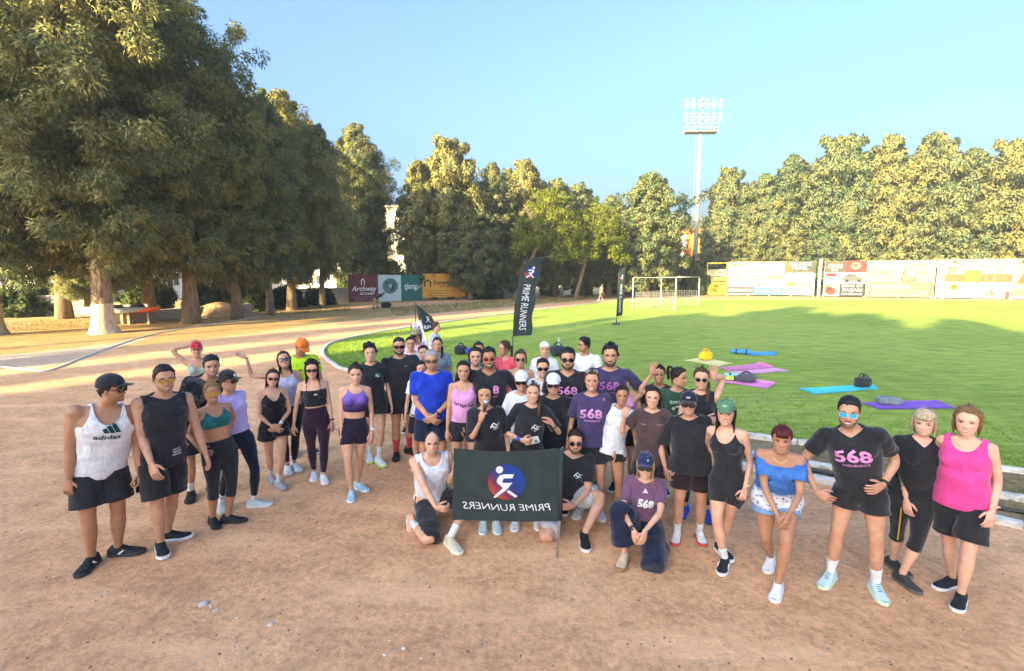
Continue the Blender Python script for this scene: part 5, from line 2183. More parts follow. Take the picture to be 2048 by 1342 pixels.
    if J['detail'] < 9:
        for sd in (-1, 1):
            if not (g and g.get('dark', True) and not g.get('up')):
                y = face_y(sex, sd * .155, .49)
                e = MB().ball((sd * .155, y - .016, .49), (.060, .036, .032), 8, 6)
                eo = head_part(J, e, 'eye', mat((.62, .58, .55), 'gloss', .2), root, org)
                ir = MB().ball((sd * .155, y + .010, .49), (.030, .013, .030), 8, 5)
                head_part(J, ir, 'iris', mat((.018, .010, .007), 'gloss', .15), eo, org)
                ld = MB().tube([(sd * .098, face_y(sex, sd * .098, .49) + .010, .490), (sd * .13, y + .020, .519), (sd * .175, y + .018, .521), (sd * .222, face_y(sex, sd * .222, .49) + .006, .492)], [.007, .015, .015, .008], 5)
                head_part(J, ld, 'eyelid', mat((.03, .018, .014), 'plain'), eo, org)
            if not (g and g.get('up') is None and g.get('size', (.1, .085))[1] > .1):
                zz = (.565, .588, .585, .555)
                xs = (.07, .12, .18, .235)
                bt = .021 if sex == 'm' else .014
                b_ = MB().tube([(sd * x, face_y(sex, sd * x, z) + .004, z) for x, z in zip(xs, zz)], [bt, bt * 1.15, bt, bt * .4], 6)
                head_part(J, b_, 'eyebrow', bc, root, org)
        sm = s.get('smile', 1)
        lipc = (.42, .10, .095) if sex != 'm' else (.42, .17, .135)
        lx = .105 + .030 * sm
        mz = .185
        up = .030 * sm
        xs = np.linspace(-1, 1, 9)
        lm = MB()

        def mouthline(dz, bow, ext=0.0):
            return [(x * lx, face_y(sex, x * lx, mz) + .006 + ext, mz + dz + up * x * x + bow * (1 - x * x)) for x in xs]
        op = .030 if sm >= 1 else .004
        th = np.interp(np.abs(xs), [0, .6, 1], [.013, .011, .004])
        lm.tube(mouthline(0, op * .6), th * .8, 5, 0)
        lm.tube(mouthline(0, -op * 1.1), th, 5, 0)
        if sm >= 1:
            a = np.array(mouthline(-.002, op * .45, -.002))
            b = np.array(mouthline(-.004, -op * .75, -.002))
            lm.add(np.concatenate([a, b]), [(i, i + 1, 9 + i + 1, 9 + i) for i in range(8)], 1)
        head_part(J, lm, 'mouth', [mat(lipc, 'skin', .35), mat((.78, .75, .70), 'gloss', .25)], root, org)
    bd = s.get('beard')
    if bd and bd > .4:
        Tt = tri(HF)
        ph = np.degrees(HP)
        jaw = np.interp(ph, [0, 15, 30, 50, 75, 90], [.135, .14, .19, .20, .27, .36])
        f = np.minimum(jaw - HZ, np.interp(ph, [0, 74, 84, 92], [.3, .3, .03, -.3]))
        mus = np.minimum.reduce([.030 - np.abs(HZ - .245), .125 - np.abs(HV[:, 0]), 40 - ph])
        f = np.maximum(f, mus)
        f = np.where((np.abs(HV[:, 0]) < .07) & (HZ > .15) & (HZ < .215) & (ph < 60), -.01, f)
        NN = -vnorm(HV, Tt)
        P = HV + NN * (.006 + bd * .03 * np.clip(f / .05, 0, 1) + .006 * noise3(HV, seed, 60))[:, None]
        P2, T2, _ = clip(P, Tt, f)
        bm_ = mat(tuple(x * .9 + y_ * .16 for x, y_ in zip(hc, SKIN[s.get('skin', 'm')])) if bd > .65 else tuple(.30 * a_ + .70 * b_ * .55 for a_, b_ in zip(hc, SKIN[s.get('skin', 'm')])), 'hair')
        link('beard', mk('beard', h2w(J, P2) - org, T2), root, bm_)
    if s.get('hair'):
        hv, hf = hair_mesh(J, sex, s['hair'], hc, rng)
        link('hair', mk('hair', hv - org, hf), root, hm_)
    if g: glasses(J, sex, g, root, org)
    if s.get('cap'): cap(J, s['cap'], root, org)
    if s.get('scarf'): bandana(J, s['scarf'], root, org)
    # feet
    sc = s.get('shoes', dict(u=(.03, .03, .032), s=(.75, .75, .74)))
    for k in range(2):
        shoe(root, org, J['ank'][k], J['fdir'][k], J['fup'][k], .158 * h, sc if isinstance(sc, dict) else sc[k])
    # bracelets, watches, headphones, jewellery
    for k, col, wd in s.get('wrist', []):
        A, B = J['elb'][k], J['wri'][k]
        d = unit(B - A)
        c = B - d * .035
        r = J['ar'][-1][1] + .004
        w = MB().tube([c - d * wd / 2, c + d * wd / 2], r, 10)
        w.box(c + J['hnor'][k] * -(r + .004), (.03, .03, .012))
        link('watch', mk('watch', np.concatenate(w.V) - org, w.F), root, mat(col, 'plastic'))
    if s.get('necklace'):
        nb = MB()
        for q, dz in enumerate((.0, -.016)[:s['necklace']]):
            pts = []
            for i in range(15):
                a = math.pi * (i / 14 - .5) * 1.9
                zz = .832 + dz - .028 * max(0, math.cos(a)) ** 2
                pts.append(spine_pt(J, zz) + J['Rs'] * math.sin(a) * .043 * h + J['Fs'] * (math.cos(a) * .044 * h + .006 * h * max(0, math.cos(a)) - .008 * h))
            nb.tube(pts, .0028, 5)
        link('necklace', mk('necklace', np.concatenate(nb.V) - org, nb.F), root, mat((.75, .62, .30), 'metal'))
    if s.get('headphones'):
        hb = MB()
        hb.tube([(math.sin(a) * .40, -.03, .50 + math.cos(a) * .58) for a in np.linspace(-1.5, 1.5, 15)], .032, 7)
        for sd in (-1, 1): hb.ball((sd * .39, -.02, .46), (.06, .13, .15), 10, 7)
        head_part(J, hb, 'headphones', mat((.75, .73, .70), 'plastic'), root, org)
    for f in s.get('extra', []): f(s, J, root, org, made)
    return root, made

# ------------------------------------------------------------------ prints on garments
def bvh_of(made, nm):
    o, P, T = made[nm]
    return o, BVHTree.FromPolygons([tuple(p) for p in P], [tuple(map(int, t)) for t in T])


def fine(V, F, edge):
    bm = bmesh.new()
    vs = [bm.verts.new((x, y, 0)) for x, y in V]
    for t in F:
        try: bm.faces.new([vs[i] for i in t])
        except ValueError: pass
    bmesh.ops.triangulate(bm, faces=bm.faces[:])
    for _ in range(4):
        es = [q for q in bm.edges if q.calc_length() > edge]
        if not es: break
        bmesh.ops.subdivide_edges(bm, edges=es, cuts=1)
        bmesh.ops.triangulate(bm, faces=bm.faces[:])
    bm.verts.index_update()
    V = np.array([v.co[:2] for v in bm.verts])
    F = [tuple(v.index for v in q.verts) for q in bm.faces]
    bm.free()
    return V, F


def ex_text(body, w, zt, col, x0=0.0, h=None, shear=0, bold=0.0, garment='shirt', rot=0.0, arc=0.0):
    def f(s, J, root, org, made):
        if garment not in made: return
        o, b = bvh_of(made, garment)
        V, F = text_mesh(body, 1, shear, bold, None)
        e = V.max(0) - V.min(0)
        sx = w / e[0]
        sy = sx if h is None else h / e[1]
        V, F = fine(V * (sx, sy), F, .03)
        if arc: V[:, 1] -= arc * (V[:, 0] / (w / 2)) ** 2
        if rot:
            c, s_ = math.cos(rot), math.sin(rot)
            V = V @ np.array([[c, s_], [-s_, c]])
        print_on(J, b, V, F, zt, col, o, org, 'lettering', x0)
    return f


def ex_shape(polys, zt, col, x0=0.0, garment='shirt', name='logo'):
    def f(s, J, root, org, made):
        if garment not in made: return
        o, b = bvh_of(made, garment)
        V, F, n = [], [], 0
        for p in polys:
            p = np.asarray(p, float)
            V.append(p)
            F.append(tuple(range(n, n + len(p))))
            n += len(p)
        V, F = fine(np.concatenate(V), F, .015)
        print_on(J, b, V, F, zt, col, o, org, name, x0, None, .007)
    return f


PINK = (.72, .30, .60)
WHITE = (.80, .80, .80)


def n568(zt=.735, col=PINK, w=.23, hh=.10):
    return [ex_text('568', w, zt, col, 0, hh, 0, .03, arc=.012), ex_text('ENDURANCE', w * .72, zt - .047, col, .012, .020, 0, .01)]


def star_logo(zt, col, x0, k=1.0):
    """white sign of sharp crossed strokes with a roof on top"""
    P = [[(-.04, -.01), (-.03, .012), (-.018, .012), (-.028, -.01)], [(-.028, .012), (.005, -.022), (.014, -.018), (-.016, .018)], [(.004, -.02), (.012, .014), (.022, .014), (.014, -.02)],
         [(.014, .014), (.05, .020), (.03, .008), (.016, .006)], [(-.03, .016), (-.005, .034), (.02, .017), (.012, .016), (-.005, .026), (-.02, .016)], [(.018, -.012), (.034, -.004), (.036, -.014), (.016, -.022)], [(-.026, -.014), (-.006, -.026), (.016, -.026), (-.004, -.032)]]
    return ex_shape([[(x * k, y * k) for x, y in p] for p in P], zt, col, x0)


def swoosh(zt, x0, col, k=1.0):
    P = [(-.5, .05), (-.42, -.12), (-.28, -.16), (0, -.06), (.5, .16), (.0, -.01), (-.25, -.08), (-.4, -.05)]
    return ex_shape([[(x * .05 * k, y * .05 * k) for x, y in P]], zt, col, x0)


def three_bars(zt, x0, col, k=1.0):
    P = []
    for x, L in ((0, .45), (.36, .82), (.72, 1.18)):
        q = (x + .3 - .5 * L, .87 * L)
        P.append([(x - .3, 0), (x, 0), (q[0] - .3, q[1]), (q[0] - .527, q[1] - .13)])
    return ex_shape([[(x * .10 * k, y * .10 * k) for x, y in p] for p in P], zt, col, x0)


def leg_stripe(k, col, t0=.3, t1=1.35, ang=.9, w=.006):
    """narrow line sewn down the outside of a legging"""
    def f(s, J, root, org, made):
        pts = []
        sd = (-1, 1)[k]
        for t in np.linspace(t0, t1, 14):
            a, b, u = (J['hip'][k], J['knee'][k], t) if t <= 1 else (J['knee'][k], J['ank'][k], t - 1)
            c = a * (1 - u) + b * u
            r = np.interp(t, [x for x, y in J['lr']], [y for x, y in J['lr']]) + .010
            d = unit(J['R'] * sd * math.sin(ang) + J['F'] * math.cos(ang))
            pts.append(c + d * r)
        m = MB().tube(pts, w, 5)
        par = made['leggings'][0] if 'leggings' in made else root
        link('stripe', mk('stripe', np.concatenate(m.V) - org, m.F), par, mat(col, 'plain'))
    return f


def patch(garment, zt, x0, w, h_, col):
    return ex_shape([[(-w, -h_), (w, -h_), (w, h_), (-w, h_)]], zt, col, x0, garment, 'patch')


def fade_mat():
    m, nt, b = base_mat('purple_fade_cloth', .8, .2)
    tc = nt.nodes.new('ShaderNodeTexCoord')
    sp = nt.nodes.new('ShaderNodeSeparateXYZ')
    nt.links.new(tc.outputs['Generated'], sp.inputs[0])
    nt.links.new(ramp(nt, sp.outputs[2], [(.1, (.035, .022, .075)), (.45, (.17, .09, .38)), (1, (.30, .20, .55))]), b.inputs['Base Color'])
    return m


def denim_print():
    m, nt, b = base_mat('blue_blouse_cloth', .9, .1)
    tc = nt.nodes.new('ShaderNodeTexCoord')
    sp = nt.nodes.new('ShaderNodeSeparateXYZ')
    nt.links.new(tc.outputs['Generated'], sp.inputs[0])
    v = tex(nt, 34, typ='ShaderNodeTexVoronoi')
    n = tex(nt, 14, 4)
    lace = ramp(nt, v.outputs['Distance'], [(.22, (.09, .17, .40)), (.34, (.74, .76, .80))])
    blue = ramp(nt, n.outputs[0], [(.3, (.035, .12, .38)), (.7, (.075, .21, .55))])
    ad = nt.nodes.new('ShaderNodeMath')
    ad.operation = 'MULTIPLY_ADD'
    nt.links.new(n.outputs[0], ad.inputs[0])
    ad.inputs[1].default_value = .22
    nt.links.new(sp.outputs[2], ad.inputs[2])
    f = ramp(nt, ad.outputs[0], [(.42, (1, 1, 1)), (.50, (0, 0, 0))])
    nt.links.new(mixc(nt, f, blue, lace), b.inputs['Base Color'])
    bump(nt, b, n.outputs[0], .5, .02)
    return m


def speckle_mat(a, b_, sc=10):
    m, nt, b = base_mat('patterned_cloth', .9, .15)
    n = tex(nt, sc, 5, .7)
    nt.links.new(ramp(nt, n.outputs[0], [(.50, a), (.60, b_)]), b.inputs['Base Color'])
    bump(nt, b, n.outputs[0], .3, .01)
    return m


# garments
BK = (.020, .020, .023)
NV = (.012, .016, .045)


def tee(col, ease=.022, hem=.50, sleeve=.62, neck='crew', **k): return dict(t='tee', col=col, ease=ease, hem=hem, sleeve=sleeve, neck=neck, name='shirt', **k)
def sleeveless(col, ease=.018, hem=.49, neck='crew', sleeve=.06, **k): return dict(t='tee', col=col, ease=ease, hem=hem, sleeve=sleeve, neck=neck, name='shirt', **k)
def tank(col, ease=.0, hem=.55, neck='scoop', nd=.06, **k): return dict(t='tank', col=col, ease=ease, hem=hem, neck=neck, nd=nd, name='shirt', **k)
def bra(col, hem=.695, neck='scoop', nd=.055, **k): return dict(t='bra', col=col, hem=hem, neck=neck, nd=nd, name='sports_top', **k)
def shorts(col, end=.75, ease=.015, flare=.01, waist=.575, **k): return dict(col=col, end=end, ease=ease, flare=flare, waist=waist, name='shorts', **k)
def biker(col, end=.55, waist=.60, **k): return dict(col=col, end=end, waist=waist, name='shorts', **k)
def legg(col, end=1.8, waist=.60, **k): return dict(col=col, end=end, waist=waist, name='leggings', **k)


SOCKW = dict(col=(.78, .78, .77), **{'from': 1.70})
SHB = dict(u=(.018, .018, .02), s=(.74, .74, .72))
SHK = dict(u=(.018, .018, .02), s=(.03, .03, .03))
SHW = dict(u=(.78, .78, .78), s=(.80, .80, .79))
SHBL = dict(u=(.42, .62, .70), s=(.70, .80, .82), l=(.7, .78, .8))
DARKG = dict(frame=(.015, .015, .017))
D_ = 'down'
PEOPLE = []


def P(label, **k):
    k['label'] = label
    k['seed'] = len(PEOPLE) * 13 + 5
    PEOPLE.append(k)


# ---- left cluster
P('muscular man in white tank top, black cap and black shorts, leftmost of the group', sex='m', head=(216, 740), feet=[(174, 1140, -28), (257, 1108, 58)], yaw=6, hyaw=62, girth=1.16, arm=1.14, sw=1.06, skin='t', hc='black', hair=dict(k='buzz'),
  cap=dict(col=BK), glasses=DARKG, tops=[dict(t='tank', col=(.80, .81, .82), ease=.016, hem=.475, neck='scoop', nd=.07, name='shirt', strap=(.092, .066))], bottoms=[shorts(BK, .80, .022, .02)], shoes=dict(u=(.02, .02, .024), s=(.05, .05, .055), stripe=WHITE),
  arms=[('px', (136, 968), (120, 905), .05, -.02), ('px', (280, 945), (278, 890), .05, -.02)], hands=('relaxed', 'grip'), smile=0, extra=[three_bars(.735, .01, (.01, .05, .05), 1.15), ex_text('adidas', .19, .713, (.01, .05, .05), .0, .042, 0, .02)])
P('man in black sleeveless top with amber glasses beside the white tank top man', sex='m', head=(323, 725), feet=[(325, 1108, 6), (354, 1078, 66)], yaw=16, hyaw=8, girth=1.05, skin='m', hc='black', hair=dict(k='short'), beard=.3, glasses=dict(frame=(.35, .22, .06), lens=(.45, .22, .03), size=(.125, .08)),
  tops=[sleeveless((.022, .021, .026), hem=.465)], bottoms=[shorts((.018, .016, .018), .92, .02, .015)], shoes=SHB, arms=[('px', (303, 928), (281, 872), .08, -.02), D_], extra=[ex_text('GAME ON\nTIME MODE\nBASKETBALL', .085, .545, WHITE, .085, .07, 0, .012)])
P('woman in red cap and white headphones with one hand behind her head', head=(392, 682), h=1.62, skin='m', hc='dark', hair=dict(k='tied', pony='b'), cap=dict(col=(.50, .02, .03), logo='race', lw=.14), headphones=True, arms=[('px', (380, 692), (350, 702), -.08, .03, (.6, .3, .5)), D_],
  tops=[bra((.36, .42, .37), nd=.08)], bottoms=[legg((.30, .36, .32))], smile=1)
P('smiling dark-haired man in black patterned tee behind the blonde woman', sex='m', head=(425, 700), feet=[(381, 1000, -6), (428, 985, 15)], yaw=12, girth=1.08, skin='m', hc='black', hair=dict(k='quiff'), beard=.35, tops=[tee(None, m=speckle_mat((.018, .018, .022), (.085, .085, .09), 8))],
  bottoms=[shorts(BK, .85, .02, .02)], socks=SOCKW, shoes=SHK)
P('blonde woman in teal sports bra and black capri leggings, hand on hip', head=(416, 760), feet=[(430, 1052, 14), (470, 1044, 62)], yaw=18, hyaw=12, girth=1.08, skin='t', hc=(.30, .18, .08), hair=dict(k='tied', bun=(0, -.45, .6), strands=4), glasses=dict(frame=(.45, .30, .08), lens=(.50, .28, .04), size=(.15, .10)),
  tops=[bra((.012, .12, .125), nd=.075)], bottoms=[legg(BK, 1.32, .605)], shoes=SHK, arms=[('px', (402, 902), (374, 852), .05, -.06, (.85, -.35, -.1), (.2, .9, 0)), 'behind'], smile=1)
P('woman in lilac tee and black cap with white emblem, navy leggings', head=(444, 737), feet=[(445, 1022, 5), (522, 1012, 66)], yaw=28, hyaw=58, skin='m', hc='brown', hair=dict(k='tied'), cap=dict(col=BK, logo='M', lw=.22), glasses=DARKG, tops=[tee((.50, .40, .70), .008, .565, .45, off=.010)],
  bottoms=[legg((.012, .016, .030), 1.82)], socks=SOCKW, shoes=dict(u=(.50, .58, .56), s=(.62, .70, .66)), arms=[D_, ('px', (494, 876), (474, 830), .05, -.02)], extra=[leg_stripe(1, (.5, .52, .56), .55, 1.3, .55, .004)], smile=0)
P('young woman in black romper with dark sunglasses, hands clasped in front', head=(541, 733), feet=[(546, 965, 16), (563, 977, 24)], yaw=10, hroll=8, skin='l', hc='dark', hair=dict(k='long', front=False, len=.9, th=.8), glasses=dict(size=(.12, .075)), tops=[tank((.013, .012, .015), .004, .50, nd=.095, strap=(.080, .050))],
  bottoms=[shorts((.013, .012, .015), .42, .02, .035)], socks=SOCKW, shoes=dict(u=(.36, .38, .40), s=(.30, .29, .29)), arms=['clasp', 'clasp'], wrist=[(1, WHITE, .02)], smile=0)
P('laughing woman in pale lavender tank with one palm held up to the left', head=(568, 700), feet=[(577, 946, 5), (593, 940, 20)], yaw=-4, hpitch=-14, hroll=-6, skin='m', hc='dark', hair=dict(k='long', len=1.05), glasses=DARKG, tops=[tank((.52, .50, .68), .012, .56, nd=.05)], bottoms=[legg(BK)], shoes=SHW,
  arms=[('px', (493, 716), (494, 757), .04, .02, (-.9, -.1, .38), (.2, -.2, 1)), D_], hands=('flat', 'relaxed'))
P('man in neon yellow tee and orange cap looking down', sex='m', head=(597, 672), h=1.74, hpitch=36, hyaw=30, yaw=5, girth=1.1, skin='t', hc='dark', hair=dict(k='buzz'), cap=dict(col=(.85, .20, .03)), tops=[tee((.52, .80, .02))], bottoms=[shorts(BK)], smile=0, extra=[ex_text('M', .10, .735, (.05, .09, .02), .02, .05)])
P('woman with long curly hair in black crop top and plum leggings', head=(622, 718), feet=[(628, 958, -4), (649, 964, 8)], girth=1.06, skin='l', hc='black', hair=dict(k='curly', hang=1.0), glasses=DARKG, tops=[dict(t='strap', col=BK, hem=.635, neck='none', name='shirt')], bottoms=[legg((.030, .012, .026), 1.86, .622)], shoes=SHW,
  arms=[('px', (586, 858), (583, 812), .05, -.02), ('px', (664, 846), (661, 800), .04, -.03)], wrist=[(1, (.02, .02, .02), .02)], smile=0, extra=[ex_shape([[(-.02, 0), (-.005, .008), (.014, .006), (.024, .012), (.012, -.002), (.016, -.010), (.004, -.003), (-.010, -.004), (-.018, -.010)]], .735, WHITE, .02)])
P('woman with short curly hair in purple sports bra and dark purple shorts', head=(711, 724), feet=[(703, 998, -4), (723, 980, 34)], skin='l', hc='dark', hair=dict(k='puff', side=1, big=.9, n=70), tops=[bra(None, .655, nd=.05, m=fade_mat())], bottoms=[biker((.018, .012, .030), .50, .605)], shoes=SHBL,
  arms=[('px', (683, 870), (676, 818), .05, -.02), ('px', (744, 864), (741, 815), .05, -.02)], wrist=[(1, WHITE, .018)], smile=1)
P('woman in loose black tee with dark curls piled on her head', head=(737, 684), feet=[(740, 922, 0), (762, 930, 22)], yaw=8, skin='l', hc='black', hair=dict(k='curly', n=110, bun=(0, -.2, 1.0), big=1.0), tops=[tee(BK, .03, .50, .8)], bottoms=[shorts(BK, .45, .01, .01)], socks=dict(col=(.78, .78, .77), **{'from': 1.55}),
  shoes=dict(u=(.70, .76, .78), s=(.60, .80, .25)), extra=[star_logo(.748, (.30, .62, .55), .065, .8)])
P('big man in black tee with black sunglasses and red socks', sex='m', head=(796, 672), feet=[(792, 918, -4), (826, 908, 42)], yaw=5, girth=1.24, belly=.02, skin='m', hc='black', hair=dict(k='fade'), beard=.7, glasses=dict(frame=(.01, .01, .012), size=(.14, .075), sq=.6), tops=[tee(BK, .022, .49)], bottoms=[shorts(BK, .62, .02, .02)],
  socks=dict(col=(.62, .06, .07), **{'from': 1.5}), shoes=SHK, arms=[D_, D_], extra=[swoosh(.775, .07, WHITE, 1.0)])
# ---- back rows, left of the middle
P('smiling woman in pale pink tee just behind the big man\'s shoulder', head=(821, 671), h=1.62, skin='m', hc='dark', hair=dict(k='tied', pony='b'), tops=[tee((.72, .60, .62))], bottoms=[legg(BK)])
P('woman in khaki cap and dark sunglasses, pink top, behind the others', head=(833, 656), h=1.68, hyaw=-40, skin='t', hc='brown', hair=dict(k='tied', pony='b'), cap=dict(col=(.34, .29, .20)), glasses=DARKG, tops=[tee((.70, .42, .50))], bottoms=[legg(BK)], smile=0)
P('girl in white tee seen from the side beside the small dark flag', head=(867, 643), h=1.60, yaw=60, hyaw=74, skin='p', hc='brown', hair=dict(k='tied', bun=(0, -.5, .5)), tops=[tee((.76, .76, .78))], bottoms=[legg((.2, .2, .22))], arms=['clasp', 'clasp'], smile=0)
P('woman in grey tee standing behind the man in blue', head=(875, 672), h=1.63, hyaw=-6, skin='m', hc='dark', hair=dict(k='tied', pony='r'), tops=[tee((.20, .24, .27))], bottoms=[legg(BK)], smile=0)
P('dark-haired woman with only her face showing above the grey-haired man', head=(846, 688), h=1.57, skin='l', hc='black', hair=dict(k='tied'), tops=[tee((.74, .74, .76))], bottoms=[legg(BK)])
P('woman with black hair peeking out low beside the grey-haired man', head=(842, 719), h=1.49, skin='l', hc='black', hair=dict(k='bob'), tops=[tee((.76, .74, .74))], bottoms=[shorts(BK)])
P('older grey-haired man in bright blue tee and navy shorts, hands clasped', sex='m', head=(862, 697), h=1.72, girth=1.12, belly=.02, skin='m', hc='grey', hair=dict(k='short'), beard=.25, glasses=dict(frame=(.05, .02, .015), lens=(.10, .07, .06), size=(.125, .075), sq=.6), tops=[tee((.012, .045, .45), .024, .505, .72)], bottoms=[shorts(NV, .72, .02, .02)],
  arms=['clasp', 'clasp'], shoes=SHB, wrist=[(1, (.02, .02, .02), .02)], smile=0)
P('smiling woman in pink tank top with black lettering and black shorts', head=(928, 718), h=1.63, yaw=-6, skin='m', hc='dark', hair=dict(k='tied', bun=(0, -.45, .55)), tops=[tank((.72, .34, .62), .012, .555, nd=.06)], bottoms=[biker(BK, .50, .6)], arms=[('px', (893, 880), (893, 832), .05, -.02), D_], shoes=SHW,
  extra=[ex_text('Park Run', .15, .69, (.06, .03, .05), .04, .05, 0, .03), ex_text('*568', .07, .70, (.06, .03, .05), -.08, .03, .2, .02)])
P('young man with long black hair and black tee in the back row', sex='m', head=(951, 691), h=1.70, skin='l', hc='black', hair=dict(k='long', len=.62, th=1.0, n=26), tops=[tee(BK)], bottoms=[shorts(BK)], smile=0)
P('woman in sunglasses half hidden behind the long-haired young man', head=(957, 681), h=1.63, skin='m', hc='dark', hair=dict(k='tied'), glasses=DARKG, tops=[tee((.10, .10, .12))], bottoms=[legg(BK)], smile=0)
P('smiling man in black tee with red framed sunglasses', sex='m', head=(978, 691), h=1.78, girth=1.12, skin='t', hc='black', hair=dict(k='short'), beard=.6, glasses=dict(frame=(.70, .07, .06), lens=(.02, .012, .012), size=(.125, .085)), tops=[tee(BK, .022, .49, .66, 'v', nd=.03)], bottoms=[shorts(BK)], arms=[D_, 'hip'], extra=n568(.735))
P('woman in coral red tee looking to the left in the back', head=(1014, 679), h=1.62, yaw=-30, hyaw=-62, skin='m', hc='brown', hair=dict(k='tied', pony='b', strands=6), tops=[tee((.72, .09, .13), .02, .5, .5, 'v')], bottoms=[legg(BK)], smile=0)
P('woman in aviator sunglasses and pale pink top behind the white caps', head=(1041, 697), h=1.63, skin='m', hc='brown', hair=dict(k='tied', bun=(.1, -.3, .95), strands=8), glasses=dict(frame=(.25, .2, .12), lens=(.05, .03, .02), size=(.12, .09)), tops=[tank((.62, .42, .40), .012, .55)], bottoms=[legg(BK)], smile=0)
P('woman with a white headscarf and white long-sleeved tee', head=(1089, 680), h=1.64, skin='l', hc='dark', hair=None, scarf=(.78, .76, .74), tops=[tee((.76, .75, .76), .025, .5, 1.7)], bottoms=[legg(BK)], smile=0)
P('woman with black bob speaking into a microphone, black tee', head=(968, 762), feet=[(966, 1060, -2), (994, 1060, 4)], skin='m', hc='black', hair=dict(k='bob'), tops=[tee(BK, .03, .50, .85)], bottoms=[shorts(BK, .5)], shoes=dict(u=(.52, .68, .68), s=(.62, .74, .72)),
  arms=[('px', (961, 842), (938, 884), .24, .12, (.25, .05, .9), (.55, .75, 0)), D_], hands=('grip', 'relaxed'), smile=0, necklace=1, extra=[star_logo(.735, WHITE, .075, 1.1)])
P('older woman in white cap, sunglasses and white tee behind the speakers', head=(1043, 739), h=1.56, skin='m', hc='grey', hair=dict(k='tied'), cap=dict(col=(.78, .78, .80)), glasses=DARKG, tops=[tee((.76, .76, .79), .025, .46, .8)], bottoms=[legg((.7, .7, .72))], smile=1)
P('woman in black tee holding a phone, sunglasses pushed up on her hair', head=(1067, 757), feet=[(1030, 1054, -4), (1076, 1052, 4)], skin='l', hc='brown', hair=dict(k='tied', pony='r'), glasses=dict(frame=(.5, .5, .52), lens=(.30, .33, .36), up=True), tops=[tee(BK, .03, .50, .8)], bottoms=[legg(BK)], shoes=SHW,
  arms=[('px', (1043, 880), (1018, 850), .20, .05, (.85, -.1, -.12), (0, 1, .2)), ('px', (1106, 850), (1124, 874), .22, .10, (-.5, -.15, .7), (-.5, -.5, -.4))], hands=('grip', 'relaxed'), wrist=[(0, (.03, .09, .50), .04), (1, (.05, .03, .03), .02)], necklace=1, extra=[star_logo(.715, WHITE, .055, 1.1)])
P('smiling woman in round dark sunglasses, white top, in the middle row', head=(1086, 713), h=1.63, skin='l', hc='dark', hair=dict(k='tied', bun=(0, -.45, .5)), glasses=dict(size=(.13, .10), sq=1.0), tops=[tee((.76, .75, .76))], bottoms=[legg(BK)])
P('woman in white cap and black tee with a white watch', head=(1107, 744), h=1.57, girth=1.1, skin='m', hc='dark', hair=dict(k='tied'), cap=dict(col=(.78, .78, .80)), glasses=DARKG, tops=[tee((.017, .017, .022), .028, .49, .8)], bottoms=[legg(BK)], arms=[D_, ('px', (1131, 884), (1140, 835), .04, -.04)], wrist=[(1, WHITE, .025)])
P('bearded man in dark sunglasses and black tee with pink numbers', sex='m', head=(1136, 692), h=1.79, skin='m', hc='black', hair=dict(k='short'), beard=.8, glasses=dict(size=(.125, .085)), tops=[tee(BK, .02, .49, .66, 'v', nd=.03)], bottoms=[shorts(BK)], extra=n568(.735), smile=0)
P('boy in white tee with thick dark hair turned to the left', sex='m', head=(1173, 673), h=1.66, yaw=-20, hyaw=-62, skin='t', hc='black', hair=dict(k='quiff', th=1.25), tops=[tee((.76, .76, .78))], bottoms=[shorts(BK)], smile=0)
P('bearded man with goggles on his curly hair, purple navy tee', sex='m', head=(1221, 685), h=1.82, skin='m', hc='black', hair=dict(k='curly', n=60, big=.8), beard=.9, glasses=dict(frame=(.10, .10, .35), lens=(.12, .12, .42), up=True), tops=[tee((.055, .040, .105), .02, .49, .7)], bottoms=[shorts(BK)], arms=[D_, 'hip'], extra=n568(.745, (.36, .12, .38)), smile=0)
P('woman with tied back hair in purple navy tee and black shorts', head=(1184, 735), h=1.64, hpitch=0, skin='m', hc='brown', hair=dict(k='tied'), glasses=dict(frame=(.3, .3, .3), lens=(.25, .26, .27), up=True), tops=[tee((.060, .042, .120), .024, .50, .75)], bottoms=[biker(BK, .6)], shoes=SHW, extra=n568(.73, (.62, .30, .58)))
P('young woman in pink tank behind the flexing girls', head=(1251, 738), h=1.50, skin='l', hc='black', hair=dict(k='tied', pony='b'), tops=[tank((.72, .34, .58), .01, .55)], bottoms=[biker(BK)], smile=0)
P('girl in white tee and black shorts flexing one arm', head=(1247, 764), feet=[(1193, 1028, -10), (1238, 1044, 6)], yaw=4, skin='t', hc='dark', hair=dict(k='tied', pony='b'), tops=[tee((.74, .76, .80), .018, .50, .55)], bottoms=[shorts(BK, .36, .006, .006)], shoes=dict(u=(.25, .03, .03), s=(.7, .7, .7)),
  arms=[('px', (1194, 800), (1180, 832), .03, .0, (.75, -.2, .3), (.3, .6, -.7)), D_], hands=('fist', 'relaxed'), smile=0)
P('girl in brown tee flexing one arm with her fist by her ear', head=(1306, 767), h=1.545, skin='l', hc='dark', hair=dict(k='tied', pony='b'), tops=[tee((.075, .045, .045), .025, .48, .6)], bottoms=[shorts(BK, .5)], arms=[('px', (1248, 832), (1241, 862), .12, .06, (.25, -.1, .85), (.6, .6, 0)), D_], hands=('fist', 'relaxed'), shoes=SHW,
  smile=0, extra=[ex_text('fitness', .05, .765, (.4, .36, .36), -.075, .014, .2), ex_text('training', .06, .765, (.4, .36, .36), .075, .012)])
P('dark-haired person in black tee half hidden behind the waving arm', head=(1319, 726), h=1.58, skin='t', hc='black', hair=dict(k='tied'), tops=[tee(BK)], bottoms=[shorts(BK)])
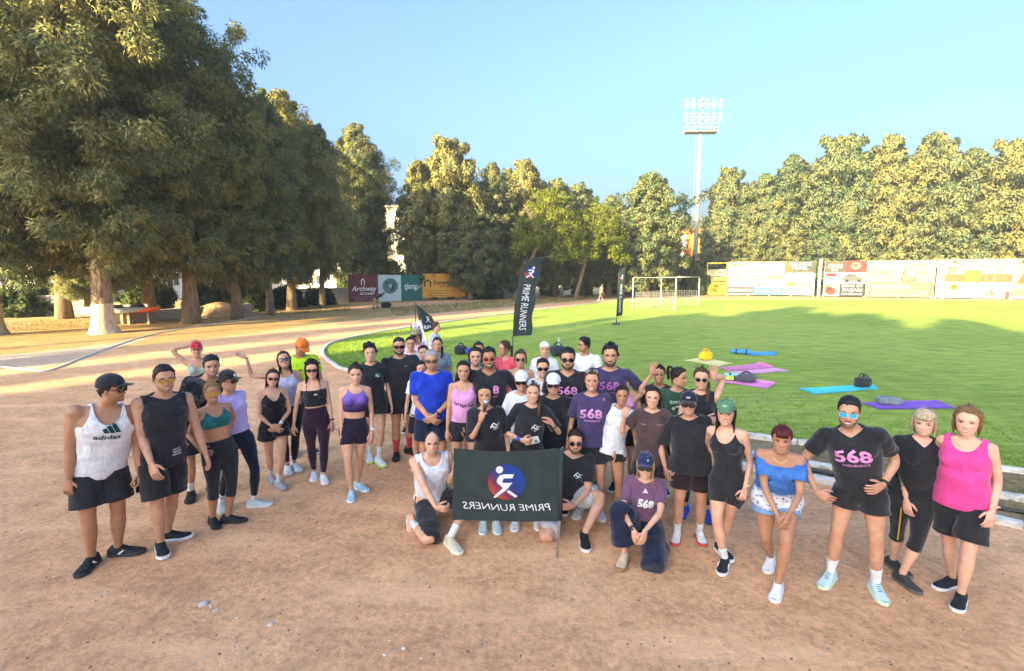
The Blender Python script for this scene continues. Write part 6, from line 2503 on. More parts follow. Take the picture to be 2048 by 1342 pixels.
P('woman in dark green printed tee waving, hair in a high tail, facing right', head=(1353, 731), h=1.60, yaw=16, hyaw=64, skin='m', hc='dark', hair=dict(k='tied', pony='u'), tops=[tee((.030, .072, .040), .025, .5, .7)], bottoms=[shorts(BK)],
  arms=[('px', (1303, 748), (1282, 778), .05, .02, (.22, 0, 1), (.1, -1, 0)), D_], hands=('open', 'relaxed'), extra=[ex_text('DIRT', .12, .765, (.5, .55, .48), -.03, .025, 0, .02), ex_shape([[(-.05 + .02 * math.cos(a), .02 * math.sin(a)) for a in np.arange(10) * .628], [(.03 + .02 * math.cos(a), .02 * math.sin(a)) for a in np.arange(10) * .628], [(-.05, .0), (-.02, .03), (.02, .03), (.03, 0), (.01, .015), (-.03, .012)]], .725, (.5, .55, .48), -.01)], smile=0)
P('tall woman in black tank and round sunglasses waving her left hand', head=(1404, 730), h=1.67, skin='l', hc='brown', hair=dict(k='tied', pony='r'), glasses=dict(frame=(.2, .15, .1), size=(.115, .085), sq=1.0), tops=[sleeveless(BK, .006, .55, 'crew', .03)], bottoms=[legg((.02, .02, .03))], shoes=dict(u=(.02, .07, .50), s=(.03, .10, .55)),
  arms=['cross', ('px', (1427, 758), (1434, 795), .02, -.02, (-.05, 0, 1), (0, -1, 0))], hands=('relaxed', 'open'), necklace=2, smile=0)
P('woman in oversized black tee and black baseball cap with white monogram', head=(1377, 779), feet=[(1352, 1082, -6), (1402, 1082, 12)], girth=1.24, skin='m', hc='dark', hair=dict(k='tied'), cap=dict(col=(.016, .016, .028), logo='NY', lw=.17), glasses=dict(frame=(.01, .01, .012), size=(.14, .08)), tops=[tee(BK, .045, .485, .95)],
  bottoms=[biker((.022, .012, .014), .66, .58, ease=.008)], socks=SOCKW, shoes=dict(u=(.78, .77, .76), s=(.62, .10, .08)), arms=[('px', (1330, 935), (1324, 885), .05, -.02), D_], necklace=2)
P('woman in green baseball cap with long wavy black hair, black romper', head=(1456, 790), feet=[(1446, 1140, -8), (1449, 1112, 32)], yaw=-14, hyaw=-6, skin='l', hc='black', hair=dict(k='long', len=.95, wave=.035), cap=dict(col=(.09, .21, .115), logo='NY', lw=.17, lcol=(.7, .74, .7)), tops=[tank(BK, .0, .52, nd=.08)], bottoms=[biker(BK, .55, .6)],
  socks=SOCKW, shoes=dict(u=(.02, .02, .022), s=(.78, .78, .77), stripe=WHITE, ns=3), arms=['behind', ('px', (1490, 978), (1500, 912), .07, -.02)], hands=('relaxed', 'grip'), wrist=[(1, (.7, .55, .25), .008)])
# ---- kneeling in front
P('kneeling man in white sleeveless running vest holding the banner\'s left edge', sex='m', head=(857, 877), h=1.74, at=(864, 1036), yaw=12, hyaw=2, fwd=.07, skin='l', hc='dark', hair=dict(k='buzz_bald'), tops=[sleeveless((.76, .78, .83), .022, .51, 'scoop', .05, nd=.05, noleg=True)], bottoms=[shorts(BK, .92, .02, .0)],
  feet=[(845, 1060), (908, 1098, 24)], legs={0: dict(kneel=(862, 1098), out=.25)}, socks=SOCKW, shoes=[dict(u=(.80, .40, .26), s=(.75, .72, .66)), dict(u=(.62, .54, .40), s=(.72, .78, .62))],
  arms=[('px', (880, 1030), (832, 985), .42, .26, (.85, -.25, -.05), (.1, .9, .3)), ('px', (908, 942), (900, 985), .16, .02, (.1, -.2, .9), (.6, .3, -.3))], hands=('grip', 'open'), extra=[swoosh(.765, .06, (.1, .1, .12), 1.0)])
P('kneeling bearded man in black tee and light grey shorts holding the banner pole', sex='m', head=(1151, 864), h=1.76, at=(1122, 1034), kneeout=.55, yaw=4, fwd=.06, girth=1.06, skin='l', hc='dark', hair=dict(k='fade'), beard=1.0, glasses=dict(size=(.115, .085), sq=1.0), tops=[tee(BK, .02, .52, .72)], bottoms=[shorts((.55, .57, .60), .80, .02, .01)],
  feet=[(1080, 1060), (1170, 1092, 4)], legs={0: dict(kneel=(1095, 1094), out=.15)}, shoes=[dict(u=(.60, .60, .62), s=(.7, .7, .7)), SHB],
  arms=[('px', (1088, 1030), (1085, 985), .26, .05, (.3, -.2, -.9), (0, 1, 0)), ('px', (1146, 1012), (1190, 985), .34, .10, (-.95, -.1, -.05), (0, .9, .2))], hands=('relaxed', 'grip'), smile=0, extra=[star_logo(.745, (.65, .80, .78), .075, 1.1)])
P('kneeling blonde woman in navy cap, mauve crop tee and navy trousers', head=(1294, 894), h=1.62, at=(1288, 1094), yaw=-4, fwd=.05, skin='l', hc='blonde', hair=dict(k='long', len=.85, th=.8), cap=dict(col=(.020, .028, .085), logo='B', lw=.05, lx=.12), glasses=dict(frame=(.01, .01, .012), size=(.14, .08)), tops=[tee((.150, .070, .125), .014, .60, .70)],
  bottoms=[dict(col=(.012, .016, .040), end=1.75, ease=.022, flare=.025, waist=.61, name='trousers')], feet=[(1245, 1130, -10), (1310, 1100)], legs={1: dict(kneel=(1305, 1148), out=.1)}, shoes=dict(u=(.62, .48, .32), s=(.36, .20, .10)),
  arms=[('px', (1268, 1062), (1256, 1000), .36, .12, (.25, -.2, -.9), (.3, .8, .2)), ('px', (1290, 1062), (1322, 1000), .36, .12, (-.25, -.2, -.9), (-.3, .8, .2))], wrist=[(0, (.04, .04, .04), .022)], extra=[ex_text('568', .15, .728, (.74, .72, .74), .015, .085, .15, .05), ex_shape([[(-.022, 0), (.022, 0), (0, .036)]], .782, (.74, .72, .74), .01)])
# ---- right cluster
P('red-haired woman in blue off-shoulder blouse and denim shorts, hands on her knee', head=(1566, 842), feet=[(1538, 1136, -6), (1552, 1192, -8)], h=1.57, hipz=.74, hipy=-.06, fwd=.13, dbase=(.0, .02), girth=1.06, skin='t', hc='red', hair=dict(k='tied', fringe=1, th=1.4), tops=[dict(t='off', col=None, m=denim_print(), ease=.03, hem=.49, sleeve=.62, neck='none', name='blouse', flare=.03)],
  bottoms=[shorts((.20, .33, .55), .40, .014, .01)], shoes=SHW, arms=[('px', (1556, 1032), (1522, 985), .26, .06, (.35, -.2, -.85), (.3, .8, .1)), ('px', (1579, 1028), (1606, 980), .26, .06, (-.35, -.2, -.85), (-.3, .8, .1))], necklace=1, smile=0)
P('man in black tee with pink 568, mirrored blue sunglasses, hands on hips', sex='m', head=(1697, 783), feet=[(1653, 1168, -14), (1757, 1194, 18)], skin='m', hc='black', hair=dict(k='quiff'), beard=.45, glasses=dict(frame=(.55, .58, .6), lens=(.02, .36, .55), size=(.13, .085)), tops=[tee(BK, .014, .525, .62, 'v', nd=.028)], bottoms=[shorts(BK, .40, .014, .012)],
  socks=dict(col=(.78, .78, .77), **{'from': 1.62}), shoes=dict(u=(.55, .72, .74), s=(.66, .78, .55), l=(.02, .02, .02)), arms=[('px', (1632, 982), (1612, 925), .05, -.05, (.7, -.45, -.45), (.4, .8, 0)), ('px', (1764, 972), (1796, 920), .05, -.05, (-.85, -.4, -.1), (-.2, .9, 0))], wrist=[(1, (.02, .02, .02), .025)], extra=n568(.737, PINK, .25, .11))
P('blonde woman in black v-neck tee and black capris with a yellow stripe', head=(1848, 812), feet=[(1798, 1143, 46), (1816, 1174, 44)], yaw=20, hyaw=-4, girth=1.12, skin='p', hc='ash', hair=dict(k='shag', fringe=1, strands=8), tops=[tee((.016, .016, .018), .012, .525, .75, 'v', nd=.045)], bottoms=[legg(BK, 1.28, .58)], shoes=dict(u=(.05, .045, .045), s=(.14, .12, .11)),
  arms=[('px', (1812, 1000), (1803, 950), .10, .0), 'behind'], extra=[leg_stripe(0, (.72, .48, .05), .35, 1.25, .2, .006)], smile=1)
P('woman in hot pink tank top and black shorts at the right end of the group', head=(1941, 806), feet=[(1890, 1175, -30), (1917, 1213, -6)], yaw=-8, girth=1.03, belly=.010, skin='p', hc=(.20, .10, .04), hair=dict(k='shag', strands=10), tops=[sleeveless((.80, .065, .29), .026, .495, 'scoop', .05, nd=.055)], bottoms=[shorts(BK, .78, .010, .006)], shoes=SHB,
  arms=['behind', ('px', (1984, 1022), (1994, 962), .08, .0)], necklace=1, wrist=[(1, (.7, .55, .25), .006)], smile=1)
# ---- far away
P('person in pale shirt walking on the far track beyond the pitch', sex='m', head=(1203, 560), h=1.85, feet=[(1198, 601, 60), (1206, 600, 60)], yaw=60, skin='m', hc='brown', hair=dict(k='short'), tops=[tee((.66, .60, .45))], bottoms=[shorts((.10, .09, .08), .8)], away=True, shoes=SHW)
P('person in black bending forward on the track by the maroon board', head=(752, 582), h=1.68, feet=[(748, 617, 70), (756, 616, 70)], yaw=60, fwd=.34, skin='t', hc='black', hair=dict(k='tied'), tops=[tee(BK)], bottoms=[shorts((.42, .28, .14), .9)], away=True, shoes=SHK, arms=['clasp', 'clasp'])

import time as _time
_t0 = _time.time()
JOBS = []
for s_ in PEOPLE:
    J_ = skeleton(s_)
    J_['detail'] = J_['P'][1] * .5
    if s_.get('away'): J_['detail'] = 99
    vx = .0122 if J_['P'][1] < 5.0 else (.0145 if J_['P'][1] < 6.4 else .0175)
    if s_.get('away'): vx = .02
    JOBS.append((s_, J_, body_shell(s_, J_), vx))
RES = remesh_all([(j[2], j[3]) for j in JOBS])
print('remesh', _time.time() - _t0)
MADE = []
for (s_, J_, mb_, vx), bq in zip(JOBS, RES):
    MADE.append((s_, J_) + build_person(s_, J_, bq))
print('people', len(MADE), _time.time() - _t0)

# ------------------------------------------------------------------ banner, flags, boards, mast, goal, mats and small things
def grid_sheet(fn, nu, nv, th=0.0):
    V = np.array([fn(i / nu, j / nv) for j in range(nv + 1) for i in range(nu + 1)])
    F = [(j * (nu + 1) + i, j * (nu + 1) + i + 1, (j + 1) * (nu + 1) + i + 1, (j + 1) * (nu + 1) + i) for j in range(nv) for i in range(nu)]
    return V, F


def logo_disc_mat(sz):
    m, nt, b = base_mat('logo_disc_print', .7, .2)
    tc = nt.nodes.new('ShaderNodeTexCoord')
    sp = nt.nodes.new('ShaderNodeSeparateXYZ')
    nt.links.new(tc.outputs['Generated'], sp.inputs[0])
    a = nt.nodes.new('ShaderNodeMath')
    a.operation = 'ADD'
    nt.links.new(sp.outputs[0], a.inputs[0])
    nt.links.new(sp.outputs[2], a.inputs[1])
    h = nt.nodes.new('ShaderNodeMath')
    h.operation = 'MULTIPLY'
    h.inputs[1].default_value = .5
    nt.links.new(a.outputs[0], h.inputs[0])
    nt.links.new(ramp(nt, h.outputs[0], [(.18, (.42, .07, .03)), (.34, (.16, .03, .10)), (.5, (.03, .04, .18)), (.75, (.015, .05, .26)), (1, (.03, .05, .12))]), b.inputs['Base Color'])
    return m


M_BAN, _nt, _b = base_mat('banner_cloth', .85, .15)
_n = tex(_nt, 5, 4)
_nt.links.new(ramp(_nt, _n.outputs[0], [(.3, (.030, .042, .040)), (.7, (.045, .058, .056))]), _b.inputs['Base Color'])
bump(_nt, _b, _n.outputs[0], .4, .02)
M_PRINT = mat((.70, .71, .74), 'print')
M_STEEL = mat((.60, .60, .62), 'metal')

# banner held in front: seen from its back, so the print is mirrored
YB = 4.28
bl, br_, tr, tl = dp(904, 1042, YB), dp(1121, 1042, YB), dp(1121, 898, YB), dp(907, 898, YB)
org = np.array(((bl[0] + br_[0]) / 2, YB, 0))
root = empty('banner', tuple(org))
tag(root, 'dark green banner held by two kneeling men, white mirrored lettering', 'banner')


def ban(u, v):
    p = (bl * (1 - u) + br_ * u) * (1 - v) + (tl * (1 - u) + tr * u) * v
    y = .016 * math.sin(u * 6 + .8 + v * 1.2) * (1 - u) ** .4 + .010 * math.sin(v * 5 + u * 4) + .006 * math.sin((u + v) * 17) + .02 * (1 - u) ** 3 * (v ** 2)
    return p + (0, y, -.016 * math.sin(u * math.pi) * (.3 + v))


V, F = grid_sheet(ban, 48, 30)
Vb = np.concatenate([V, V + (0, .003, 0)])
link('cloth', mk('cloth', Vb - org, F + [tuple(i + len(V) for i in f[::-1]) for f in F]), root, M_BAN)
W_, H_ = br_[0] - bl[0], tr[2] - br_[2]


def on_ban(V2, off, yoff=0.0):
    out = []
    for x, z in V2:
        u, v = .5 + x / W_, .5 + z / H_
        out.append(ban(u, v) - (0, off, 0))
    return np.array(out) - org


a = np.arange(40) / 40 * 2 * math.pi
rr = .252 * H_ 
rings = np.concatenate([np.c_[rr * k * np.cos(a), rr * k * np.sin(a)] for k in (.02, .5, 1)]) + (0, .075 * H_)
F = [(k * 40 + i, k * 40 + (i + 1) % 40, (k + 1) * 40 + (i + 1) % 40, (k + 1) * 40 + i) for k in range(2) for i in range(40)]
lo = link('logo_disc', mk('logo_disc', on_ban(rings, .004), F), root, logo_disc_mat(1))
LV, LF = fine(*runner_logo(rr * 1.95), .04)
LV = LV * (1, 1) + (.04 * H_ * 0, .075 * H_)
link('runner', mk('runner', on_ban(LV, .008), LF, False), lo, M_PRINT)
TV, TF_ = fit_text('PRIME RUNNERS', W_ * .815, H_ * .098, .22, .0)
TV, TF_ = fine(TV, TF_, .03)
TV = TV * (-1, 1) + (0, -.285 * H_)
link('lettering', mk('lettering', on_ban(TV, .007), TF_, False), root, M_PRINT)
pb = MB()
foot = gp(1114, 1114)
top = dp(1123, 897, YB - .0)
pb.tube([foot, dp(1119, 1040, YB - .012), top + (0, -.012, .0)], .012, 8)
link('pole', mk('pole', np.concatenate(pb.V) - org, pb.F), root, M_STEEL)
sl = MB()
sl.tube([dp(1120, 1040, YB - .012), top + (0, -.012, 0)], .020, 8)
link('pole_sleeve', mk('pole_sleeve', np.concatenate(sl.V) - org, sl.F), root, M_BAN)


def feather_flag(px_b, py_b, Y, w, z0, z1, lab, yaw, base, lean=.06):
    x = dp(px_b, py_b, Y)[0]
    root = empty('feather_flag', (x, Y, 0), yaw)
    tag(root, lab, 'flag', 'feather flags by the pitch')
    H = z1 - z0

    def f(u, v):
        lx = lean * v * v
        ww = w * (.92 + .12 * v)
        # rounded top corner on the pole side
        z = z0 + H * v - (.05 if v < .5 else 0) * u * (1 - v)
        cut = max(0, 1 - u / .5) ** 2 * .16 * max(0, (v - .86) / .14)
        xx = lx + ww * u + (.22 * ww * max(0, (v - .88) / .12) ** 2 * (1 - u))
        return np.array((xx + .02 * math.sin(v * 19) * u * u, .03 * math.sin(v * 7 + u * 2) * u, z + .10 * u * (1 - v) * H * .35 - cut))
    V, F = grid_sheet(f, 8, 26)
    Vb = np.concatenate([V, V + (0, .003, 0)])
    link('cloth', mk('cloth', Vb, F + [tuple(i + len(V) for i in q[::-1]) for q in F]), root, M_BAN)
    on = lambda P, o: np.array([f(min(1, max(0, u)), min(1, max(0, v))) - (0, o, 0) for u, v in P])
    asp = w / H
    a = np.arange(24) / 24 * 6.2832
    R = .27
    ring = np.concatenate([np.c_[.52 + R * k * np.cos(a), .80 + R * k * asp * np.sin(a)] for k in (.02, 1)])
    d = link('logo_disc', mk('logo_disc', on(ring, .006), [(i, (i + 1) % 24, 24 + (i + 1) % 24, 24 + i) for i in range(24)]), root, logo_disc_mat(1))
    LV, LF = runner_logo(1)
    LV = np.c_[-LV[:, 0] * .62 + .52, LV[:, 1] * .62 * asp + .80]
    link('runner', mk('runner', on(LV, .012), LF, False), d, M_PRINT)
    TV, TF = fit_text('PRIME RUNNERS', .58, .36, .22, .0)
    TV = np.c_[TV[:, 1] + .50, .36 - TV[:, 0]]
    link('lettering', mk('lettering', on(TV, .008), TF, False), root, M_PRINT)
    p = MB()
    zz = np.linspace(.0, z1 - .02, 12)
    p.tube(np.c_[np.interp(zz, [0, z0, z1], [-.0, 0, lean]) - .006 + .22 * w * np.clip((zz - z0 - .88 * H) / (.12 * H), 0, 1) ** 2, np.zeros(12) + .005, zz], .012, 6)
    link('pole', mk('pole', np.concatenate(p.V), p.F), root, mat((.05, .05, .05), 'plastic'))
    b = MB()
    b.tube([(0, 0, .0), (0, 0, .06)], [.26, .20], 18)
    b.tube([(0, 0, .06), (0, 0, .30)], [.04, .022], 10)
    link('base', mk('base', np.concatenate(b.V), b.F, False), root, mat((.03, .03, .035), 'plastic'))


feather_flag(1026, 672, 11.6, .47, 1.18, 3.02, 'tall dark feather flag with runner emblem rising behind the crowd', .05, 1, .24)
feather_flag(1233, 636, 26.4, .42, .42, 3.0, 'thin dark feather flag standing on the pitch beside the far goal', .45, 1, .10)


def hand_flag(px, pyt, pyb, Y, pts, m, lab, art):
    """hanging flag on a thin stick planted behind the crowd"""
    t = dp(px, pyt, Y)
    root = empty('hand_flag', (t[0], Y, 0))
    tag(root, lab, 'flag', 'small flags behind the crowd')
    p = MB().tube([(0, .01, 0), (0, .01, t[2] + .02)], .010, 6)
    link('pole', mk('pole', np.concatenate(p.V), p.F), root, mat((.05, .05, .05), 'plastic'))
    P = np.array([dp(x, y, Y) - (t[0], Y, 0) for x, y in pts])     # tl, tr, br, bl
    fn = lambda u, v: (P[3] * (1 - u) + P[2] * u) * (1 - v) + (P[0] * (1 - u) + P[1] * u) * v + (0, .03 * math.sin(u * 9 + v * 4), 0)
    V, F = grid_sheet(fn, 12, 12)
    Vb = np.concatenate([V, V + (0, .003, 0)])
    link('cloth', mk('cloth', Vb, F + [tuple(i + len(V) for i in q[::-1]) for q in F]), root, m)
    art(root, lambda Q, o: np.array([fn(u, v) - (0, o, 0) for u, v in Q]))


def art_dark(root, on):
    LV, LF = runner_logo(1)
    link('runner', mk('runner', on(np.c_[.58 - LV[:, 0] * .45, .60 + LV[:, 1] * .42], .012), LF, False), root, M_PRINT)
    V, F = fit_text('RUN', .42, .16, .2, .02)
    link('lettering', mk('lettering', on(V + (.45, .2), .012), F, False), root, M_PRINT)


def art_white(root, on):
    P = [[(.3, .5), (.45, .75), (.8, .82), (.78, .78), (.5, .70), (.36, .5)], [(.35, .45), (.55, .35), (.75, .5), (.70, .53), (.55, .42), (.40, .48)], [(.42, .6), (.6, .55), (.72, .66), (.68, .68), (.58, .60), (.45, .64)]]
    V, F, n = [], [], 0
    for p in P:
        V += p
        F.append(tuple(range(n, n + len(p))))
        n += len(p)
    link('emblem', mk('emblem', on(np.array(V), .012), F, False), root, mat((.05, .05, .06), 'print'))
    V, F = fit_text('SPORT', .4, .05, 0, .01)
    link('lettering', mk('lettering', on(V + (.6, .12), .012), F, False), root, mat((.08, .07, .10), 'print'))


hand_flag(830, 607, 660, 10.8, [(831, 607), (864, 634), (876, 655), (842, 668)], M_BAN, 'small dark flag with white emblem drooping behind the crowd', art_dark)
hand_flag(822, 650, 672, 10.2, [(823, 647), (842, 639), (856, 690), (838, 690)], mat((.74, .73, .76), 'cloth'), 'small white flag with black emblem below the dark one', art_white)

# ------------------------------------------------------------------ advertising boards
M_POST = mat((.55, .54, .50), 'metal', .5)


def board(name, A, B, z0, z1, lab, panels, frame=(.6, .6, .58), group=None):
    """A, B ground points of the left and right foot; panels: (u0, v0, u1, v1, colour, [texts])"""
    A, B = np.asarray(A, float), np.asarray(B, float)
    d = B - A
    L = np.linalg.norm(d)
    root = empty(name, (A[0], A[1], 0), math.atan2(d[1], d[0]))
    tag(root, lab, 'billboard', group or 'advertising boards')
    fm = mat(frame, 'plain')
    f = MB()
    n = max(2, int(L / 2.4) + 1)
    for i in range(n):
        pm = MB().box((.05 + (L - .1) * i / (n - 1), .10, z1 / 2), (.09, .09, z1))
        pm.build('post', fm, root)
    for z in (z0 + .04, z1 - .04): MB().box((L / 2, .045, z), (L, .05, .07)).build('rail', fm, root)
    H = z1 - z0
    for (u0, v0, u1, v1, col, arts) in panels:
        w, h = (u1 - u0) * L, (v1 - v0) * H
        x0, zz = u0 * L, z0 + v0 * H
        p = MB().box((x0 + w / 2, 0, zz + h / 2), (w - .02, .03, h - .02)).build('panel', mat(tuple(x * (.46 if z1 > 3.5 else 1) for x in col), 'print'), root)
        for art in arts:
            k, c = art[0], art[-1]
            if k == 't':          # text, centre u v, width, height, slant
                V, F = fit_text(art[1], art[4] * w, art[5] * h, art[6] if len(art) > 7 else 0, .02)
                V = V + (x0 + art[2] * w, zz + art[3] * h)
            else:                 # polygon in panel coordinates
                P = np.asarray(art[1], float)
                V = P * (w, h) + (x0, zz)
                F = [tuple(range(len(P)))]
            Q = np.c_[V[:, 0], np.full(len(V), -.017 - (.004 if k == 't' else .002) - .001 * (len(art) % 2)), V[:, 1]]
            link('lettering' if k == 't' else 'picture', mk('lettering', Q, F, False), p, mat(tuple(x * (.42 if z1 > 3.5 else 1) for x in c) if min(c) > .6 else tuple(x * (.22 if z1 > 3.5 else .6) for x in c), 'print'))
    return root


def el(cx, cy, rx, ry, n=18): return [(cx + rx * math.cos(i / n * 6.2832), cy + ry * math.sin(i / n * 6.2832)) for i in range(n)]
def rc(x0, y0, x1, y1): return [(x0, y0), (x1, y0), (x1, y1), (x0, y1)]
def arch(cx, cy, s): return [(cx - .5 * s, cy - s), (cx - .28 * s, cy - s), (cx - .28 * s, cy + .2 * s), (cx, cy + .55 * s), (cx + .28 * s, cy + .2 * s), (cx + .28 * s, cy - s), (cx + .5 * s, cy - s), (cx + .5 * s, cy + .35 * s), (cx, cy + s), (cx - .5 * s, cy + .35 * s)]


WHT = (.80, .80, .78)
# four boards on the left, beyond the track
Lb = [(698, 609, 46.0), (757, 606, 47.5), (803, 604, 49), (845, 601, 51), (932, 599, 53)]
pt = [dp(x, 600, Y)[:2] for x, y, Y in Lb]
LG = 'low boards beside the far track'
board('billboard', pt[0], pt[1], .1, 2.65, 'maroon board with a white arch sign and slanted white lettering', [(0, 0, 1, 1, (.16, .035, .035), [('t', 'Archway', .52, .46, .86, .24, .3, WHT), ('t', 'RESTAURANT', .62, .30, .5, .09, WHT), ('p', arch(.48, .74, .13), WHT), ('p', rc(.08, .17, .92, .19), (.5, .35, .33)), ('t', 'RESTAURANT - BAR', .5, .10, .6, .05, (.6, .5, .48)), ('t', 'NORTH COAST', .5, .03, .7, .04, (.6, .5, .48))])], (.1, .04, .04), LG)
board('billboard', pt[1], pt[2], .1, 2.62, 'white board with a pale green round emblem', [(0, 0, 1, 1, (.60, .68, .68), [('p', el(.52, .58, .34, .30), (.16, .46, .40)), ('p', el(.52, .58, .27, .24), (.60, .68, .68)), ('p', el(.52, .58, .20, .17), (.16, .46, .40)), ('t', 'O', .52, .58, .14, .12, WHT)])], (.4, .45, .45), LG)
board('billboard', pt[2], pt[3], .1, 2.62, 'dark green board with white handwriting', [(0, 0, 1, 1, (.03, .17, .14), [('t', 'tjang', .45, .52, .62, .30, .2, WHT), ('p', [(.70, .45), (.85, .55), (.97, .58), (.97, .55), (.86, .51), (.72, .42)], WHT)])], (.03, .12, .1), LG)
board('billboard', pt[3], pt[4], .35, 2.75, 'orange yellow board with a dark arch sign and slanted lettering', [(0, 0, 1, 1, (.72, .36, .05), [('t', 'Kemerli Konak', .60, .63, .70, .22, .25, (.14, .07, .02)), ('t', 'Boutique Hotel', .60, .45, .42, .09, (.20, .12, .03)), ('p', arch(.12, .60, .16), (.14, .07, .02)), ('p', rc(.05, .26, .95, .275), (.3, .15, .02)), ('t', 'KARAOGLANOGLU - KYRENIA', .5, .17, .7, .055, (.25, .12, .02)), ('t', 'www.hotel', .5, .07, .8, .05, (.25, .12, .02))])], (.3, .25, .2), LG)

# tall boards along the right side of the pitch


def rb(px):
    Y = np.interp(px, [1410, 2048], [65, 52.5])
    return dp(px, 600, Y)[:2]


Z1 = 4.25
CRM = (.50, .47, .34)
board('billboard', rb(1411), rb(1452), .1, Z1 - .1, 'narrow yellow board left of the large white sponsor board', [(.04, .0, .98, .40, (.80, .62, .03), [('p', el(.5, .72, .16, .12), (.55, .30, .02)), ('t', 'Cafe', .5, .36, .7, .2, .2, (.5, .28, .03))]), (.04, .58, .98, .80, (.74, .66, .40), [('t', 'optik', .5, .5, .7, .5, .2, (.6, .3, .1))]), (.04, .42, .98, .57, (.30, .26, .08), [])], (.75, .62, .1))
big = [(0, .68, .66, 1, (.55, .53, .42), [('p', el(.12, .72, .05, .12), (.75, .38, .06)), ('p', [(.2, .5), (.36, .92), (.42, .92), (.24, .5)], (.22, .24, .26)), ('t', 'BOYDAN GROUP', .52, .22, .72, .2, (.55, .52, .42))]),
       (0, .42, .48, .68, (.55, .53, .42), [('t', 'K    29', .5, .4, .6, .35, (.5, .46, .30))]), (.48, .42, .66, .68, (.55, .54, .40), [('t', 'GREEN PETROL', .5, .4, .9, .4, .2, (.42, .55, .12))]),
       (0, .22, .32, .42, (.28, .26, .42), [('t', 'L E N Z E R', .5, .5, .7, .3, (.6, .58, .66))]), (0, 0.02, .32, .22, (.10, .11, .12), [('t', 'GYMNASIUM', .5, .55, .92, .45, WHT)]),
       (.32, .22, .66, .42, (.52, .54, .48), [('t', 'salut', .22, .55, .34, .6, (.25, .28, .30))]), (.32, 0, .66, .22, (.10, .42, .55), [('t', 'blue heaven', .30, .5, .5, .35, WHT), ('p', el(.78, .5, .16, .3), (.70, .72, .74))]),
       (.66, .70, 1, 1, (.08, .10, .08), [('p', [(0, 0), (.3, 0), (.12, 1), (0, 1)], (.72, .34, .06)), ('t', 'GRANDE', .5, .74, .7, .34, WHT), ('t', 'PAPEL', .5, .34, .52, .34, WHT)]), (.66, .64, 1, .70, (.16, .12, .05), [('t', 'Cafe - Bar & Shisha', .5, .5, .9, .7, WHT)]),
       (.66, .42, 1, .64, (.58, .66, .70), [('p', [(.25, .5), (.42, .85), (.6, .5), (.55, .5), (.42, .74), (.3, .5)], (.10, .12, .14)), ('t', 'roma', .72, .5, .2, .25, (.2, .22, .24))]), (.66, .22, 1, .42, (.60, .66, .70), [('p', rc(.02, .1, .38, .9), (.70, .62, .32)), ('p', el(.66, .5, .22, .3), (.45, .50, .54))]),
       (.66, 0, 1, .22, (.62, .70, .74), [('t', 'Kocamar', .32, .58, .56, .42, (.06, .10, .12)), ('p', rc(.06, .22, .5, .26), (.6, .1, .1)), ('t', 'insaat\nmarket', .82, .5, .26, .5, (.2, .25, .28))])]
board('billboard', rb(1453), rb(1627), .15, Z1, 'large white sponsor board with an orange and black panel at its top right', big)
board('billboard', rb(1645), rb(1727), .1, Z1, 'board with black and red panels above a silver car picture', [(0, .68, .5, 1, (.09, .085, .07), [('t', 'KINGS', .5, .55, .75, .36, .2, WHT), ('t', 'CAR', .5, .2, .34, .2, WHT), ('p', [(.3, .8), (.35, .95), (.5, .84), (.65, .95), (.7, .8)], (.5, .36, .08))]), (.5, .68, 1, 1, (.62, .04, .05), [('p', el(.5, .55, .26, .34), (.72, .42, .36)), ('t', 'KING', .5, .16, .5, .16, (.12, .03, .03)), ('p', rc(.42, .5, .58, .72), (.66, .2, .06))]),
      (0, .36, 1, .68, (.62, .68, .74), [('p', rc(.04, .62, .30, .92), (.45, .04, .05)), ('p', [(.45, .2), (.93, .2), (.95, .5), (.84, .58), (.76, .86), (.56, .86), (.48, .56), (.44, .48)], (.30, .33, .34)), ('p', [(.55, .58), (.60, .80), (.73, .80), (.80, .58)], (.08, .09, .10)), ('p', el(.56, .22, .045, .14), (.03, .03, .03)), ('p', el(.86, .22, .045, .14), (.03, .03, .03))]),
      (0, 0, .40, .36, (.74, .66, .58), [('p', el(.45, .4, .34, .32), (.62, .10, .09)), ('p', el(.3, .62, .2, .2), (.66, .30, .22)), ('p', el(.2, .8, .12, .14), (.62, .58, .10)), ('p', el(.62, .82, .07, .1), (.2, .4, .08))]), (.40, 0, 1, .36, (.035, .05, .06), [('t', 'ŞEMS ET', .5, .80, .86, .24, WHT), ('t', 'PAZARI', .52, .50, .78, .24, WHT), ('t', '0533 872 00 80', .5, .18, .84, .16, WHT)])])
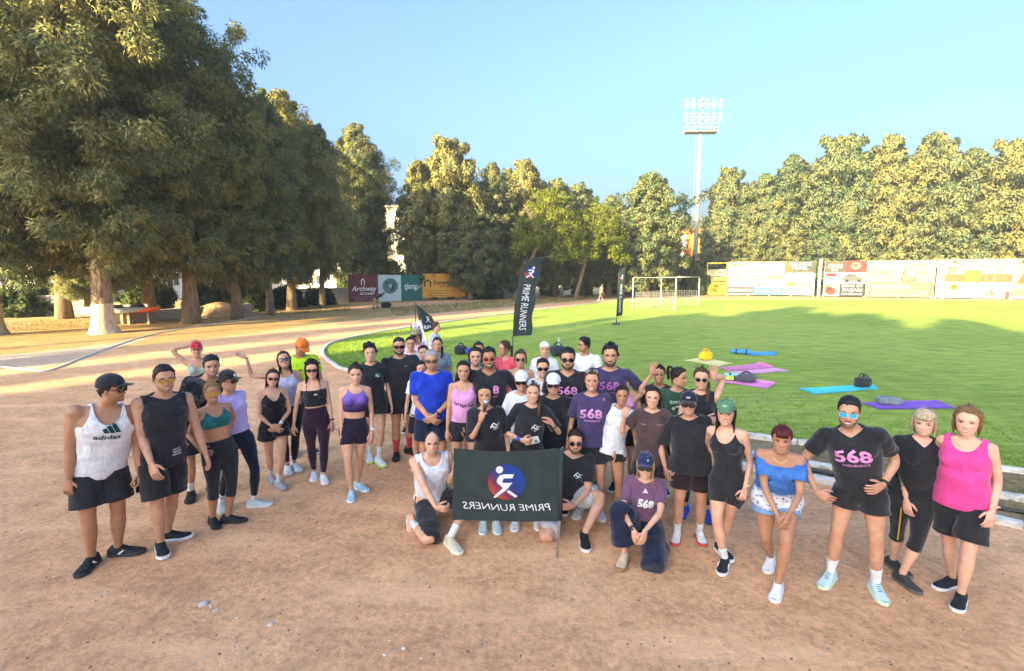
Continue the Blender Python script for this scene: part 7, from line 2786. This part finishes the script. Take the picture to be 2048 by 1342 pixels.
board('billboard', rb(1729), rb(1866), .1, Z1, 'pale board with pink band of rounded white lettering', [(0, .76, 1, 1, CRM, [('t', 'S', .08, .55, .05, .5, (.55, .55, .20)), ('t', 'ES   BANK', .72, .5, .4, .35, .2, (.55, .52, .30))]), (0, .56, .5, .76, CRM, [('t', 'NUREL', .45, .5, .70, .62, (.50, .44, .28))]), (.5, .56, 1, .76, CRM, [('p', [(.12, .1), (.04, .5), (.12, .9), (.2, .95), (.12, .5), (.2, .05)], (.35, .28, .12)), ('t', 'ercan', .6, .4, .4, .4, (.62, .48, .22)), ('p', rc(.34, .8, .72, .86), (.6, .45, .2))]),
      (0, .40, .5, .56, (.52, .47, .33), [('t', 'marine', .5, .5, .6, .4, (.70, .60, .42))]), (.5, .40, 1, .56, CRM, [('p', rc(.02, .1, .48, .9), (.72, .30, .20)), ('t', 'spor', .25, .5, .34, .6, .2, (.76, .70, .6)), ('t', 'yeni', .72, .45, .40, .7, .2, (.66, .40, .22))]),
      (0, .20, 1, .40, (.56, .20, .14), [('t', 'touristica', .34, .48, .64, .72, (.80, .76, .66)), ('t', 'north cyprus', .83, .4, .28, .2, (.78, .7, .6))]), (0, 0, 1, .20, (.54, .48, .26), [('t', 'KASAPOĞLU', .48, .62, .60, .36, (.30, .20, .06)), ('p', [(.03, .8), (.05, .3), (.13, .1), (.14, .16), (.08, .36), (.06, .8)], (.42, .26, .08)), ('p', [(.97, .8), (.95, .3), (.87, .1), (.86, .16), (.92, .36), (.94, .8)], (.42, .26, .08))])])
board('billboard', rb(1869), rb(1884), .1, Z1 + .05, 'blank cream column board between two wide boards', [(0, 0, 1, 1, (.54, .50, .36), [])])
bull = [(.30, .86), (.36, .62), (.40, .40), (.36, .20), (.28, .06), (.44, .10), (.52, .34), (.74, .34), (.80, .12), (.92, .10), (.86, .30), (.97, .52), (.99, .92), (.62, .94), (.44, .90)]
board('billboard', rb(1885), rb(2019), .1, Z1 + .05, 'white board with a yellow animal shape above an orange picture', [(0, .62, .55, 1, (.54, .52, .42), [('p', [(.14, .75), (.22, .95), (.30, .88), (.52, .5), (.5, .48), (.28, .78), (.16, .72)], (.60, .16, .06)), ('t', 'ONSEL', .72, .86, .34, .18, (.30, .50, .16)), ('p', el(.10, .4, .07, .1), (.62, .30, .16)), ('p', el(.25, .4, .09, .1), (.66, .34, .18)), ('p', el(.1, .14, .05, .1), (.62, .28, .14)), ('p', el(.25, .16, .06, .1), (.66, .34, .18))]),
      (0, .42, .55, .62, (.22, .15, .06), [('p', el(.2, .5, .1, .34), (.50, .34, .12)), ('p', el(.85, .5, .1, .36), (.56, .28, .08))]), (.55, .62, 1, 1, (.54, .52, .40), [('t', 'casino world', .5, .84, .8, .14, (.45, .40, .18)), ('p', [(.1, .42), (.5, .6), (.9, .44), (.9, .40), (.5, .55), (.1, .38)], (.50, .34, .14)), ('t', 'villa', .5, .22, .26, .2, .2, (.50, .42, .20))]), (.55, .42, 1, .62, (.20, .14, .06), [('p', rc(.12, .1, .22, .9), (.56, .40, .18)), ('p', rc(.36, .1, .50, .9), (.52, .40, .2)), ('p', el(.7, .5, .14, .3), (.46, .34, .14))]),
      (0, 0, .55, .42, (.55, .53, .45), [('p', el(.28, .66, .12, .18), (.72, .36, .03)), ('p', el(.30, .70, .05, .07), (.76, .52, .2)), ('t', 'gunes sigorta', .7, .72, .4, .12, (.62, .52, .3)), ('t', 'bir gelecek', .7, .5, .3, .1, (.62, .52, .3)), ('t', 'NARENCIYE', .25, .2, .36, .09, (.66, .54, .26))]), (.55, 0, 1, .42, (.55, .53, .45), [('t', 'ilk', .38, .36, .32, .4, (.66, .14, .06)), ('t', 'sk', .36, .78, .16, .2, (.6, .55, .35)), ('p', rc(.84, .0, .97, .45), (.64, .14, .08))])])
# the bull spreads over the upper left of that board
Y2 = rb(1950)
bb = MB()
A_, B_ = np.array(rb(1885)), np.array(rb(2019))
dd = unit(B_ - A_)
Ln = np.linalg.norm(B_ - A_)
for off in (-.05, -.03):
    pass
nv = np.array((dd[1], -dd[0]))
Vt = []
for off in (.050, .022):
    for x, z in bull:
        q = A_ + dd * (.16 + x * .40) * Ln + nv * off
        Vt.append((q[0], q[1], Z1 * (.36 + z * .40)))
nb_ = len(bull)
me = mk('animal_cutout', np.array(Vt), [tuple(range(nb_)), tuple(range(nb_, 2 * nb_))[::-1]] + [(i, (i + 1) % nb_, nb_ + (i + 1) % nb_, nb_ + i) for i in range(nb_)], False)
tag(link('animal_cutout', me, None, mat((.80, .72, .02), 'print')), 'bright yellow animal shape fixed on the white board at right', 'sign')
board('billboard', rb(2022), rb(2120), .1, Z1 + .05, 'cream and orange board cut by the right edge', [(0, .22, 1, 1, (.54, .50, .36), [('p', [(.05, .2), (.2, .55), (.5, .7), (.5, .2)], (.72, .36, .12)), ('p', el(.2, .9, .08, .08), (.66, .22, .08))]), (0, .08, 1, .22, (.76, .40, .20), [('t', 'BEYAZ SUPERMARKET', .5, .5, .8, .6, (.80, .72, .6))]), (0, 0, 1, .08, (.74, .7, .6), [])])
p = rb(1634)
MB_ = MB().tube([(p[0], p[1] - .2, 0), (p[0], p[1] - .2, 4.5)], .17, 10).build('concrete_post', mat((.62, .48, .38), 'plain'), None, True)
tag(MB_, 'thick concrete post between the white board and the red black board', 'post')

# ------------------------------------------------------------------ floodlight mast
Ym = 70.0
bx = dp(1391, 500, Ym)[0]
tz = dp(1396, 266, Ym)[2]
hz_ = dp(1405, 203, Ym)[2]
root = empty('floodlight_mast', (bx, Ym, 0))
tag(root, 'tall pale floodlight mast rising above the trees', 'floodlight')
MS = mat((.24, .25, .235), 'plain')
p = MB().tube([(0, 0, 0), (0, 0, tz)], [.34, .20], 14)
link('pole', mk('pole', np.concatenate(p.V), p.F), root, MS)
for i in range(26):
    MB().tube([(-.62, 0, 4 + i * (tz - 5) / 26), (-.3, 0, 4 + i * (tz - 5) / 26)], .025, 5).build('rung', MS, root)
MB().tube([(-.62, 0, 3.6), (-.62, 0, tz)], .03, 5).build('ladder_rail', MS, root)
pf = MB().box((0, 0, tz + .06), (4.3, 1.5, .1))
pf.build('platform', MS, root)
for x in (-2.1, -1.05, 1.05, 2.1):
    for y in (-.7, .7): MB().box((x, y, tz + .6), (.06, .06, 1.0)).build('railing_post', MS, root)
for y in (-.7, .7):
    for z in (.6, 1.08): MB().box((0, y, tz + z), (4.24, .05, .05)).build('railing', MS, root)
MB().tube([(.1, 0, tz), (.1, 0, hz_ + .6)], .10, 8).build('head_post', MS, root, True)
ML = mat((.16, .17, .18), 'plain')
MG = mat((.30, .33, .36), 'gloss', .15)
for j, z in enumerate((tz + 2.0, hz_ - .35)):
    MB().box((.15, -.1, z), (5.0, .12, .12)).build('crossbar', MS, root)
    for i in range(6):
        for s_, dz in ((1, .42), (-1, -.42)):
            x = -2.1 + i * .9
            lam = MB()
            d = unit((-.25 + .1 * i, -1, -.55))
            c = np.array((x, -.25, z + dz))
            lam.tube([c + d * -.16, c + d * .02, c + d * .12], [.12, .23, .26], 12)
            lam.box((x, -.12, z + dz * .5), (.06, .06, abs(dz)))
            lo_ = lam.build('floodlight', ML, root, False)
            MB().tube([c + d * .121, c + d * .135], [.22, .21], 12).build('lens', MG, lo_)

# ------------------------------------------------------------------ football goal
Bp, Cp = np.append(gp(1350, 622)[:2], 0), np.append(gp(1395, 612)[:2], 0)
dv = unit(Cp - Bp)
Cp = Bp + dv * 7.32
bk = np.array((-dv[1], dv[0], 0))
if bk[0] > 0: bk = -bk
root = empty('goal', tuple(Bp))
tag(root, 'white football goal with net at the far end of the pitch', 'goal')
GW = mat((.42, .42, .40), 'plain')
up = np.array((0, 0, 1.0))
for q in (Bp, Cp): MB().tube([q - Bp, q - Bp + up * 2.44], .045, 10).build('post', GW, root, True)
MB().tube([up * 2.44, Cp - Bp + up * 2.44], .045, 10).build('crossbar', GW, root, True)
for q in (Bp, Cp):
    MB().tube([q - Bp + bk * 3.2, q - Bp + bk * 3.2 + up * 2.4], .04, 8).build('net_pole', GW, root, True)
    MB().tube([q - Bp + up * 2.42, q - Bp + bk * 3.2 + up * 2.4], .02, 6).build('net_rope', GW, root, True)
nt_ = MB()
NB = lambda u, z: Bp * 0 + (Cp - Bp) * u + bk * (3.0 if z < 1.9 else 3.0) + up * z
for i in range(37): nt_.tube([NB(i / 36, 0), NB(i / 36, 1.3)], .008, 3, 0, False)
for j in range(8): nt_.tube([NB(0, j * .18), NB(1, j * .18)], .008, 3, 0, False)
for q in (Bp * 0, Cp - Bp):
    for i in range(15): nt_.tube([q + bk * i * .2, q + bk * i * .2 + up * 1.3], .008, 3, 0, False)
    for j in range(8): nt_.tube([q + up * j * .18, q + bk * 3.0 + up * j * .18], .008, 3, 0, False)
no = nt_.build('net', GW, root)
no['kind'] = 'stuff'

# ------------------------------------------------------------------ mats and bags on the grass


def mat_quad(px4, col, lab, curl=0.0):
    P = np.array([gp(x, y, .012) for x, y in px4])
    c = P.mean(0)
    fn = lambda u, v: (P[0] * (1 - u) + P[1] * u) * (1 - v) + (P[3] * (1 - u) + P[2] * u) * v + (0, 0, .004 * math.sin(u * 13 + v * 5) + curl * max(0, (u - .9) / .1) ** 2 + .012)
    V, F = grid_sheet(fn, 18, 6)
    n = len(V)
    Vb = np.concatenate([V, V - (0, 0, .009)])
    edge = [i for i in range(19)] + [j * 19 + 18 for j in range(1, 7)] + [6 * 19 + i for i in range(17, -1, -1)] + [j * 19 for j in range(5, 0, -1)]
    Fs = F + [tuple(i + n for i in q[::-1]) for q in F] + [(a, b, b + n, a + n) for a, b in zip(edge, edge[1:] + edge[:1])]
    o = link('yoga_mat', mk('yoga_mat', Vb - (c[0], c[1], 0), Fs, True), None, mat(col, 'plain'))
    o.location = (c[0], c[1], 0)
    tag(o, lab, 'mat', 'exercise mats on the grass')
    return o


mat_quad([(1368, 721), (1405, 715), (1466, 727), (1440, 733)], (.76, .68, .30), 'pale yellow exercise mat under the yellow bag')
mat_quad([(1494, 711), (1496, 705), (1553, 703), (1552, 711)], (.06, .34, .66), 'bright blue exercise mat half unrolled, farthest on the grass')
mat_quad([(1440, 736), (1518, 727), (1548, 736), (1456, 742)], (.66, .20, .40), 'rose pink exercise mat behind the light pink one', .05)
mat_quad([(1456, 745), (1548, 736), (1578, 742), (1480, 750)], (.74, .34, .58), 'light pink exercise mat overlapping the rose one')
mat_quad([(1425, 762), (1436, 752), (1550, 768), (1535, 777)], (.78, .25, .60), 'pink exercise mat under the green roll and grey bag', .04)
mat_quad([(1595, 778), (1745, 769), (1757, 778), (1630, 789)], (.07, .60, .64), 'turquoise exercise mat with a black bag on one end')
mat_quad([(1722, 806), (1873, 801), (1912, 817), (1760, 819)], (.22, .09, .48), 'purple exercise mat with grey bag, nearest the group')


def roll(px, py, L, r, yaw, col, lab, parts=None):
    c = gp(px, py)
    root = empty('rolled_mat', (c[0], c[1], .02), yaw)
    tag(root, lab, 'mat', 'rolled mats on the grass')
    t = np.linspace(0, 6.2832 * 2.6, 60)
    rr = r * (.35 + .65 * t / t[-1])
    V = np.concatenate([np.c_[np.full(60, s * L / 2), rr * np.cos(t), r + rr * np.sin(t)] for s in (-1, 1)])
    F = [(i, i + 1, 60 + i + 1, 60 + i) for i in range(59)]
    link('mat_sheet', mk('mat_sheet', V, F), root, mat(col, 'plain'))
    for s in (-.25, .25): MB().tube([(s * L - .02, 0, r), (s * L + .02, 0, r)], r * 1.02, 14).build('strap', mat((.03, .03, .03), 'plain'), root, True)
    return root


roll(1482, 709, .62, .085, -.35, (.05, .26, .58), 'rolled blue mat lying at the end of the blue one')
roll(1456, 763, .55, .07, -.25, (.42, .66, .10), 'lime green rolled mat on the pink mat')
roll(1470, 757, .5, .06, -.25, (.25, .62, .66), 'pale blue rolled towel mat behind the lime roll')


def bag(px, py, L, W, H, col, lab, yaw=0.0, handles=True, kind='bag', strap=(.03, .03, .03)):
    c = gp(px, py)
    root = empty(kind, (c[0], c[1], .025), yaw)
    tag(root, lab, 'bag', 'bags left on the grass')
    V, F = ball((0, 0, 0), 1, 18, 12)
    Q = np.sign(V) * np.abs(V) ** .62
    Q = Q * (L / 2, W / 2, H / 2)
    Q *= (1 + .10 * noise3(V * 2, int(px), 2.2))[:, None]
    Q[:, 2] = np.maximum(Q[:, 2] + H / 2, 0)
    link('bag_body', mk('bag_body', Q, F), root, mat(col, 'cloth'))
    if handles:
        for s in (-1, 1):
            t = np.linspace(0, math.pi, 12)
            MB().tube(np.c_[np.cos(t) * L * .22, np.full(12, s * W * .16), H * .88 + np.sin(t) * H * .38], .014, 6).build('handle', mat(strap, 'plain'), root, True)
    MB().tube([(-L * .36, -W * .05, H * .98), (0, -W * .05, H * 1.02), (L * .36, -W * .05, H * .98)], .008, 5).build('zip', mat((.1, .1, .1), 'plain'), root, True)
    return root


bag(1411, 722, .40, .24, .28, (.80, .52, .01), 'bright yellow tote bag on the pale yellow mat', .1, True, strap=(.70, .42, .01))
bag(1492, 766, .46, .28, .20, (.075, .075, .09), 'dark grey backpack on the pink mat', -.4)
bag(1725, 776, .36, .26, .24, (.025, .03, .035), 'round black bag on the turquoise mat', .2)
bag(1776, 810, .46, .24, .15, (.16, .20, .23), 'slumped grey bag on the purple mat', -.15, False)
bag(1115, 713, .52, .30, .34, (.03, .035, .05), 'dark bag with a white bottle standing behind the headscarf', .2)
bag(922, 709, .44, .34, .28, (.018, .022, .03), 'black duffel bag lying on the grass behind the crowd', .1)
bag(945, 710, .46, .30, .22, (.03, .06, .36), 'blue rolled sleeping bag beside the black duffel', .1, False)
bag(1406, 748, .30, .22, .10, (.70, .66, .72), 'crumpled white towel at the edge of the pink mats', .3, False, 'towel')


def bottle(loc, lab, s=1.0, tilt=0):
    root = empty('bottle', tuple(loc))
    tag(root, lab, 'bottle')
    V = MB()
    zz = [0, .01, .14, .18, .20, .215]
    V.tube(np.c_[np.zeros(6), np.zeros(6), np.array(zz) * s], np.array([.03, .034, .034, .022, .013, .013]) * s, 12)
    m, nt, b = base_mat('clear_plastic', .08, .6)
    b.inputs['Base Color'].default_value = (.75, .85, .86, 1)
    b.inputs['Transmission Weight'].default_value = .6
    link('bottle_body', mk('bottle_body', np.concatenate(V.V), V.F), root, m)
    MB().tube([(0, 0, .212 * s), (0, 0, .235 * s)], .016 * s, 10).build('bottle_cap', mat((.05, .15, .5), 'plastic'), root, True)


c = gp(1118, 709)
bottle((c[0], c[1] + .05, .30), 'white water bottle standing in the dark bag', 1.3)


# ------------------------------------------------------------------ held things
def find(txt):
    for s, J, r, m in MADE:
        if txt in s['label']: return s, J


def phone(who, k, col, lab, back=True):
    s, J = find(who)
    d, n = J['hdir'][k], J['hnor'][k]
    w = np.cross(d, n)
    c = J['wri'][k] + d * .10 + n * .022
    ax = unit(d * .75 + w * .35 * (1 if k == 0 else -1)) if back else d
    n2 = unit(n - ax * (n @ ax))
    sd = np.cross(ax, n2)
    M = np.stack([sd, ax, n2], 1)
    root = empty('phone', tuple(c))
    tag(root, lab, 'phone', 'phones held in hands')
    b = MB()
    a = []
    for i in range(24):
        t = i / 24 * 6.2832
        a.append((.036 * np.sign(math.cos(t)) * abs(math.cos(t)) ** .25, .075 * np.sign(math.sin(t)) * abs(math.sin(t)) ** .25))
    a = np.array(a)
    V = np.concatenate([np.c_[a, np.full(24, z)] for z in (-.004, .004)])
    F = [tuple(range(24))[::-1], tuple(range(24, 48))] + [(i, (i + 1) % 24, 24 + (i + 1) % 24, 24 + i) for i in range(24)]
    b.add(V @ M.T, F)
    po = b.build('phone_body', mat(col, 'plastic'), root)
    cb = MB()
    for x, y in ((-.018, .05), (-.018, .03), (-.002, .04)):
        for z in (.0045, -.0045):
            v, f = tube(np.array([(x, y, z), (x, y, z * 1.7)]), .0075, 10)
            cb.add(v @ M.T, f)
    cb.build('camera_lens', mat((.01, .01, .012), 'gloss'), po)


phone('holding a phone', 0, (.62, .60, .56), 'pale phone with dark lenses held by the woman in front')
phone('green baseball cap', 1, (.02, .018, .03), 'dark phone held low by the woman in the green cap')
phone('leftmost of the group', 1, (.03, .03, .035), 'dark phone held low by the man in the white tank top', False)
s, J = find('microphone')
d = unit(np.array((.18, .10, 1.0)))
c = J['wri'][0] + J['hdir'][0] * .085 + J['hnor'][0] * .02
root = empty('microphone', tuple(c))
tag(root, 'silver handheld microphone held up by the woman with the bob', 'microphone')
m = MB().tube([d * -.12, d * .06, d * .075], [.013, .018, .022], 12)
link('handle', mk('handle', np.concatenate(m.V), m.F), root, mat((.10, .10, .11), 'metal'))
m = MB().ball(d * .10, .027, 14, 10)
link('grille', mk('grille', np.concatenate(m.V), m.F), root, mat((.55, .55, .58), 'metal'))
s, J = find('grey tee standing')
w = J['wri'][1] + J['hdir'][1] * .09
bottle((w[0], w[1], w[2] - .1), 'clear water bottle held by the woman in the grey tee', 1.25)

# ------------------------------------------------------------------ boat and lumber at the left
c = gp(188, 643)
root = empty('boat', (c[0], c[1] + 1.2, 0), .08)
tag(root, 'small white wooden boat behind the biggest whitewashed trunk', 'boat')
secs = []
n = 12
for i, t in enumerate(np.linspace(0, 1, 14)):
    x = -1.45 + 3.5 * t
    w = .72 * math.sin(math.pi * min(1, .18 + t * .82)) ** .6 if t < .98 else .05
    for j in range(n):
        a = math.pi * j / (n - 1)
        secs.append((x, -w * math.cos(a), .78 + .12 * t * t - .62 * math.sin(a) ** .6))
V = np.array(secs)
F = [(i * n + j, i * n + j + 1, (i + 1) * n + j + 1, (i + 1) * n + j) for i in range(13) for j in range(n - 1)]
F.append(tuple(range(n)))
link('hull', mk('hull', V, F), root, mat((.62, .56, .46), 'plain'))
for i, z in enumerate((.44, .60, .76)):
    MB().tube([(x, -(.72 * math.sin(math.pi * min(1, .18 + t * .82)) ** .6) * (1.0 if z > .5 else .95) - .01, z + .12 * t * t) for t, x in [(t, -1.45 + 3.5 * t) for t in np.linspace(0, .93, 9)]], .022, 5).build('plank_edge', mat((.48, .42, .34), 'plain'), root, True)
MB().box((.3, 0, .74), (.3, 1.2, .04)).build('bench', mat((.40, .30, .2), 'plain'), root)
MB().box((.6, 0, .08), (2.4, .3, .16)).build('keel_block', mat((.35, .27, .18), 'plain'), root)


def kayak(px, py, Y, L, col, lab, yaw, z):
    p = dp(px, py, Y)
    t = np.linspace(-1, 1, 15)
    V = np.concatenate([np.c_[np.full(10, x * L / 2), .30 * (1 - x * x) ** .6 * np.cos(np.arange(10) / 10 * 6.2832), z + .17 * (1 - x * x) ** .5 * np.sin(np.arange(10) / 10 * 6.2832) + .1 * x * x] for x in t])
    F = [(i * 10 + j, i * 10 + (j + 1) % 10, (i + 1) * 10 + (j + 1) % 10, (i + 1) * 10 + j) for i in range(14) for j in range(10)]
    root = empty('kayak', (p[0], Y, 0), yaw)
    tag(root, lab, 'kayak', 'kayaks stacked behind the low wall')
    link('hull', mk('hull', V, F), root, mat(col, 'plastic'))
    V2, F2 = tube([(-.3, 0, z + .15), (.3, 0, z + .15)], .16, 10)
    link('cockpit', mk('cockpit', V2, F2), root, mat((.05, .04, .04), 'plain'))
    for s in (-.7, .7): MB().box((s, 0, z / 2 - .08), (.12, .5, max(.05, z - .12))).build('trestle', mat((.3, .22, .15), 'plain'), root)


kayak(232, 618, 26.5, 3.2, (.36, .40, .42), 'grey kayak resting on trestles behind the trunk', .12, .72)
kayak(275, 618, 26.8, 2.6, (.72, .10, .03), 'red kayak resting on trestles behind the low wall', .0, .74)
# bag dragged by the bending person
bag(772, 616, .8, .5, .45, (.02, .02, .022), 'black sack on the ground beside the bending person', .3, False, 'sack')
